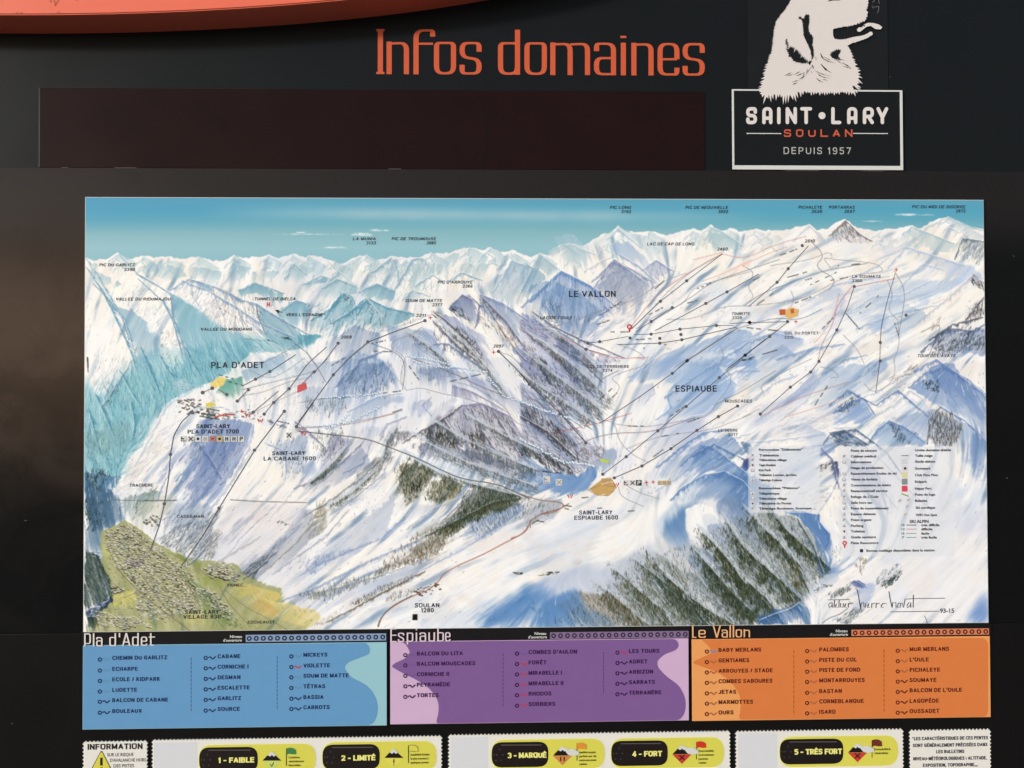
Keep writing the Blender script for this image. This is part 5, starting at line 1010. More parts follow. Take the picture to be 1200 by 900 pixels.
for t, q, w, n, c_, sd_ in (('H',[(-10,370),(80,430),(150,490),(215,555)],22,420,PRP,-1),('H',[(-20,420),(60,480),(130,530),(190,580)],22,420,PRP,-1),('H',[(-60,450),(20,510),(100,560),(160,600)],20,360,PRP,-1),('H',[(30,350),(110,400),(180,470)],16,240,PRP,-1),
    ('E',[(860,60),(960,120),(1080,165),(1190,200)],20,480,PRP,-1),('E',[(920,30),(1020,90),(1120,130),(1195,160)],20,420,PRP,-1),('E',[(840,110),(930,165),(1040,200),(1150,225)],16,380,MIX,-1),('E',[(1000,10),(1090,60),(1190,110)],18,300,PRP,-1),
    ('E',[(830,40),(800,80),(790,130)],14,200,PRP,1),('E',[(700,90),(660,140),(600,190)],12,200,MIX,1),('E',[(780,150),(720,210),(650,250)],10,160,MIX,1),('G',[(930,340),(1000,400),(1060,460),(1110,530)],16,260,PRP,-1),('G',[(840,360),(900,400),(960,450)],12,160,PRP,-1)):
    RIB(t, q, w/2.226*1.5, int(n*1.25), c_, sw=8, a=.5, side=sd_, tl=4.5)
CRESTS_DONE = 1
# ---- roads, ski runs, valley lines
for t, q, w_, c_ in (('B2',[(0,378),(130,392),(350,415),(480,465),(620,520),(760,590),(860,630),(1020,650),(1120,690),(1200,730)],1.2,(112,108,116)),
    ('C2',[(415,640),(430,590),(480,540),(590,480),(660,460),(735,400),(745,370),(830,320),(950,270),(1080,200),(1180,150),(1200,110)],1.3,(190,128,120)),
    ('C3',[(-50,180),(0,165),(40,120),(60,80),(110,50),(200,30),(250,0)],1.3,(180,128,122)),
    ('B3',[(0,705),(100,740),(200,745),(230,765),(180,800),(110,810)],1.2,(170,128,120)),
    ('C2',[(410,640),(425,595),(480,535),(590,478)],.8,(40,40,44))):
    L(t, q, w_, c_, .85)
THIN = (166,158,172)
for t, q in (('B2',[(550,0),(540,40),(530,90),(530,120),(560,165)]),('B2',[(560,165),(640,150),(730,180),(870,205),(960,240),(1040,280),(1110,370),(1150,420)]),('B2',[(800,120),(900,140),(1000,200),(1080,260),(1120,330),(1200,360)]),
    ('A2',[(640,680),(590,720),(490,750),(475,790),(550,830),(560,889)]),('A2',[(440,690),(330,790),(230,870)]),('A2',[(1040,810),(1110,830),(1160,889)]),('A2',[(40,800),(60,850),(100,889)]),
    ('B2',[(0,230),(100,210),(260,200),(400,180)]),('B2',[(250,330),(400,310),(540,270)]),
    ('A3',[(160,680),(300,640),(450,580),(600,540),(740,440),(860,400)]),('A3',[(580,690),(700,570),(780,480),(900,380),(1050,300)]),('A3',[(1200,390),(1050,430),(900,470),(850,560),(700,620),(600,690)]),('A3',[(500,770),(600,800),(660,850),(600,840)]),('A3',[(1200,570),(1050,570),(900,640),(760,640)]),
    ('A3',[(1040,780),(1060,830),(1030,889)]),('A3',[(1130,690),(1000,760),(900,830),(800,889)]),('B3',[(660,0),(640,40),(560,60),(460,100),(520,140),(500,180),(430,270),(410,220)]),('B3',[(390,260),(390,300),(420,320),(490,330),(510,430),(580,500),(660,540)]),
    ('B3',[(490,340),(620,360),(760,340),(860,320),(980,300),(1020,230),(1080,160),(1100,100),(1070,60)]),('B3',[(550,470),(700,410),(830,390),(1000,370),(1100,330),(1200,290)]),('B3',[(510,670),(520,720),(640,770)]),('B3',[(550,660),(620,700),(720,730)]),
    ('A4',[(0,330),(60,360),(20,430),(60,480),(0,520)]),('A4',[(130,330),(200,320),(330,300),(420,260),(430,300),(380,290),(420,340)]),('A4',[(430,300),(560,310),(640,320),(680,360),(560,370),(470,390),(330,470),(230,500),(60,520)]),('A4',[(690,400),(720,470),(690,540),(740,590)]),
    ('A4',[(740,600),(750,700),(720,790)]),('A4',[(480,660),(550,730),(580,800)]),('A4',[(230,450),(250,500),(200,560)]),('B4',[(330,0),(200,60),(80,130),(100,160),(60,200)]),('B4',[(370,40),(430,50),(465,90),(420,90)]),('B4',[(720,0),(730,60),(700,130),(620,165),(580,120)]),
    ('B4',[(0,280),(60,250),(80,240)]),('B1',[(840,230),(860,190),(960,180),(1100,120),(1200,100)]),('B1',[(900,60),(1000,110),(1100,60),(1180,0)]),('B1',[(920,280),(1000,240),(1130,180),(1200,150)])):
    L(t, q, .75, THIN, .75)
for t, q in (('A4',[(0,330),(100,280),(210,240)]),('A3',[(1200,330),(1060,400),(950,440)]),('A3',[(900,330),(1050,290)]),('B4',[(200,280),(300,250),(400,220),(470,190)]),('A4',[(460,460),(440,560),(380,660),(340,700)])):
    L(t, q, .8, (214,150,140), .6)
for t, q, c_ in (('H',[(260,360),(330,270),(420,210),(500,165)],(196,120,120)),('H',[(500,165),(560,180),(640,140),(720,120)],(214,160,150)),('H',[(320,340),(420,280),(470,240),(560,210),(650,180)],(120,130,160)),('H',[(560,300),(600,270),(680,240),(760,210),(880,190)],(120,130,160)),
    ('H',[(730,130),(770,170),(740,200),(800,230),(780,260)],(130,130,150)),('H',[(840,250),(800,300),(790,350),(760,400),(750,450)],(190,130,140)),('H',[(850,250),(900,240),(950,230)],(190,130,140)),('H',[(950,210),(980,260),(970,330),(960,380)],(150,140,160)),('H',[(80,380),(200,440),(310,435)],(206,130,130)),('H',[(230,470),(170,500),(190,560)],(120,120,140)),
    ('H',[(540,360),(640,330),(700,340),(760,310)],(120,130,160)),('H',[(640,470),(560,520),(480,560)],(140,140,160)),('H',[(600,590),(700,540),(830,500)],(206,150,150)),('H',[(1020,370),(1080,340),(1040,430)],(130,130,150)),('G',[(760,400),(820,420),(850,450),(840,520)],(120,120,140)),('G',[(560,400),(600,430),(640,500)],(120,120,140)),
    ('G',[(450,460),(520,430),(600,380)],(150,150,170)),('G',[(420,520),(500,500),(620,470)],(150,150,170)),('G',[(870,440),(960,470),(1060,520),(1180,560)],(150,110,110)),('E',[(560,50),(700,40),(820,10)],(190,140,130)),('D',[(60,60),(160,40),(260,10)],(206,120,120)),('D',[(100,100),(200,60),(320,60),(430,20)],(150,120,140))):
    L(t, q, .75, c_, .8)
# dashes beside the runs (their names, far too small to read)
for t, ax, ay, bx, by in (('A4',180,280,260,250),('A4',215,385,305,360),('A4',325,420,450,360),('A4',455,330,570,320),('A4',250,508,325,478),('A4',70,515,145,462),('A4',300,398,335,388),('A4',560,555,650,470),('A4',495,560,560,635),('A4',380,630,435,575),('A4',725,605,745,665),('A4',0,780,170,730),('A4',420,400,500,385),('A4',50,400,80,385),
    ('B4',345,220,430,90),('B4',0,10,45,0),('B2',440,180,530,168),('B2',100,208,260,200),('B2',790,118,950,80),('B2',575,40,625,110),('B2',490,280,540,262),('A2',380,765,450,750),('A2',390,805,480,808),('A2',170,880,240,840),('A3',470,580,530,545),('A3',410,620,460,590),('A3',700,480,745,440),('A3',920,480,990,450),('A3',870,555,920,540),('A3',670,615,745,575),('A3',400,665,460,645),('A3',600,745,680,740),('A3',640,790,760,770),('A3',470,705,560,705),
    ('B3',735,405,830,388),('B3',870,330,930,310),('B3',690,510,740,475),('B3',410,215,480,150),('B3',465,210,500,180),('B3',780,300,850,250),('B3',560,350,640,352),('A4',20,625,170,640),('B1',1045,325,1110,340),('B1',790,120,870,140),('B1',740,85,820,105)):
    L(t, [(ax,ay),((ax+bx)/2,(ay+by)/2+1),(bx,by)], 1.25, (84,80,96), .8, dash=3.2)
# snow-gun dots
def dots(t, pts, n, r=1.1, col=(226,236,246), under=(120,150,190)):
    Q = tp(t, pts); d = np.r_[0, np.cumsum(np.hypot(*np.diff(Q, axis=0).T))]
    for s in np.linspace(0, d[-1], n):
        x = np.interp(s, d, Q[:, 0])+prng.normal(0, 1); y = np.interp(s, d, Q[:, 1])+prng.normal(0, 1)
        seg(x-1, y+1, x+1, y+1, r*SC*1.5, under, .5); seg(x-.5, y, x+.5, y, r*SC, col, .95)
_d = dots
def dots(t, p, n, r=1.1): _d(t, p, int(n*1.3), r*1.35, (244,248,252), (110,146,190))
dots('B2', [(0,352),(120,350),(270,330),(420,250)], 34); dots('B2', [(100,206),(300,195),(420,178)], 22); dots('B2', [(600,15),(720,45),(850,48),(980,70)], 26); dots('B2', [(990,100),(1060,190),(1200,240)], 20)
dots('A2', [(560,830),(700,850),(820,889)], 18); dots('B3', [(0,220),(120,270),(260,310),(330,360)], 30, 1.2); dots('B3', [(0,420),(100,470),(220,540),(340,550),(380,560)], 34, 1.3); dots('A3', [(160,690),(270,740),(420,760)], 14, .9)
dots('B1', [(640,250),(760,250),(840,300)], 14, .9); dots('B2', [(260,290),(200,350),(140,360)], 12)
# small marks
S('C3', [(100,355),(210,350),(210,368),(100,370)], 16, 5, [(20,18,20)], (1,.05), 1.4, .95, .1); S('C3', [(0,358),(10,358),(10,370),(0,370)], 3, 2, [(20,18,20)], (1,0), 1.4, .9, .1)
L('C2', [(1115,358),(1165,362),(1160,368),(1130,366),(1115,358)], .8, (60,40,40), .9, 0)
P('B3', [(355,680),(420,630),(480,645),(500,665),(470,700),(400,712)], (196,160,100), .97, 1, 0)
P('B3', [(415,625),(470,620),(490,650),(430,655)], (184,150,100), .95, 1, 0); P('B3', [(430,715),(480,680),(490,690),(450,718)], (190,160,110), .9, 1, 0)
L('B3', [(350,685),(420,655),(500,670),(460,712),(400,712),(350,685)], .7, (150,116,70), .8, 0); L('B3', [(420,655),(470,640),(495,650)], .8, W, .9)
for q in ([(225,765),(265,770)],[(230,780),(250,785)],[(320,725),(350,722)],[(60,860),(90,840)],[(80,845),(120,850)],[(560,795),(590,792)],[(400,780),(420,778)]): L('B3', q, 1.2, (90,74,70), .8)
for q in ([(60,310),(60,330)],): pass
L('A1', [(55,840),(57,889)], 1.8, (24,22,26), .95, 0); L('B1', [(56,20),(58,70)], 1.0, (24,22,26), .7, 0)
S('A1', [(880,745),(1010,745),(1010,752),(880,752)], 10, 8, [(70,70,80)], (1,.02), .8, .7, .05); S('A1', [(1060,742),(1120,742),(1120,750),(1060,750)], 6, 8, [(30,30,40)], (1,.02), 1.2, .8, .05)
S('A1', [(735,575),(745,575),(830,630),(820,635)], 8, 3, [DK], (.6,.6), 1.2, .7)
for q in ((1075,852),(1040,845),(1090,857)): S('B1', [(q[0]-12,q[1]-8),(q[0]+12,q[1]-8),(q[0]+12,q[1]+8),(q[0]-12,q[1]+8)], 5, 3, [(60,60,70)], None, 1.2, .8)
P('C2', [(592,575),(620,575),(618,608),(590,608)], (26,24,26), 1, 1, 0)
# overall: paper grain, slight streaks everywhere below the skyline
IMG += ((LF-.5)*7*LAND)[..., None]
IMG += ((LM-.5)*5*LAND)[..., None]
lum = IMG.mean(-1, keepdims=True); sat = np.where(IMG[..., 1:2] > IMG[..., 2:3]+4, 1.05, .92)
IMG = lum+(IMG-lum)*(1+(sat-1)*LAND[..., None])
cx_ = np.clip(1-(xx-100)/330, 0, 1)*np.clip(1-(yy-300)/300, 0, 1)+.55*np.clip(1-(yl-10)/60, 0, 1)      # the far and left ranges lean to cyan
grn = sst(14, 40, IMG[..., 1]-IMG[..., 2])
lum = IMG.mean(-1, keepdims=True); IMG = lum+(IMG-lum)*(1-.22*grn[..., None])+(np.array((10, 2, 0), np.float32))*grn[..., None]
gm = 1.6-.2*np.clip(cx_, 0, 1); gm = gm+(1.15-gm)*grn
dk = np.clip((232-IMG.mean(-1))/120, 0, 1)*LAND
cur = 242*np.clip(IMG/238, 0, 1.01)**gm[..., None]
IMG = np.where(LAND[..., None] > .5, cur, IMG).astype(np.float32)
IMG[..., 0] -= (5+9*np.clip(cx_, 0, 1))*dk*(1-grn); IMG[..., 1] += 7*dk; IMG[..., 2] -= 2*dk
warm = sst(.45, .7, fbm(60, 500, 3))*LAND*np.clip(1-dk*1.5, 0, 1)
IMG += (np.array((1, -1, -5), np.float32))*warm[..., None]
# legend boxes: a pale tint printed over the painting
def tint(x0, y0, x1, y1, a):
    u0, v0, u1, v1 = [int(v) for v in ((x0-PX0)*SC, (y0-PY0)*SC, (x1-PX0)*SC, (y1-PY0)*SC)]
    IMG[v0:v1, u0:u1] += (np.array((222,225,233), np.float32)-IMG[v0:v1, u0:u1])*a
tint(877, 523, 961, 601, .55); tint(983, 523, 1119, 652, .62)
np.clip(IMG, 0, 255, out=IMG)
# ---------------------------------------------------------------- materials
K = 1.0
M_up = mat('upper_board_paint', (23,25,27), .36, .11, .05, 6)
M_led = mat('smoked_red_acrylic', (32,15,15), .3, .09, .25, 8)
M_led2 = mat('led_edge', (16,14,15), .5, .2)
M_white = mat('white_vinyl', (216,208,205), .5, .2, .03)
M_whitef = mat('white_paint', (206,206,204), .5, .2, .03)
M_black = mat('black_vinyl', (20,20,20), .45, .25, .1)
M_ink = mat('black_ink', (44,44,54), .5, .2, .1, 400)
M_navy = mat('navy_ink', (22,38,84), .5, .2, .08, 400)
M_plum = mat('plum_ink', (54,20,72), .5, .2, .08, 400)
M_maroon = mat('maroon_ink', (92,28,18), .5, .2, .08, 400)
M_grey = mat('grey_print', (150,150,150), .5, .2)
M_or = mat('orange_lettering', (200,88,54), .45, .3, .05)
M_or2 = mat('orange_small_lettering', (196,88,62), .45, .3, .05)
M_hdr = mat('black_header_print', (24,22,24), .35, .2, .1)
def lower_board_material():
    """dark lacquered sheet with reflections painted into its colour, brown at the left end and grey at the top, and fine scratches"""
    m = bpy.data.materials.new('lower_board_lacquer'); m.use_nodes = True; n = m.node_tree; b = n.nodes['Principled BSDF']
    N = lambda t: n.nodes.new(t); Lk = n.links.new
    tc = N('ShaderNodeTexCoord'); sp = N('ShaderNodeSeparateXYZ'); Lk(tc.outputs['Object'], sp.inputs[0])
    nz = N('ShaderNodeTexNoise'); nz.inputs['Scale'].default_value = 5; nz.inputs['Detail'].default_value = 5; nz.inputs['Roughness'].default_value = .6; nz.inputs['Distortion'].default_value = .6
    Lk(tc.outputs['Object'], nz.inputs['Vector'])
    def mr(src, a, b_, c, d, st='SMOOTHSTEP'):
        q = N('ShaderNodeMapRange'); q.interpolation_type = st; q.inputs['From Min'].default_value = a; q.inputs['From Max'].default_value = b_; q.inputs['To Min'].default_value = c; q.inputs['To Max'].default_value = d; Lk(src, q.inputs['Value']); return q.outputs['Result']
    def mul(a, b_, op='MULTIPLY'):
        q = N('ShaderNodeMath'); q.operation = op
        for i, v in enumerate((a, b_)):
            if isinstance(v, (int, float)): q.inputs[i].default_value = v
            else: Lk(v, q.inputs[i])
        return q.outputs[0]
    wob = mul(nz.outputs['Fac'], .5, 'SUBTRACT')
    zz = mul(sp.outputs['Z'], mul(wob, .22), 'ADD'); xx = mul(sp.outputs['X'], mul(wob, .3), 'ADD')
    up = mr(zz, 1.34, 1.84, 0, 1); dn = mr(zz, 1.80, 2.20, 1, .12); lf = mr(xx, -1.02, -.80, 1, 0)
    brown_refl = mul(mul(up, dn), mr(nz.outputs['Fac'], .2, .8, .55, 1))  # brown reflection of the surroundings, painted into the base colour
    brown_refl = mul(brown_refl, mr(xx, -.93+.0, -.60, 1, 0))
    top_refl = mul(mr(sp.outputs['Z'], 1.95, 2.12, 0, 1), mr(sp.outputs['X'], -1.1, .9, .55, .25))  # paler reflection near the top edge, likewise painted into the colour
    sc = N('ShaderNodeTexVoronoi'); sc.feature = 'DISTANCE_TO_EDGE'; sc.inputs['Scale'].default_value = 9
    mp = N('ShaderNodeMapping'); mp.inputs['Scale'].default_value = (1, 1, 3.2); mp.inputs['Rotation'].default_value = (0, .3, 0)
    Lk(tc.outputs['Object'], mp.inputs[0]); Lk(mp.outputs[0], sc.inputs['Vector'])
    scr = mul(mr(sc.outputs['Distance'], .0, .006, 1, 0), mr(nz.outputs['Fac'], .52, .6, 0, .6))
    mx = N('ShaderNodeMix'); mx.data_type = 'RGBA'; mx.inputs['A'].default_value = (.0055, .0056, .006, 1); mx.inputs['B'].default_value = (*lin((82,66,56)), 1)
    Lk(brown_refl, mx.inputs['Factor'])
    m2 = N('ShaderNodeMix'); m2.data_type = 'RGBA'; m2.inputs['B'].default_value = (*lin((62,57,56)), 1); Lk(top_refl, m2.inputs['Factor']); Lk(mx.outputs['Result'], m2.inputs['A'])
    m3 = N('ShaderNodeMix'); m3.data_type = 'RGBA'; m3.inputs['B'].default_value = (.012, .01, .01, 1); Lk(mul(scr, brown_refl), m3.inputs['Factor']); Lk(m2.outputs['Result'], m3.inputs['A'])
    Lk(m3.outputs['Result'], b.inputs['Base Color'])
    Lk(mr(nz.outputs['Fac'], .3, .7, .22, .38), b.inputs['Roughness']); b.inputs['Specular IOR Level'].default_value = .07
    return m
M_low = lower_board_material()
M_low2 = mat('bottom_board_lacquer', (19,18,18), .3, .12, .12, 9)
M_post = mat('grey_steel', (80,82,84), .5, .4, .1, 12)
# ---------------------------------------------------------------- ground
M_gr = mat('pale_paving', (128,124,118), .9, .3, .25, 3, .6)
g = link('ground', [(-400,-400,0),(400,-400,0),(400,400,0),(-400,400,0)], [[0,1,2,3]], M_gr); tag(g, kind='structure')
# ---------------------------------------------------------------- the board
XL, XR = -1.55, 1.62
seam = (PT(0,194.7).z+PT(600,199.5).z+PT(1200,201.5).z)/3; seam2 = PT(600,736.5).z
board = thing('information_board', 'large black board behind the ski map, with orange title lettering and dark display strip', 'information board', (0, 0, 0))
plate('upper_panel', (XL, XR, seam-.03, 2.95), -.004, .03, M_up, board, .0015)
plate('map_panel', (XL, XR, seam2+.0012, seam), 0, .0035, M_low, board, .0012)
plate('bottom_panel', (XL, XR, .62, seam2-.0012), 0, .0035, M_low2, board, .0012)
box('backing_frame', XL+.02, XR-.02, .0262, .09, .64, 2.93, M_post, board, .003)
for x in (-1.2, 1.27): box('post', x-.05, x+.05, .0902, .19, -.02, 2.9, M_post, board, .006)
# smoked display strip
dr = rectpx(46.5, 104.5, 825.5, 197.5, -.003); dr = (dr[0], dr[1], seam+.0006, PT(420,105.5,-.003).z)
ld = plate('display_window', dr, -.0018, .002, M_led, board, .0008)
ld['label'] = 'dark red smoked display window'
r_ = .0022
for a in ((dr[0]-r_, dr[0]-.0003, dr[2], dr[3]+r_), (dr[1]+.0003, dr[1]+r_, dr[2], dr[3]+r_), (dr[0]-.0003, dr[1]+.0003, dr[3]+.0003, dr[3]+r_)):
    plate('edge_strip', a, -.0026, .0014, M_led2, board, .0003)
VF = ([], [])
ribbon(*VF, fillet([PT(564,118,-.0017).xz, PT(571,140,-.0017).xz, PT(572,165,-.0017).xz, PT(566,194,-.0017).xz], .02), .004, .004, -.0016)
ribbon(*VF, fillet([PT(566,193,-.0017).xz, PT(573,180,-.0017).xz, PT(574,172,-.0017).xz], .01), .002, .002, -.0015)
flat('smear', VF, mat('dark_smear', (20,14,14), .6, .1), board)
# seam screws, small fixings seen on the board
def pen(pts, d, r=None, closed=False):
    q = [PT(x, y, d).xz for x, y in pts]
    return fillet(q, r*U, closed) if r else [Vector(p) for p in q]
# ---------------------------------------------------------------- pen alphabet (condensed, round cornered)
def letter(ch, x0, x1, T, B, A, wv, wh, V, F, d, r):
    """x0..x1, T = top of the small letters, B = baseline, A = top of the tall ones (photo pixels, outer edges)"""
    a = x0+wv/2; b = x1-wv/2; t = T+wh/2; o = B-wh/2; e = 0.00004; S_ = U
    def rb(pts, rr=r, cl=False, dd=0): ribbon(V, F, pen(pts, d+dd, rr, cl), wv*S_, wh*S_, d+dd, cl)
    mid = (T+B)/2
    if ch == 'I': rb([((x0+x1)/2, A), ((x0+x1)/2, B)], 0); rb([(x0, A+wh/2), (x1, A+wh/2)], 0, dd=e); rb([(x0, B-wh/2), (x1, B-wh/2)], 0, dd=e)
    elif ch == 'n': rb([(a, T), (a, B)], 0); rb([(a, t+1), (b, t+.2), (b, B)], dd=e)
    elif ch == 'm':
        c = (a+b)/2; rb([(a, T), (a, B)], 0); rb([(a, t+1), (c, t+.2), (c, B)], dd=e); rb([(c, t+1), (b, t+.2), (b, B)], dd=2*e)
    elif ch == 'u': rb([(a, T), (a, o), (b, o), (b, T)], dd=e); rb([(b, T), (b, B)], 0)
    elif ch == 'f': rb([(a, B), (a, A+wh/2), (b, A+wh/2), (b, A+wh+6)], r*1.1); rb([(a, T+wh*.9), (b+wv*.1, T+wh*.9)], 0, dd=e)
    elif ch == 't': rb([(a+1, A+.5), (a+1, o), (b+.8, o)], 1.4); rb([(x0-.6, T+wh/2), (x1+.6, T+wh/2)], 0, dd=e)
    elif ch == 'o': rb([((a+b)/2, t), (b, t), (b, o), (a, o), (a, t)], r, True)
    elif ch == 'b': rb([((a+b)/2, t), (b, t), (b, o), (a, o), (a, t)], r, True); rb([(a, A), (a, B)], 0, dd=e)
    elif ch == 'd': rb([((a+b)/2, t), (b, t), (b, o), (a, o), (a, t)], r, True); rb([(b, A), (b, B)], 0, dd=e)
    elif ch == 'p': rb([((a+b)/2, t), (b, t), (b, o), (a, o), (a, t)], r, True); rb([(a, T), (a, B+(B-T)*.28)], 0, dd=e)
    elif ch == 's': rb([(b, T+(B-T)*.3), (b, t), (a, t), (a, mid-1.5), (b, mid+1.5), (b, o), (a, o), (a, B-(B-T)*.3)], r*.9)
    elif ch == 'a': rb([(a, T+(B-T)*.26), (a, t), (b, t), (b, B)]); rb([(b, mid-1), (a, mid-1), (a, o), (b, o)], r*.9, dd=e)
    elif ch == 'e': rb([(a+.5, mid), (b, mid)], 0, dd=e); rb([(b, mid), (b, t), (a, t), (a, o), (b, o), (b, B-(B-T)*.24)])
    elif ch == 'i':
        rb([((x0+x1)/2, T), ((x0+x1)/2, B)], 0); rb([(x0, T-wh*2.6), (x1, T-wh*2.6)], 0, dd=e)
    elif ch == 'l': rb([((x0+x1)/2, A), ((x0+x1)/2, B)], 0)
    elif ch == 'L': rb([(a, A), (a, B)], 0); rb([(a, o), (x1, o)], 0, dd=e)
    elif ch == 'P': rb([(a, A), (a, B)], 0); rb([(a, A+wh/2), (b, A+wh/2), (b, mid+2), (a, mid+2)], r, dd=e)
    elif ch == 'E':
        rb([(a, A), (a, B)], 0)
        for yy_ in (A+wh/2, (A+B)/2, o): rb([(a, yy_), (x1, yy_)], 0, dd=e)
    elif ch == 'A': rb([(a, B), ((a+b)/2, A)], 0); rb([((a+b)/2, A), (b, B)], 0, dd=e); rb([(a+1.5, B-(B-A)*.3), (b-1.5, B-(B-A)*.3)], 0, dd=2*e)
    elif ch == 'V': rb([(a, A), ((a+b)/2, B)], 0); rb([((a+b)/2, B), (b, A)], 0, dd=e)
    elif ch == "'": rb([((x0+x1)/2, A), ((x0+x1)/2, A+5)], 0)
def pen_word(seq, T, B, A, wv, wh, d, m, parent, r, slope=0.0, x_ref=0.0):
    for ch, x0, x1 in seq:
        V, F = [], []; s = slope*((x0+x1)/2-x_ref)
        letter(ch, x0, x1, T+s, B+s, A+s, wv, wh, V, F, d, r)
        flat('letter', (V, F), m, parent)
pen_word([('I',441,450.5),('n',453,479.3),('f',484.5,510),('o',508.5,534.5),('s',538.5,564.5),('d',583.5,609.5),('o',614.5,641),('m',644.8,691.5),('a',696,722),('i',727,734),('n',739.8,766),('e',770.5,796.3),('s',799.8,826)],
         48.8, 87.0, 34.2, 6.1, 2.6, -.0035, M_or, board, 8.5, .005, 480)
# ---------------------------------------------------------------- orange oval sign above
def oval_sign():
    DS = .095; t = thing('oval_sign', 'thick salmon orange oval sign above the title, cut by the top edge', 'sign', PT(20, 17, DS))
    c = PT(-16, 17, DS); n = 140; a = 800*U*.955; b = 150*U*.955
    pts = [(c.x+a*math.cos(2*math.pi*k/n), c.z+b+b*math.sin(2*math.pi*k/n)) for k in range(n)]
    bm = bmesh.new(); f = bm.faces.new([bm.verts.new((x, -DS, z)) for x, z in pts])
    ex = bmesh.ops.extrude_face_region(bm, geom=[f]); bmesh.ops.translate(bm, verts=[v for v in ex['geom'] if isinstance(v, bmesh.types.BMVert)], vec=(0, DS+.0038, 0))
    bmesh.ops.bevel(bm, geom=[e for e in bm.edges if all(abs(v.co.y+DS) < 1e-6 for v in e.verts)], offset=.0025, segments=3, affect='EDGES')
    bmesh.ops.recalc_face_normals(bm, faces=bm.faces); bm.verts.index_update()
    V = [v.co.copy() for v in bm.verts]; F = [[v.index for v in q.verts] for q in bm.faces]; bm.free()
    o = link('sign_body', V, F, mat('salmon_paint', (226,104,76), .42, .4, .05, 4), t)
    VF = ([], [])
    for q in ([(58,-4),(60,3)],[(63,-3),(65,7),(68,1),(71,-4)],[(88,-4),(90,1)],[(19,15),(21,14.5)],[(24,15),(26,14.8)],[(67,14.4),(70,14.2)]):
        ribbon(*VF, pen(q, DS+.0003), .003, .003, DS+.0003)
    flat('paint_chips', VF, mat('chipped_paint', (176,84,66), .6, .2), t)['kind'] = 'stuff'
oval_sign()
# ---------------------------------------------------------------- resort emblem
lg = thing('emblem_plaque', 'black plaque with the white dog and the framed resort name, upper right of the map', 'plaque', PT(957, 150, 0))
sq = rectpx(875.5, -140, 1041, 108, -.003)
plate('dog_background', sq, -.0022, .0017, mat('plaque_black', (22,22,23), .4, .25, .08), lg, .0004)
fr = rectpx(857.3, 104.8, 1058, 199.6, .0)
plate('name_plate', fr, .0015, .004, mat('plate_black', (19,20,21), .4, .2, .08), lg, .0005)
wd = [.0078, .0075, .0098, .0036]; D1 = .0021
plate('white_border', (fr[0], fr[0]+wd[0]*.62, fr[2], fr[3]), D1, .0006, M_whitef, lg, .0001); plate('white_border', (fr[1]-wd[1]*.85, fr[1], fr[2], fr[3]), D1, .0006, M_whitef, lg, .0001)
plate('white_border', (fr[0]+wd[0]*.62, fr[1]-wd[1]*.85, fr[2], fr[2]+wd[2]), D1, .0006, M_whitef, lg, .0001); plate('white_border', (fr[0]+wd[0]*.62, fr[1]-wd[1]*.85, fr[3]-wd[3], fr[3]), D1, .0006, M_whitef, lg, .0001)
def dz(x, y): return (880+x/7.0588, y/7.0588)
def furry(pts, amp, step, rng, lean=(0, 1)):
    out = []; n = len(pts)
    for i in range(n):
        a = Vector(pts[i][:2]); b = Vector(pts[(i+1) % n][:2]); am = pts[i][2] if len(pts[i]) > 2 else amp
        L_ = (b-a).length; k = max(1, int(L_/step)); nr = Vector(((b-a).y, -(b-a).x)).normalized()
        for j in range(k):
            p = a+(b-a)*(j/k); q = rng.random()
            if j and am:
                s = (am*(.4+.9*q) if j % 2 else -am*.35*q); p = p-nr*s+Vector(lean)*(am*.9*q if j % 2 else 0)
            out.append((p.x, p.y))
    return out
rngd = random.Random(5)
dog = [(380,-140,8),(345,-60,8),(335,0,8),(300,60,9),(262,110,10),(215,170,9),(195,240,11),(190,320,11),(180,400,12),(150,500,15),(118,590,17),(105,660,18),(80,740,16),(90,780,22),(130,800,26),(200,785,26),(260,790,26),(330,795,22),(400,765,13),(450,758,10),(560,765,10),(640,762,10),(700,764,10),(780,757,12),(845,765,16),(890,740,15),(882,690,20),(895,640,20),(892,590,18),(865,540,16),(835,470,14),(815,400,5),(795,380,0),
       (850,350,3),(920,330,3),(980,302,0),(1008,287,0),(1003,264,0),(985,262,0),(960,280,4),(920,296,4),(850,306,5),(780,325,8),(720,330,8),(690,318,0),(678,290,3),(676,250,0),(692,232,3),(770,218,4),(860,203,8),(905,182,6),(945,165,6),(965,110,8),(955,75,6),(972,0,5),(985,-60,0),(1100,-90,0),(1120,-150,0),(1040,-200,6),(900,-240,6),(800,-340,6),(650,-390,6),(500,-350,6),(420,-240,6)]
DD = .0024
prism('dog_silhouette', pxpts([dz(*p) for p in furry([(x, y, a*1.5) for x, y, a in dog], 8, 10, rngd)], DD), DD, .0, M_white, lg)
prism('tongue', pxpts([dz(*p) for p in [(875,245),(895,225),(915,228),(935,203),(970,188),(1010,190),(1060,203),(1087,225),(1072,243),(1030,240),(990,214),(955,222),(905,262),(885,262)]], DD), DD, .0, M_white, lg)
VF = ([], [])
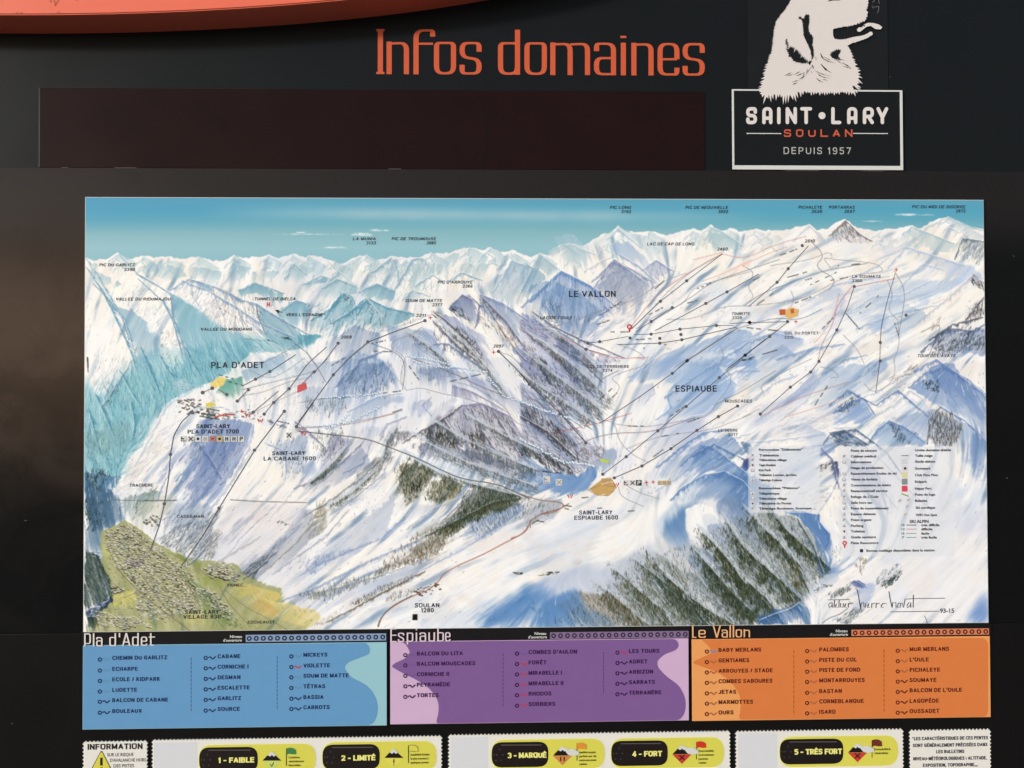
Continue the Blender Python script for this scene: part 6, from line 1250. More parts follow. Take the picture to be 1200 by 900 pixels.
for poly, am in (([(385,150),(410,125),(430,150),(460,108),(490,130),(485,190),(480,250),(505,290),(522,300),(512,360),(522,420),(526,470),(500,500),(490,420),(460,350),(430,290),(425,200),(415,165)], 8),
             ([(295,318),(312,370),(390,410),(430,460),(470,490),(505,505),(440,530),(360,515),(310,460),(288,400)], 16),
             ([(650,438),(690,410),(740,398),(745,430),(725,460),(745,490),(690,490),(657,470)], 7),
             ([(835,705),(860,715),(890,742),(850,742)], 3), ([(628,15),(660,-8),(750,-8),(735,4),(680,4)], 2), ([(920,212),(945,205),(940,220)], 0)):
    q = pxpts([dz(*p) for p in furry([(x, y, am*1.3) for x, y in poly], am, 8, rngd)], DD+.0002)
    prism('dog_marking', q, DD+.0002, 0, M_black, lg)
def hair(a, b, w0, bend=0):
    (x0, y0), (x1, y1) = dz(*a), dz(*b); mx_, my_ = (x0+x1)/2+bend/7, (y0+y1)/2-bend/7; P3 = [PT(x0, y0, DD), PT(mx_, my_, DD), PT(x1, y1, DD)]
    pts = fillet([p.xz for p in P3], .003); n = len(pts); b_ = len(VF[0])
    for i, p in enumerate(pts):
        t = (pts[min(i+1, n-1)]-pts[max(i-1, 0)]).normalized(); nr = Vector((-t.y, t.x)); ww = w0/7*U*math.sin(math.pi*(.12+.85*i/(n-1)))/2
        VF[0].append((p.x+nr.x*ww, -DD-.0003, p.y+nr.y*ww)); VF[0].append((p.x-nr.x*ww, -DD-.0003, p.y-nr.y*ww))
        if i: VF[1].append([b_+2*i-2, b_+2*i-1, b_+2*i+1, b_+2*i])
for a, b, w0, bd in (((575,440),(610,500),12,-4),((590,480),(700,525),9,-6),((600,470),(680,510),6,0),((578,530),(668,605),16,-6),((755,520),(835,575),10,4),((760,545),(830,570),6,0),((690,495),(780,500),8,4),((700,490),(760,535),6,0),
    ((278,628),(340,598),7,4),((300,625),(355,612),6,-3),((360,618),(410,590),7,3),((375,628),(445,598),8,-3),((440,600),(420,670),7,4),((400,655),(445,630),6,0),((340,680),(400,665),6,4),((345,700),(385,682),8,0),((512,538),(440,640),5,-4),((505,535),(522,575),9,0),((530,585),(668,632),7,-6),((545,600),(600,640),6,-3),((560,625),(660,650),7,-3),((540,645),(600,684),9,-4),((590,655),(640,668),5,0),((470,570),(455,610),5,0),((535,470),(540,500),5,0),((500,590),(505,605),5,0)):
    hair(a, b, w0, bd)
flat('fur_strokes', VF, M_black, lg)['kind'] = 'stuff'
VF = ([], [])
for q in ([(1005,20),(1025,5),(1010,-20)],[(1020,60),(1060,50),(1055,90),(1045,108)],[(1055,0),(1062,30)],[(1000,45),(1015,70)]): ribbon(*VF, pen([dz(*p) for p in q], -.0019, 2), .0007, .0007, -.0019)
flat('muzzle_lines', VF, M_grey, lg)
# resort name in rounded bold capitals
def bigcap(ch, x0, x1, T=125.4, B=145.6, w=4.2):
    V, F = [], []; a, b, t, o = x0+w/2, x1-w/2, T+w/2, B-w/2; c = (a+b)/2; m_ = (t+o)/2; d = .0022; e = .00004
    def rb(p, r=3.2, dd=0): ribbon(V, F, pen(p, d+dd, r), w*U, w*U, d+dd, False, True)
    if ch == 'S': rb([(b, t+4), (b, t), (a, t), (a, m_), (b, m_), (b, o), (a, o), (a, o-4)], 4)
    elif ch == 'A': rb([(a, o), (a, t), (b, t), (b, o)], 4); rb([(a, m_+3), (b, m_+3)], 0, e)
    elif ch == 'I': rb([(c, t), (c, o)], 0)
    elif ch == 'N': rb([(a, o), (a, t)], 0); rb([(a, t), (b, o)], 0, e); rb([(b, o), (b, t)], 0, 2*e)
    elif ch == 'T': rb([(a, t), (b, t)], 0); rb([(c, t), (c, o)], 0, e)
    elif ch == 'L': rb([(a, t), (a, o)], 0); rb([(a, o), (b, o)], 0, e)
    elif ch == 'R': rb([(a, o), (a, t), (b, t), (b, m_+1), (a+1, m_+1)], 4); rb([(c, m_+1), (b, o)], 0, e)
    elif ch == 'Y': rb([(a, t), (c, m_+2)], 0); rb([(b, t), (c, m_+2)], 0, e); rb([(c, m_+2), (c, o)], 0, 2*e)
    elif ch == '.': disc(V, F, PT(c, m_, d).xz, 4.2*U, d, 20)
    flat('letter', (V, F), M_white, lg)
for ch, x0, x1 in (('S',874.3,887.2),('A',893.2,905.3),('I',910.4,915),('N',920.6,934),('T',937.6,951.8),('.',959,967.6),('L',974,986),('A',992.6,1004.8),('R',1011,1024.2),('Y',1027,1041)): bigcap(ch, x0, x1)
for i, ch in enumerate('SOULAN'): caps('letter', ch, 922.8+i*14.35, 156, 8.8, 8.8, M_or2, lg, .0022, .2, .19, .2, 'C')
for x0, x1 in ((875,915.5),(1000,1040.5)): plate('rule', rectpx(x0, 155.8, x1, 157.0, .0022), .0022, .0006, M_whitef, lg, 0)
caps('tagline', 'DEPUIS 1957', 957.8, 176.6, 8.0, 79, mat('grey_lettering', (176,174,170), .5, .2), lg, .0022, .14, .13, .42, 'C')
# ---------------------------------------------------------------- the ski map
mapt = thing('ski_map', 'wide printed winter panorama map of snowy mountains with lifts, centre of the board', 'map', PT(628, 740, 0))
DM = .006
za = (PT(100,231.5,DM).z+PT(1153,233.5,DM).z)/2; zb = (PT(99,740.5,DM).z+PT(620,735,DM).z+PT(1158,731,DM).z)/3
xa = (PT(99,231,DM).x+PT(98,740,DM).x)/2; xb = (PT(1153,233,DM).x+PT(1158.5,731,DM).x)/2
plate('backing_sheet', (xa, xb, zb, za), DM-.0004, .005, M_whitef, mapt, .0004)
def map_print():
    nx, nz = 1300, 620
    gx = np.linspace(xa+.0012, xb-.0012, nx); gz = np.linspace(za-.0012, zb+.0012, nz)
    X, Z = np.meshgrid(gx, gz)
    co = np.empty((nx*nz, 3), np.float32); co[:, 0] = X.ravel(); co[:, 1] = -DM; co[:, 2] = Z.ravel(); co -= np.array(mapt.location, np.float32)
    Ri = np.array(R3.transposed()); P3 = np.stack([X.ravel(), np.full(nx*nz, CAMD-DM), Z.ravel()-CAMZ]); Q = Ri @ P3
    px = 600+1000*Q[0]/Q[1]; py = 450-1000*Q[2]/Q[1]
    u = np.clip((px-PX0)*SC-.5, 0, CW-1.01); v = np.clip((py-PY0)*SC-.5, 0, CH-1.01)
    ui = u.astype(int); vi = v.astype(int); fu = (u-ui)[:, None]; fv = (v-vi)[:, None]
    src = IMG/255.0; src = np.where(src <= .04045, src/12.92, ((src+.055)/1.055)**2.4).astype(np.float32)
    c = (src[vi, ui]*(1-fu)+src[vi, ui+1]*fu)*(1-fv)+(src[vi+1, ui]*(1-fu)+src[vi+1, ui+1]*fu)*fv
    idx = np.arange(nx*nz).reshape(nz, nx); q = np.stack([idx[:-1, :-1], idx[1:, :-1], idx[1:, 1:], idx[:-1, 1:]], -1).reshape(-1, 4)
    me = bpy.data.meshes.new('map_print'); me.vertices.add(nx*nz); me.vertices.foreach_set('co', co.ravel())
    me.loops.add(q.size); me.loops.foreach_set('vertex_index', q.ravel().astype(np.int32)); me.polygons.add(len(q))
    me.polygons.foreach_set('loop_start', np.arange(0, q.size, 4, dtype=np.int32)); me.polygons.foreach_set('loop_total', np.full(len(q), 4, np.int32)); me.update(calc_edges=True)
    at = me.color_attributes.new('print', 'FLOAT_COLOR', 'POINT'); rgba = np.ones((nx*nz, 4), np.float32); rgba[:, :3] = c; at.data.foreach_set('color', rgba.ravel())
    o = bpy.data.objects.new('map_print', me); COL.objects.link(o); o.parent = mapt
    m = bpy.data.materials.new('printed_panorama'); m.use_nodes = True; n = m.node_tree; b = n.nodes['Principled BSDF']
    a = n.nodes.new('ShaderNodeAttribute'); a.attribute_name = 'print'
    hs = n.nodes.new('ShaderNodeHueSaturation'); hs.inputs['Value'].default_value = MAPGAIN; n.links.new(a.outputs['Color'], hs.inputs['Color']); n.links.new(hs.outputs['Color'], b.inputs['Base Color'])
    b.inputs['Roughness'].default_value = .38; b.inputs['Specular IOR Level'].default_value = .25
    me.materials.append(m); return o
MAPGAIN = 1.0
map_print()
def T2(t, x, y): ox, oy, s = TILE[t]; return ox+x/s, oy+y/s
DT_ = DM+.0005
M_halo = mat('pale_halo', (226,226,232), .5, .2)
def lab(s, t, xl, xr, y, cap=3.5, bold=.02, sh=.22, m=None, ang=0, sp=1.0):
    a, yy_ = T2(t, xl, y); b, _ = T2(t, xr, y)
    q = .185 if cap < 4 else .185 if cap > 6 else .20
    caps('place_name', s, (a+b)/2, yy_, cap*1.04, abs(b-a), m or M_ink, mapt, DT_, q, q*.85, .28, 'C', sh, ang)
for row in (("PIC DU GARLITZ",'A1',118,302,357),("2390",'A1',247,302,381),("VALLEE DU RIOUMAJOU",'A1',203,488,535),("VALLEE DU MOUDANG",'A1',645,912,692),("TUNNEL DE BIELSA",'A1',925,1140,534),("VERS L'ESPAGNE",'A1',1090,1282,617),
    ("LA MUNIA",'A2',283,402,221),("3133",'A2',352,402,243),("PIC DE TROUMOUSE",'A2',485,715,221),("3085",'A2',665,715,243),("PIC D'ARROUYE",'A2',725,905,447),("2366",'A2',855,905,468),("SOUM DE MATTE",'A2',555,747,543),("2377",'A2',697,747,565),
    ("2211",'A2',612,662,620),("2068",'A2',220,275,733),("2097",'A2',1015,1067,780),("PIC LONG",'A3',467,575,58),("3192",'A3',525,575,80),("PIC DE NEOUVIELLE",'A3',860,1080,58),("3092",'A3',1030,1080,80),("LAC DE CAP DE LONG",'A3',660,905,248),("2460",'A3',1025,1078,275),
    ("LAC DE L'OULE",'A3',103,270,632),("PICHALEYE",'A4',268,380,52),("2626",'A4',330,380,72),("PORTARRAS",'A4',413,535,52),("2697",'A4',487,535,72),("PIC DU MIDI DE BIGORRE",'A4',810,1063,50),("2872",'A4',1018,1063,70),("2610",'A4',298,345,213),("TOUR DE L'AVAYS",'A4',835,1015,760)):
    lab(*row)
for row in (("LE VALLON",'A3',252,495,508,7.0,.03,0),("ESPIAUBE",'B3',807,1022,157,7.0,.03,0),("PLA D'ADET",'B1',700,975,34,7.0,.04,0),("TOURETTE",'A3',1100,1195,611,3.2,.008,0),("2320",'A3',1103,1152,632,3.2,.008,0),("LA SOUMAYE",'A4',523,660,382,3.2,.008,0),("2300",'A4',523,570,402,3.2,.008,0),("COL DU PORTET",'A4',202,362,652,3.2,.008,0),("2215",'A4',200,243,672,3.2,.008,0),
    ("COL DE TERRENERE",'B3',345,565,42,3.2,.008,0),("2274",'B3',428,478,62,3.2,.008,0),("MOUSCADES",'B3',1065,1206,222,3.4,.008,0),("LE SERRE",'B3',1030,1130,374,3.2,.008,0),("2017",'B3',1082,1130,396,3.2,.008,0),("TRACHERE",'B1',275,395,660,3.4,.014,0),("CADEILHAN",'B1',522,660,823,3.4,.014,0),("VIGNEC",'C1',780,865,425,3.4,.014,0),("ESCHEAUST",'C1',890,1030,618,3.4,.014,0),
    ("SAINT-LARY",'B1',622,797,353,4.7,.035,0),("PLA D'ADET 1700",'B1',577,843,381,4.7,.035,0),("SAINT-LARY",'Z',319,357.5,531,4.5,.035,0),("LA CABANE 1600",'Z',309,370,537.3,4.5,.035,0),("SAINT-LARY",'C1',563,740,565,4.5,.035,0),("VILLAGE 830",'C1',555,748,590,4.5,.035,0),("SOULAN",'C2',605,732,530,4.9,.035,0),("1280",'C2',637,703,556,4.9,.035,0),("SAINT-LARY",'B3',305,478,802,4.7,.035,0),("ESPIAUBE 1600",'B3',280,507,829,4.7,.035,0),
    ("P",'C1',400,428,237,5.4,.03,0,M_whitef),("L",'C1',435,455,240,5,.02,0,M_whitef),("L",'C1',568,590,318,5,.02,0,M_whitef)):
    lab(*row)
M_lift = mat('lift_grey', (92,90,102), .5, .2)
# lift lines with their pylon dots
def lift(paths, dots=(), w_=.95, m=None, dr_=2.1):
    VF = ([], [])
    for t, q in paths: ribbon(*VF, fillet([PT(*T2(t, x, y), DT_).xz for x, y in q], .008), w_*.85*U, w_*.85*U, DT_)
    for t, x, y in dots: disc(*VF, PT(*T2(t, x, y), DT_).xz, dr_*.92*U, DT_+.0001, 12)
    flat('lift_line', VF, m or M_lift, mapt)
M_red = mat('red_print', (206,60,66), .5, .2); M_rl = mat('pink_line', (196,140,140), .5, .2)
lift([('B1',[(600,280),(545,330),(505,400),(487,500),(478,620),(455,760),(432,860),(385,1000-5)])], [('B1',600,280),('B1',487,500),('B1',455,757)], 1.2)
lift([('B1',[(1080,275),(925,480),(740,780),(655,925),(545,1080)])], [('B1',1080,275),('B1',925,478),('B1',740,780)], 1.2)
lift([('A2',[(657,648),(500,705),(360,760),(270,835),(180,929),(0,1174)])], [('A2',657,648),('A2',360,758),('B2',180,85)], 1.1)
lift([('A2',[(205,765),(125,870)])], [('A2',205,765)], .9); lift([('B2',[(150,0),(80,70),(0,150)])], [('B2',80,70)], .8)
lift([('B1',[(1140,-20),(1005,68),(930,108),(860,145)])], [('B1',1005,68),('B1',930,108)]); lift([('B1',[(1300,-60),(1200,30),(1105,158),(1025,230),(975,290)])], [('B1',1105,158),('B1',1025,230),('B1',975,290)]); lift([('B1',[(893,163),(835,222)])], [('B1',893,163),('B1',835,222)])
lift([('B1',[(1050,170),(918,280)])], [('B1',918,280)]); lift([('B1',[(655,178),(705,155)])], [('B1',655,178),('B1',705,155)], .9, None, 2.4); lift([('B1',[(735,160),(780,188)])], [('B1',780,188)]); lift([('B1',[(1230,230),(1143,355)])], [('B1',1143,355)])
lift([('A2',[(1040,808),(1130,895),(1200,975)]),('B3',[(0,78),(45,135),(210,290),(340,440)])], [('A2',1040,808),('B3',45,135),('B3',205,290),('B3',340,440)], 1.3)
lift([('A3',[(170,680),(345,765),(410,757),(560,730)])], [('A3',218,755),('A3',350,765),('A3',412,757)], .8); lift([('A3',[(190,700),(340,797),(460,830)])], [('A3',340,797)], .8)
lift([('A3',[(1050,300),(865,440),(728,547),(575,692)])], [('A3',865,440),('A3',728,547)], .8, None); lift([('A3',[(1240,405),(1075,498),(965,558),(700,700)])], [('A3',1075,498),('A3',965,558)], .9)
lift([('A3',[(790,580),(680,652),(600,705)])], [('A3',790,580),('A3',680,652)], .8); lift([('A3',[(590,720),(680,718),(830,692),(1020,673),(1110,672)])], [('A3',680,718),('A3',830,692),('A3',1020,673)], .8)
lift([('A3',[(508,772),(725,765),(840,747),(1125,681)])], [('A3',725,765),('A3',840,747),('A3',835,720),('A3',725,740),('A3',570,738),('A3',1192,657)], 1.0); lift([('A3',[(1130,685),(865,858),(820,895)])], [('A3',865,858)], .9)
lift([('A3',[(1280,740),(1170,828),(1080,895)])], [('A3',1170,828)], .9)
lift([('B3',[(870,10),(790,78),(620,200),(410,340)])], [('B3',870,10),('B3',790,78)], .9); lift([('B3',[(1160,0),(1035,100),(862,250),(715,377),(550,512),(428,603)])], [('B3',1035,100),('B3',862,250),('B3',715,377),('B3',550,512),('B3',428,603)], .9)
lift([('B3',[(1130,248),(1030,303),(918,375),(783,470),(632,560),(488,622)])], [('B3',1130,248),('B3',1030,303),('B3',918,375),('B3',783,470),('B3',632,560),('B3',488,622)], 1.1)
lift([('A4',[(315,235),(218,345),(165,410),(30,525)])], [('A4',285,235),('A4',218,345),('A4',165,410)], .9); lift([('A4',[(-60,606),(35,602),(215,598)])], [('A4',35,602),('A4',215,597)], .9); lift([('A4',[(215,600),(130,668),(12,757),(-80,830)])], [('A4',130,668),('A4',12,757)], .9)
lift([('A4',[(533,430),(500,530),(450,637),(365,787),(325,838),(228,910),(85,1038)])], [('A4',533,430),('A4',450,637),('A4',365,787),('B4',325,65),('B4',228,137),('B4',85,265)], .9)
lift([('A4',[(728,368),(690,500),(662,620),(657,700),(655,785),(635,940)])], [('A4',657,697),('A4',657,785),('A4',780,567)], .8)
def cross(t, x, y, s=2.2, m=None):
    c = PT(*T2(t, x, y), DT_).xz; VF = ([], []); q = s*U
    ribbon(*VF, [c+Vector((-q, 0)), c+Vector((q, 0))], .9*U, .9*U, DT_); ribbon(*VF, [c+Vector((0, -q)), c+Vector((0, q))], .9*U, .9*U, DT_+.00004)
    flat('first_aid_mark', VF, m or M_red, mapt)
for a in (('A2',685,632),('A2',1015,812),('A4',733,350),('B1',858,275),('A4',255,598),('B1',707,418),('B3',655,646),('B3',690,644)): cross(*a)
def symbol(t, x, y, s, mb, mi, kind='box'):
    c = PT(*T2(t, x, y), DT_).xz; h = s*U; V = [(c.x-h, -DT_, c.y-h), (c.x+h, -DT_, c.y-h), (c.x+h, -DT_, c.y+h), (c.x-h, -DT_, c.y+h)]
    o = flat('symbol', (V, [[0,1,2,3]]), mb, mapt)
    VF = ([], []); k = h*.7; dd = DT_+.0002
    if kind == 'x': ribbon(*VF, [c+Vector((-k, -k)), c+Vector((k, k))], h*.3, h*.3, dd); ribbon(*VF, [c+Vector((-k, k)), c+Vector((k, -k))], h*.3, h*.3, dd+.00004)
    elif kind == 'b': ribbon(*VF, [c+Vector((-k, k)), c+Vector((-k, -k)), c+Vector((k, -k))], h*.3, h*.3, dd); ribbon(*VF, [c+Vector((-k, k*.4)), c+Vector((k*.2, -k*.1))], h*.4, h*.4, dd+.00004)
    elif kind == 'w': ribbon(*VF, [c+Vector((-k, k*.6)), c+Vector((-k*.4, -k*.8)), c+Vector((0, k*.3)), c+Vector((k*.4, -k*.8)), c+Vector((k, k*.6))], h*.5, h*.5, dd)
    elif kind == 'h': ribbon(*VF, [c+Vector((-k*.5, k)), c+Vector((-k*.5, -k))], h*.35, h*.35, dd); ribbon(*VF, [c+Vector((k*.5, k)), c+Vector((k*.5, -k))], h*.35, h*.35, dd); ribbon(*VF, [c+Vector((-k*.5, 0)), c+Vector((k*.5, 0))], h*.35, h*.35, dd+.00004)
    elif kind == 'o': disc(*VF, c, k*.7, dd, 12)
    elif kind == 'P': ribbon(*VF, fillet([c+Vector((-k*.5, -k)), c+Vector((-k*.5, k*.9)), c+Vector((k*.6, k*.9)), c+Vector((k*.6, 0)), c+Vector((-k*.5, 0))], h*.3), h*.32, h*.32, dd)
    if VF[0]: flat('symbol_figure', VF, mi, o)
M_tan = mat('tan_print', (196,170,120), .5, .2)
for i, (mb, mi, k) in enumerate(((M_whitef,M_ink,'b'),(M_whitef,M_ink,'x'),(M_whitef,M_ink,'o'),(M_whitef,M_grey,'h'),(M_grey,M_red,'x'),(M_tan,M_ink,'o'),(M_whitef,M_ink,'h'),(M_whitef,M_ink,'h'),(M_whitef,M_ink,'P'))):
    symbol('B1', 556+i*37.5, 419, 3.4, mb, mi, k)
M_pale = mat('pale_print', (214,210,214), .5, .2)
for i, (mb, mi, k) in enumerate(((M_pale,M_ink,'b'),(M_pale,M_ink,'x'),(M_ink,M_pale,'P'))): symbol('B3', 550+i*33, 648, 3.3, mb, mi, k)
for i, k in enumerate('bhh'): symbol('B3', 725+i*24, 648, 2.5, M_tan, M_grey, k)
symbol('B3', 136, 632, 4.2, M_whitef, M_grey, 'b'); symbol('B3', 200, 645, 3.8, M_whitef, M_grey, 'x')
symbol('B1', 1105, 400, 3.4, M_whitef, M_ink, 'x'); symbol('A1', 998, 563, 3.4, M_pale, M_red, 'h')
def wmark(t, x, y):
    c = PT(*T2(t, x, y), DT_).xz; VF = ([], []); k = 3*U
    ribbon(*VF, [c+Vector((-k, k*.6)), c+Vector((-k*.4, -k*.8)), c+Vector((0, k*.3)), c+Vector((k*.4, -k*.8)), c+Vector((k, k*.6))], .0024, .0024, DT_+.0001); flat('ski_school_mark', VF, M_red, mapt)
for a in (('B3',498,655),('B3',258,717),('B1',890,295),('B1',955,322),('B1',1180,390)): wmark(*a)
def pin(t, x, y, s=3.2):
    c = PT(*T2(t, x, y), DT_).xz; h = s*U; ring = [(c.x+h*math.cos(a)*(1 if math.sin(a) > -.6 else .6), c.y+h*math.sin(a)*(1 if math.sin(a) > -.9 else 2)) for a in [2*math.pi*k/16 for k in range(16)]]
    pn = prism('meeting_pin', ring, DT_+.0001, 0, M_red, mapt); VF = ([], []); disc(*VF, c, h*.45, DT_+.0003, 10); flat('pin_eye', VF, M_whitef, pn)
pin('A3', 567, 680); pin('Z', 989.8, 636.5, 2.8)
def quad(name, t, pts, m, dd=.0001): return prism(name, pxpts([T2(t, x, y) for x, y in pts], DT_+dd), DT_+dd, 0, m, mapt)
quad('red_flag', 'B1', [(1148,142),(1192,124),(1198,158),(1148,180)], mat('crimson_print', (204,86,92), .5, .2))
quad('park_sign', 'A4', [(175,540),(205,538),(205,565),(178,567)], mat('rust_print', (190,96,60), .5, .2)); quad('park_sign', 'A4', [(205,540),(235,530),(270,540),(262,570),(225,585),(205,575)], mat('amber_print', (222,180,112), .5, .2)); quad('park_sign', 'A4', [(228,540),(245,535),(248,556),(232,560)], mat('rust_print', (190,96,60), .5, .2), .0003)
quad('lime_sign', 'B3', [(415,520),(460,532),(465,545),(422,538)], mat('lime_print', (190,210,60), .5, .2))
quad('arrow', 'A1', [(1030,592),(1055,592),(1052,598),(1078,606),(1052,604),(1050,610)], M_ink)
# painters' signature
VF = ([], [])
SGN = [[(60,378),(215,376)],[(85,395),(66,410),(70,432),(88,420),(90,396),(92,432)],[(108,378),(104,432)],[(112,420),(122,405),(114,430),(130,430)],[(140,380),(138,432)],[(150,400),(150,428),(168,430),(170,400)],[(176,418),(188,402),(178,430),(192,430)],[(205,400),(204,432)],[(205,408),(222,398),(238,402)],
 [(265,300),(276,350),(290,432)],[(290,446),(295,400),(312,396),(316,432)],[(328,398),(326,432)],[(336,420),(350,402),(340,432),(356,430)],[(370,400),(368,434)],[(370,408),(392,400)],[(402,398),(398,434)],[(400,408),(424,400)],[(432,418),(446,402),(434,430),(452,430)],[(446,402),(474,404)],
 [(490,318),(498,370),(512,432)],[(512,432),(516,398),(538,396),(540,432)],[(556,400),(548,430),(572,428),(572,402),(556,400)],[(582,398),(592,432),(604,370)],[(604,372),(700,368),(885,366)],[(632,395),(616,415),(620,434),(640,416),(642,396),(644,432)],[(662,342),(660,432)],[(500,462),(660,460),(845,457)],
 [(738,488),(752,515),(762,545)]]
for k, q in enumerate(SGN): ribbon(*VF, [PT(960+x/6, 640+y/6, DT_).xz for x, y in q], (.0019 if k < len(SGN)-1 else .0009), .0014, DT_+k*.00001)
flat('signature', VF, M_ink, mapt)
text('date', '93-15', 1101.5, 715.7, 5.0, 16.5, M_ink, mapt, DT_, .02)
# legend
leg = thing('x', None, None, (0,0,0)); bpy.data.objects.remove(leg)
VG = ([], [])
def lt(s, x, y, xr, cap=2.9, bold=.025): text('legend_text', s, x, y, cap, xr-x, M_ink, mapt, DT_+.0001, bold, 0, 'L')
f1 = lambda x, y: (870+x/9.23, 515+y/9.23)
for s, y, xr in (('Remontées "Débutants"',110,650),('Téléskis',172,395),('Télécabine village',222,480),('Tapis Roulant',277,360),('Kid Park',332,310),('Téléskis Luchet, Jardins',385,585),('Télésiège 4 places',440,428),('Remontées "Piétons"',527,620),('Téléphérique',585,400),('Télécabine village',640,480),('Télécabine du Portet',692,530),('Télésiège Bouleaux, Soumaye, ...',747,800)):
    a = f1(178, y); b = f1(xr, y); lt(s, a[0], a[1], b[0], 2.7)
f2 = lambda x, y: (980+x/6.43, 515+y/6.43)
for s, y, xr in (('Poste de secours',84,305),('Cabinet médical',127,300),('Informations',170,265),('Neige de production',214,355),('Rassemblement Ecoles de ski',257,455),('Vente de forfaits',301,310),('Consommations de loisirs',345,412),('Restaurant/self service',388,385),('Refuge de L\'Oule',432,318),('Salle hors sac',476,272),('Point de rassemblement',519,395),('Espace détente',562,297),('Point argent',606,265),('Parking',650,205),('Toilettes',692,215),('Guide sanitaire',736,300),('Piste Rencontre',780,318)):
    a = f2(110, y); b = f2(xr, y); lt(s, a[0], a[1], b[0])
for s, x, y, xr in (('Limite domaine skiable',593,80,865),('Taille neige',593,122,725),('Stade slalom',593,166,745),('Snowpark',593,218,712),('Club Piou Piou',593,268,765),('Kidpark',593,318,685),('Happy Parc',593,369,718),('Point de luge',593,415,745),('Balades',593,461,685),('Ski nordique',598,514,745),('WiFi Hot Spot',598,569,760),('très difficile',640,645,778),('difficile',640,676,725),('facile',640,708,700),('très facile',640,738,757),('Bornes outillage disponibles dans la station',227,838,742)):
    a = f2(x, y); b = f2(xr, y); lt(s, a[0], a[1], b[0])
a = f2(553, 618); b = f2(695, 618); lt('SKI ALPIN', a[0], a[1], b[0], 3.6)
VGi = ([], []); VGw = ([], [])
def sqr(VF, c, h, dd): b_ = len(VF[0]); VF[0].extend([(c.x-h, -dd, c.y-h), (c.x+h, -dd, c.y-h), (c.x+h, -dd, c.y+h), (c.x-h, -dd, c.y+h)]); VF[1].append([b_, b_+1, b_+2, b_+3])
rngl = random.Random(3)
for ys, fn, xx_ in (((172,222,277,332,440,585,640,692,747), f1, 110), ((127,170,257,301,345,388,432,476,519,562,606,650,692,736), f2, 60)):
    for y in ys:
        c = PT(*fn(xx_, y), DT_).xz; h = 2.1*U
        sqr(VGw, c, h, DT_)
        k = rngl.choice([0, 1, 2, 3])
        if k == 0: ribbon(*VGi, [c+Vector((-h*.7, -h*.5)), c+Vector((h*.7, -h*.5))], .001, .0012, DT_+.0002); ribbon(*VGi, [c+Vector((0, h*.6)), c+Vector((0, -h*.2))], .0012, .001, DT_+.0002)
        elif k == 1: ribbon(*VGi, [c+Vector((-h*.7, -h*.6)), c+Vector((h*.6, h*.7))], .001, .001, DT_+.0002); ribbon(*VGi, [c+Vector((-h*.6, h*.6)), c+Vector((h*.2, -h*.2))], .001, .001, DT_+.00024)
        elif k == 2: disc(*VGi, c, h*.55, DT_+.0002, 10)
        else: ribbon(*VGi, [c+Vector((-h*.8, h*.7)), c+Vector((-h*.8, -h*.7)), c+Vector((h*.8, -h*.7)), c+Vector((h*.8, h*.3))], .0009, .0009, DT_+.0002)
for yy_, col in ((645,M_ink),(676,M_rl),(708,M_grey),(738,M_grey)):
    a = f2(528, yy_); b = f2(605, yy_); VF = ([], []); ribbon(*VF, [PT(*a, DT_).xz, PT(*b, DT_).xz], .0018, .0018, DT_); flat('legend_line', VF, col, mapt)
for s, y in (('10',645),('13',676),('16',708),('7',738)): text('', s, *f2(492, y), 2.6, 3.4, None, None, DT_, .02, merge=VGi)
a = f2(490, 122); ribbon(*VGi, [PT(*f2(490, 122), DT_).xz, PT(*f2(545, 122), DT_).xz], .0014, .0014, DT_+.0002)
for (x, y, m_) in ((515,318,(130,140,140)),(515,371,(214,70,90)),(515,268,(214,208,160)),(515,166,(206,206,210))):
    VF = ([], []); sqr(VF, PT(*f2(x, y), DT_).xz, 3.4*U, DT_); flat('legend_swatch', VF, mat('swatch_%d' % y, m_, .5, .2), mapt)
c = PT(*f2(515, 218), DT_).xz; sqr(VGw, c, 3.4*U, DT_); disc(*VGi, c+Vector((.001, 0)), 1.6*U, DT_+.0002, 10)
VF = ([], []); ribbon(*VF, [PT(*f2(490, 408), DT_).xz, PT(*f2(545, 428), DT_).xz], .003, .003, DT_); flat('legend_swatch', VF, mat('olive_print', (150,160,70), .5, .2), mapt)
for x, y in ((480,461),(545,455),(535,505),(520,565)): sqr(VGw, PT(*f2(x, y), DT_).xz, 2.2*U, DT_); ribbon(*VGi, [PT(*f2(x-8, y+8), DT_).xz, PT(*f2(x+8, y-8), DT_).xz], .0012, .0012, DT_+.0002)
sqr(VGi, PT(*f2(190, 838), DT_).xz, 1.9*U, DT_)
flat('legend_box', VGw, M_pale, mapt)['kind'] = 'stuff'; flat('legend_figure', VGi, M_ink, mapt)['kind'] = 'stuff'
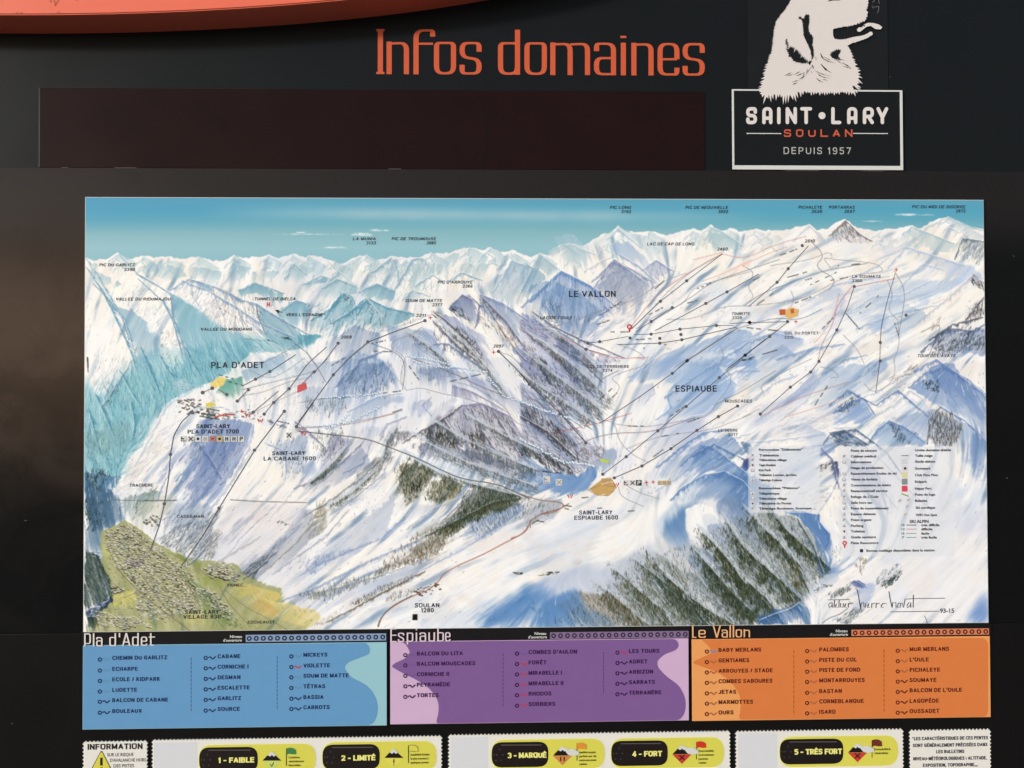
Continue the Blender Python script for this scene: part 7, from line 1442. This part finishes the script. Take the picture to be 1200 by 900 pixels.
# ---------------------------------------------------------------- the three slope panels
def slope_panel(label, px0, px1, ytop, ybot, yhead, base, dark, waves, ink, rows, seps, title, bar, barcols, nlamp, tx):
    r = rectpx(px0, (ytop[0]+ytop[1])/2, px1, (ybot[0]+ybot[1])/2, .004)
    zt = (PT(px0, ytop[0], .004).z+PT(px1, ytop[1], .004).z)/2; zb_ = (PT(px0, ybot[0], .004).z+PT(px1, ybot[1], .004).z)/2; zh = zb-.0016
    t = thing('slope_panel', label, 'sign panel', ((r[0]+r[1])/2, 0, zb_), 'slope list panels under the map')
    plate('colour_plate', (r[0], r[1], zb_, zt), .0045, .004, base, t, .0005)
    plate('header_strip', (r[0]-.002, r[1]+.004, zt+.0004, zh), .0040, .0035, M_hdr, t, .0004)
    for w_ in waves:
        q = fillet([Vector(p) for p in pxpts(w_, .005)], .02, False, 6)
        q = [(min(max(p.x, r[0]+.001), r[1]-.001), min(max(p.y, zb_+.001), zt-.001)) for p in q]
        prism('wave_shape', q, .0048, 0, dark, t)
    pen_word(*title, t)
    VF = ([], [])
    for s, x, y, wx in tx: text('', s, x, y, 3.3, wx, None, None, .0048, .02, 0, 'L', merge=VF)
    flat('small_lettering', VF, M_whitef, t)
    b0, b1, by0, by1 = bar
    br = rectpx(b0, by0, b1, by1, .0048); lb = plate('lamp_bar', br, .0052, .0014, barcols[0], t, .0004)
    cz = (br[2]+br[3])/2
    for k in range(nlamp):
        x = br[0]+(k+.5)*(br[1]-br[0])/nlamp; VF = ([], []); cc = Vector((x, cz)); ring = [cc+Vector((math.cos(2*math.pi*j/14), math.sin(2*math.pi*j/14)))*2.1*U for j in range(14)]
        ribbon(*VF, ring, 1.5*U, 1.5*U, .0055, True); flat('lamp_ring', VF, barcols[1], lb)
    for xx_, y0, y1 in seps:
        VF = ([], []); n = 13
        for k in range(n):
            a_ = y0+(y1-y0)*k/n; ribbon(*VF, [PT(xx_+(y0-a_)*0, a_, .005).xz, PT(xx_, a_+(y1-y0)/n*.66, .005).xz], .0012, .0012, .005)
        flat('dashed_rule', VF, ink, t)
    for x, rx, items in rows:
        for s, y, wc in items:
            caps('slope_name', s, x, y, 4.7, sum(CAPS[ACC.get(c_, (c_,))[0]][0]+.42 if c_ != ' ' else .52 for c_ in s)*3.95, ink, t, .005, .27, .2, .24)
            c = PT(rx, y+1.8, .005).xz; VF = ([], []); ring = [c+Vector((math.cos(2*math.pi*j/14), math.sin(2*math.pi*j/14)))*1.85*U for j in range(14)]
            ribbon(*VF, ring, 1.3*U, 1.3*U, .0051, True); flat('status_ring', VF, ink, t)
            w0 = PT(rx+3.4, y+1.8, .005).xz; VF = ([], []); pts = [w0+Vector((k*.95*U, math.sin(k*.95)*1.25*U)) for k in range(10)]
            ribbon(*VF, pts, 1.45*U, 1.45*U, .005); flat('slope_squiggle', VF, wc or ink, t)
    return t
B_ = mat('blue_plate', (146,190,202), .4, .25, .03); B2_ = mat('deep_blue_print', (97,148,192), .4, .25, .03)
V_ = mat('lilac_plate', (200,168,200), .4, .25, .03); V2_ = mat('violet_print', (122,88,144), .4, .25, .03)
O_ = mat('light_orange_plate', (226,154,92), .4, .25, .03); O2_ = mat('orange_print', (210,120,64), .4, .25, .03)
sb = mat('squiggle_blue', (90,140,176), .5, .2); sr = mat('squiggle_red', (176,60,90), .5, .2); sv = mat('squiggle_violet', (110,84,150), .5, .2); so = mat('squiggle_rust', (170,96,60), .5, .2)
def title(seq, T, B, A, col, d=.0062): return (seq, T, B, A, 1.75, 1.25, d, col)
def pen_word_t(args, parent, r=2.2): seq, T, B, A, wv, wh, d, m = args; pen_word(seq, T, B, A, wv, wh, d, m, parent, r, -.012, seq[0][1])
_pw = pen_word
def pen_word(*a):
    if len(a) == 9 and not isinstance(a[8], (int, float)): pen_word_t(a[:8], a[8])
    else: _pw(*a)
M_t2 = mat('pale_pink_lettering', (214,196,206), .5, .2); M_t3 = mat('pale_orange_lettering', (226,170,124), .5, .2)
slope_panel('blue slope list panel, leftmost of the three under the map', 97.3, 453.2, (757.3,751.5), (855.7,849.3), 0, B_, B2_,
    [[(97,757),(425,751),(433,757),(434,766),(424,770),(408,776),(403,782),(410,793),(432,804),(442,820),(443,836),(437,850),(97,857)]], M_navy,
    [(131.5,117,[('CHEMIN DU GARLITZ',771,sb),('ECHARPE',784,sb),('ECOLE / KIDPARK',796.2,sb),('LUDETTE',808.6,sb),('BALCON DE CABANE',820.6,None),('BOULEAUX',833.4,None)]),
     (255,241,[('CABANE',769.2,None),('CORNICHE I',781.4,None),('DESMAN',793.8,None),('ESCALETTE',806,None),('GARLITZ',818.4,None),('SOURCE',831,None)]),
     (355.5,341.4,[('MICKEYS',767.4,sb),('VIOLETTE',780,sr),('SOUM DE MATTE',792,sb),('TÉTRAS',804.4,sb),('BASSIA',817,None),('CARROTS',829,None)])],
    [(224,770.6,835),(324.8,769,832)],
    title([('P',98.6,106.5),('l',108.7,110.7),('a',112.6,120.2),('d',128,136),("'",139,141),('A',143,153),('d',154.8,162.6),('e',165,172.6),('t',174.8,181)], 746.8, 757.6, 742.3, M_white),
    (288,452.6,744,750.6), (mat('bar_blue', (132,152,184), .4, .2), mat('ring_navy', (30,40,66), .4, .2)), 20, [('Niveau',269.5,746,14),("d'ouverture",261.5,750.4,22)])
slope_panel('violet slope list panel, middle one of the three under the map', 457.3, 807.3, (751.6,748.2), (849,844), 0, V_, V2_,
    [[(459,752),(474,752),(481,765),(476,771),(462,777.5),(458.5,781),(470,788),(489,797),(505,808),(514,822),(514,836),(510,848.6),(700,846.5),(797,844),(803,835),(804,820),(797,804),(780,792),(771,782),(770,775),(778,767),(792,762),(796,757),(794,751),(788,748)]], M_plum,
    [(488.5,475,[('BALCON DU LITA',766,sv),('BALCON MOUSCADES',777.9,sv),('CORNICHE II',790.2,sv),('PEYRAMÈDE',802.4,None),('TORTES',814.8,None)]),
     (619.4,605.8,[('COMBES D\'AULON',764.2,sv),('FORÊT',776.4,sr),('MIRABELLE I',788.6,sr),('MIRABELLE II',800.9,sr),('RHODOS',813,sr),('SORBIERS',825.2,sr)]),
     (737,723.5,[('LES TOURS',763,sr),('ADRET',775.3,None),('ARBIZON',787.3,None),('SARRATS',799.5,None),('TERRANÈRE',811.8,None)])],
    [(589.6,766,829),(707.4,764,814)],
    title([('E',457.4,464.6),('s',466.2,473.8),('p',476.6,484.4),('i',487,489),('a',491.6,499.4),('u',502,509.8),('b',512.4,520.2),('e',521.4,528)], 741.6, 752.4, 736.4, M_t2),
    (644.6,807,741,747.2), (mat('bar_violet', (128,108,140), .4, .2), mat('ring_plum', (50,30,62), .4, .2)), 20, [('Niveau',626.5,742.4,13.5),("d'ouverture",619,746.6,22)])
slope_panel('orange slope list panel, rightmost of the three under the map', 810.8, 1161, (748,746.5), (844,841.2), 0, O_, O2_,
    [[(813,748),(822,749),(832,759),(834,765),(824,770),(814,774.5),(812,777),(825,782),(842,788),(858,800),(868,816),(868,832),(865,843.4),(1000,842.5),(1158,841.5),(1158,747.5),(1000,747.5)]], M_maroon,
    [(842,828.3,[('BABY MERLANS',761.7,sb),('GENTIANES',774,so),('ARROUYES / STADE',786.2,so),('COMBES SABOURES',798.4,so),('JETAS',810.8,so),('MARMOTTES',822.8,so),('OURS',835,so)]),
     (960,945.8,[('PALOMBES',761.2,so),('PISTE DU COL',773.4,so),('PISTE DE FOND',785.3,so),('MONTARROUYES',797.4,so),('BASTAN',810,so),('CORNEBLANQUE',822,so),('ISARD',834.2,so)]),
     (1066,1052,[('MUR MERLANS',760.8,so),("L'OULE",773,so),('PICHALEYE',785,so),('SOUMAYE',797,None),("BALCON DE L'OULE",809,None),('LAGOPÈDE',821.4,None),('OUSSADET',833.4,None)])],
    [(930.3,762,838),(1036,761,836)],
    title([('L',811,816),('e',818.4,827),('V',835,845),('a',845.6,853),('l',854.8,856.6),('l',858.6,860.4),('o',862,869.6),('n',871.4,879)], 738.2, 747.6, 733.2, M_t3),
    (998,1159,738,743.6), (mat('bar_salmon', (206,122,88), .4, .2), mat('ring_brown', (70,26,22), .4, .2)), 20, [('Niveau',979.5,739.4,13.5),("d'ouverture",972.5,743.6,21)])
# ---------------------------------------------------------------- the white notices along the bottom
M_no = mat('notice_white', (222,219,212), .5, .2, .03); M_cream = mat('notice_cream', (226,222,176), .5, .2, .03); M_pg = mat('blank_grey_insert', (208,209,214), .35, .3, .02)
M_lime = mat('lime_yellow_print', (210,204,84), .45, .2, .06, 8); M_pill = mat('pill_black', (28,22,20), .4, .25, .1); M_yt = mat('yellow_lettering', (228,222,130), .5, .2)
def notice(label, px0, px1, py, group='white notices with toothed edges along the bottom', name='notice_panel'):
    d = .0035; z1 = (PT(px0, py[0], d).z+PT(px1, py[1], d).z)/2; x0 = PT(px0, 880, d).x; x1 = PT(px1, 880, d).x; z0 = z1-.20
    t = thing(name, label, 'notice', ((x0+x1)/2, 0, z0), group)
    p = 4.35*U; a = .0032; pts = []
    def edge(ax, az, bx, bz, nx, nz):
        L_ = math.hypot(bx-ax, bz-az); n = max(2, int(round(L_/p)))
        for k in range(n):
            s = k/n; e = (k+.5)/n; pts.append((ax+(bx-ax)*s, az+(bz-az)*s)); pts.append((ax+(bx-ax)*(s+.22/n), az+(bz-az)*(s+.22/n))) ; pts.append((ax+(bx-ax)*e+nx*a, az+(bz-az)*e+nz*a)); pts.append((ax+(bx-ax)*(s+.78/n), az+(bz-az)*(s+.78/n)))
    i = a
    edge(x0+i, z0+i, x1-i, z0+i, 0, -1); edge(x1-i, z0+i, x1-i, z1-i, 1, 0); edge(x1-i, z1-i, x0+i, z1-i, 0, 1); edge(x0+i, z1-i, x0+i, z0+i, -1, 0)
    prism('toothed_sheet', pts, d, .0028, M_no, t)
    return t, (x0, x1, z0, z1)
n1, _ = notice('small white notice headed INFORMATION with a warning triangle, bottom left corner', 96.5, 173.5, (868.6,866.8))
caps('heading', 'INFORMATION', 102.6, 875.3, 6.9, 64.5, M_black, n1, .0038, .25, .2, .2)
for s, x, y, wx in (('SUR LE RISQUE',125.5,884.5,31),("D'AVALANCHE HORS",129,891,42),('DES PISTES',133,897.6,24),('(si elles sont fermées)',128,904,40)): text('line_of_text', s, x, y, 3.8, wx, M_ink, n1, .0038, .01)
def tri(c, w_, h_, d, m, name, parent): return prism(name, [(c.x-w_/2, c.y-h_), (c.x+w_/2, c.y-h_), (c.x+.002, c.y), (c.x-.002, c.y)], d, 0, m, parent)
c = PT(118.8, 880.3, .0038).xz; wt = tri(c, .062, .056, .0038, M_ink, 'warning_triangle', n1); tri(c-Vector((0, .0028)), .055, .051, .0040, mat('warning_yellow', (208,200,80), .45, .2), 'triangle_face', wt)
VF = ([], []); cx = PT(118.8, 895, .004).xz; ribbon(*VF, [cx+Vector((0, .014)), cx+Vector((0, -.004))], .0055, .0055, .0043); disc(*VF, cx+Vector((0, -.011)), .0032, .0043, 10); flat('exclamation_mark', VF, M_black, wt)
def pill(t, px0, px1, py0, pxm, txt, tx0, tx1, ty, flagc, diac, lines, snow, mark, h=31):
    d = .0038
    def stad(x0, y0, x1, y1, m, name, dd, r=None):
        a = PT(x0, y0, dd).xz; b = PT(x1, y1, dd).xz; r = r or abs(a.y-b.y)*.46
        return prism(name, fillet([Vector((a.x, a.y)), Vector((b.x, a.y)), Vector((b.x, b.y)), Vector((a.x, b.y))], r, True, 6), dd, 0, m, t)
    stad(px0-1.6, py0-1.2, px1+1, py0+h+3.2, M_cream, 'pill_outline', d); stad(px0-.5, py0, px1, py0+h+2, M_lime, 'risk_band', d+.0002)
    bdg = stad(px0, py0+2.6, pxm, py0+2.6+28.5, M_pill, 'level_badge', d+.0005, .024)
    caps('level_name', txt, tx0, ty, 6.4, tx1-tx0, M_yt, bdg, d+.0008, .3, .22, .14)
    VF = ([], []); sl = PT(px0+11, py0+5.6, d).xz, PT(pxm-8, py0+5.4, d).xz; ribbon(*VF, [Vector(sl[0]), Vector(sl[1])], .0016, .0016, d+.0007)
    for ox, oy in ((6,17),(9.5,11),(2.8,17),(13,17),(5,23.5),(11,23.5)):
        disc(*VF, PT(px0+ox, py0+oy, d).xz, .0013, d+.0007, 6)
    flat('badge_glints', VF, mat('badge_glint', (96,88,92), .4, .3), bdg)
    mx_ = pxm+16.5; my = py0+18
    A_ = [(mx_-11,my),(mx_-4,my-7.5),(mx_,my-10.5),(mx_+4,my-6.5),(mx_+11,my)]
    dm_ = prism('risk_diamond', pxpts([(mx_-11.3,my+.2),(mx_+11.3,my+.2),(mx_,my+11.5)], d+.0006), d+.0006, 0, diac, t)
    prism('mountain_shape', pxpts(A_, d+.0008), d+.0008, 0, M_pill, dm_)
    prism('snow_cap', pxpts([(mx_-5,my-6.5),(mx_,my-11),(mx_+5,my-6.5),(mx_+2.5,my-4.8),(mx_,my-6.6),(mx_-2,my-4.8)], d+.001), d+.001, 0, M_whitef, dm_)
    if snow: prism('avalanche_cloud', pxpts([(mx_+2,my-9.5),(mx_+7,my-7),(mx_+12,my-8.2),(mx_+16,my-6),(mx_+19.5,my-3.6),(mx_+19,my-.6),(mx_+12,my+.4),(mx_+7,my-.6),(mx_+4,my-4)][:9 if snow > 1 else 9], d+.0011), d+.0011, 0, M_whitef, dm_)
    VF = ([], []); k = d+.0009
    P_ = lambda x, y: PT(mx_+x, my+y, k).xz
    if mark == '!': ribbon(*VF, [P_(0,1.5), P_(0,6)], .0026, .0026, k); disc(*VF, P_(0,8), .0014, k, 8)
    elif mark == 'H': ribbon(*VF, [P_(-2,1.5), P_(-2,6.5)], .0026, .0026, k); ribbon(*VF, [P_(2,1.5), P_(2,6.5)], .0026, .0026, k)
    elif mark == 'X': ribbon(*VF, [P_(-3,1), P_(3,7)], .0026, .0026, k); ribbon(*VF, [P_(3,1), P_(-3,7)], .0026, .0026, k+.00004)
    else: ribbon(*VF, [P_(-2,4), P_(-.5,7), P_(2.5,2)], .002, .002, k)
    flat('risk_mark', VF, M_pill, dm_)
    fx = pxm+33.5; VF = ([], []); ribbon(*VF, [PT(fx, py0+3.4, k).xz, PT(fx, py0+24, k).xz], .0016, .0016, k); fp = flat('flag_pole', VF, M_ink, t)
    q = pxpts([(fx,py0+3.8),(fx+3.5,py0+2.8),(fx+7,py0+3),(fx+11,py0+5.2),(fx+11.6,py0+10.5),(fx+7,py0+10.6),(fx+3.5,py0+9.8),(fx,py0+11)], k)
    if flagc: prism('flag', q, k+.0001, 0, flagc, fp)
    if flagc is None or txt.startswith('5'):
        VF = ([], []); ribbon(*VF, [Vector(p) for p in q], .001, .001, k+.0002, True)
        if txt.startswith('5'):
            for ox, oy in ((2,5),(6,5.6),(4,8),(8.5,8.3)): sqr(VF, PT(fx+ox, py0+oy, k).xz, .0016, k+.0003)
        flat('flag_outline', VF, M_ink, fp)
    VF = ([], [])
    for j, (s, wx) in enumerate(lines): text('', s, fx+2.6, py0+14.2+j*4.6, 2.5, wx, None, None, k, .02, merge=VF)
    flat('small_print', VF, mat('olive_ink', (70,66,34), .5, .2), t)
M_gn = mat('flag_green', (60,124,70), .5, .2); M_flo = mat('flag_orange', (214,140,50), .5, .2); M_flr = mat('flag_red', (200,52,36), .5, .2); M_fl5 = mat('flag_maroon', (120,44,34), .5, .2)
M_dg = mat('diamond_green', (190,206,110), .5, .2); M_dy = mat('diamond_yellow', (216,208,90), .5, .2); M_do = mat('diamond_orange', (196,128,70), .5, .2); M_dr = mat('diamond_red', (190,60,52), .5, .2)
n2, b2 = notice('white toothed notice with the levels 1 - FAIBLE and 2 - LIMITÉ', 177.4, 518.6, (866.4,861.2))
pill(n2, 233.5, 369.8, 873.4, 302, '1 - FAIBLE', 255.5, 298, 891, M_gn, M_dg, (('Conditions',13),('généralement',18),('favorables',14)), 0, 'v')
pill(n2, 378, 511.3, 870.2, 445, '2 - LIMITÉ', 400, 440, 888.4, None, M_dy, (('Instabilité limitée',22),('le plus souvent à',21),('quelques pentes',21)), 0, '!')
n3, b3 = notice('white toothed notice with the levels 3 - MARQUÉ and 4 - FORT', 524.8, 856.4, (860.4,856.0))
pill(n3, 576.2, 708.5, 867.4, 642.6, '3 - MARQUÉ', 595, 640.5, 885.4, M_flo, M_do, (('Instabilité marquée,',19.5),('parfois sur de',20),('nombreuses pentes',20),('raides',9)), 1, 'H')
pill(n3, 716.3, 848.4, 865.8, 782.6, '4 - FORT', 741, 776, 883.6, M_flr, M_dr, (('Forte instabilité',17.5),('sur de nombreuses',18),('pentes',11),('raides',9)), 1, 'X')
n4, b4 = notice('white toothed notice with the single level 5 - TRÈS FORT', 861.6, 1059.4, (856.0,854.0))
pill(n4, 913.8, 1052.4, 863.8, 988.4, '5 - TRÈS FORT', 931, 987, 881.2, M_fl5, M_dr, (('Instabilité',19),('généralisée',16.5)), 1, 'X')
for t_, x0, x1, y in ((n2,180.5,231,870),(n3,528,572,864),(n4,865,911,859.5)):
    r_ = rectpx(x0, y, x1, 912, .0037); plate('blank_insert', r_, .0037, .0005, M_pg, t_, .0001)
n5, _ = notice('white notice of small black capitals, bottom right corner', 1065.6, 1161.8, (855.4,853.8))
for s, x, y, wx in (('*LES CARACTÉRISTIQUES DE CES PENTES',1113.5,865,89),('SONT GÉNÉRALEMENT PRÉCISÉES DANS',1113.5,873,87.5),('LES BULLETINS',1113.5,880.6,33),('NIVEAU-MÉTÉOROLOGIQUES : ALTITUDE,',1113.5,888.6,86.5),('EXPOSITION, TOPOGRAPHIE...',1113.5,896.4,64)):
    caps('line_of_text', s, x, y, 3.9, wx, M_ink, n5, .0038, .25, .2, .24, 'C')
# dust specks and short scratches on the dark board
VF = ([], []); rs = random.Random(9)
for px, py, l in ((765/2.667,32,1.4),(1043,90,1),(14,848,1.2),(1180,560,1),(30,610,1.5),(1110,870,1),(1188,300,1.2),(22,300,.8)):
    a_ = rs.uniform(0, 3); c = PT(px, py, .0005 if py > 202 else -.0035).xz; v = Vector((math.cos(a_), math.sin(a_)))*l*U; ribbon(*VF, [c-v, c+v], .0014, .0014, .0004 if py > 202 else -.0036)
for x0, x1 in ((72,80),(134,160),(455,470),(920,960),(1010,1035)):
    ribbon(*VF, [PT(x0, 0).xz*0+Vector((PT(x0,200).x, seam+.0000)), Vector((PT(x1,200).x, seam+.0000))], .0012, .0012, .0003)
flat('dust_specks', VF, mat('dust_grey', (92,90,88), .8, .1), board)['kind'] = 'stuff'
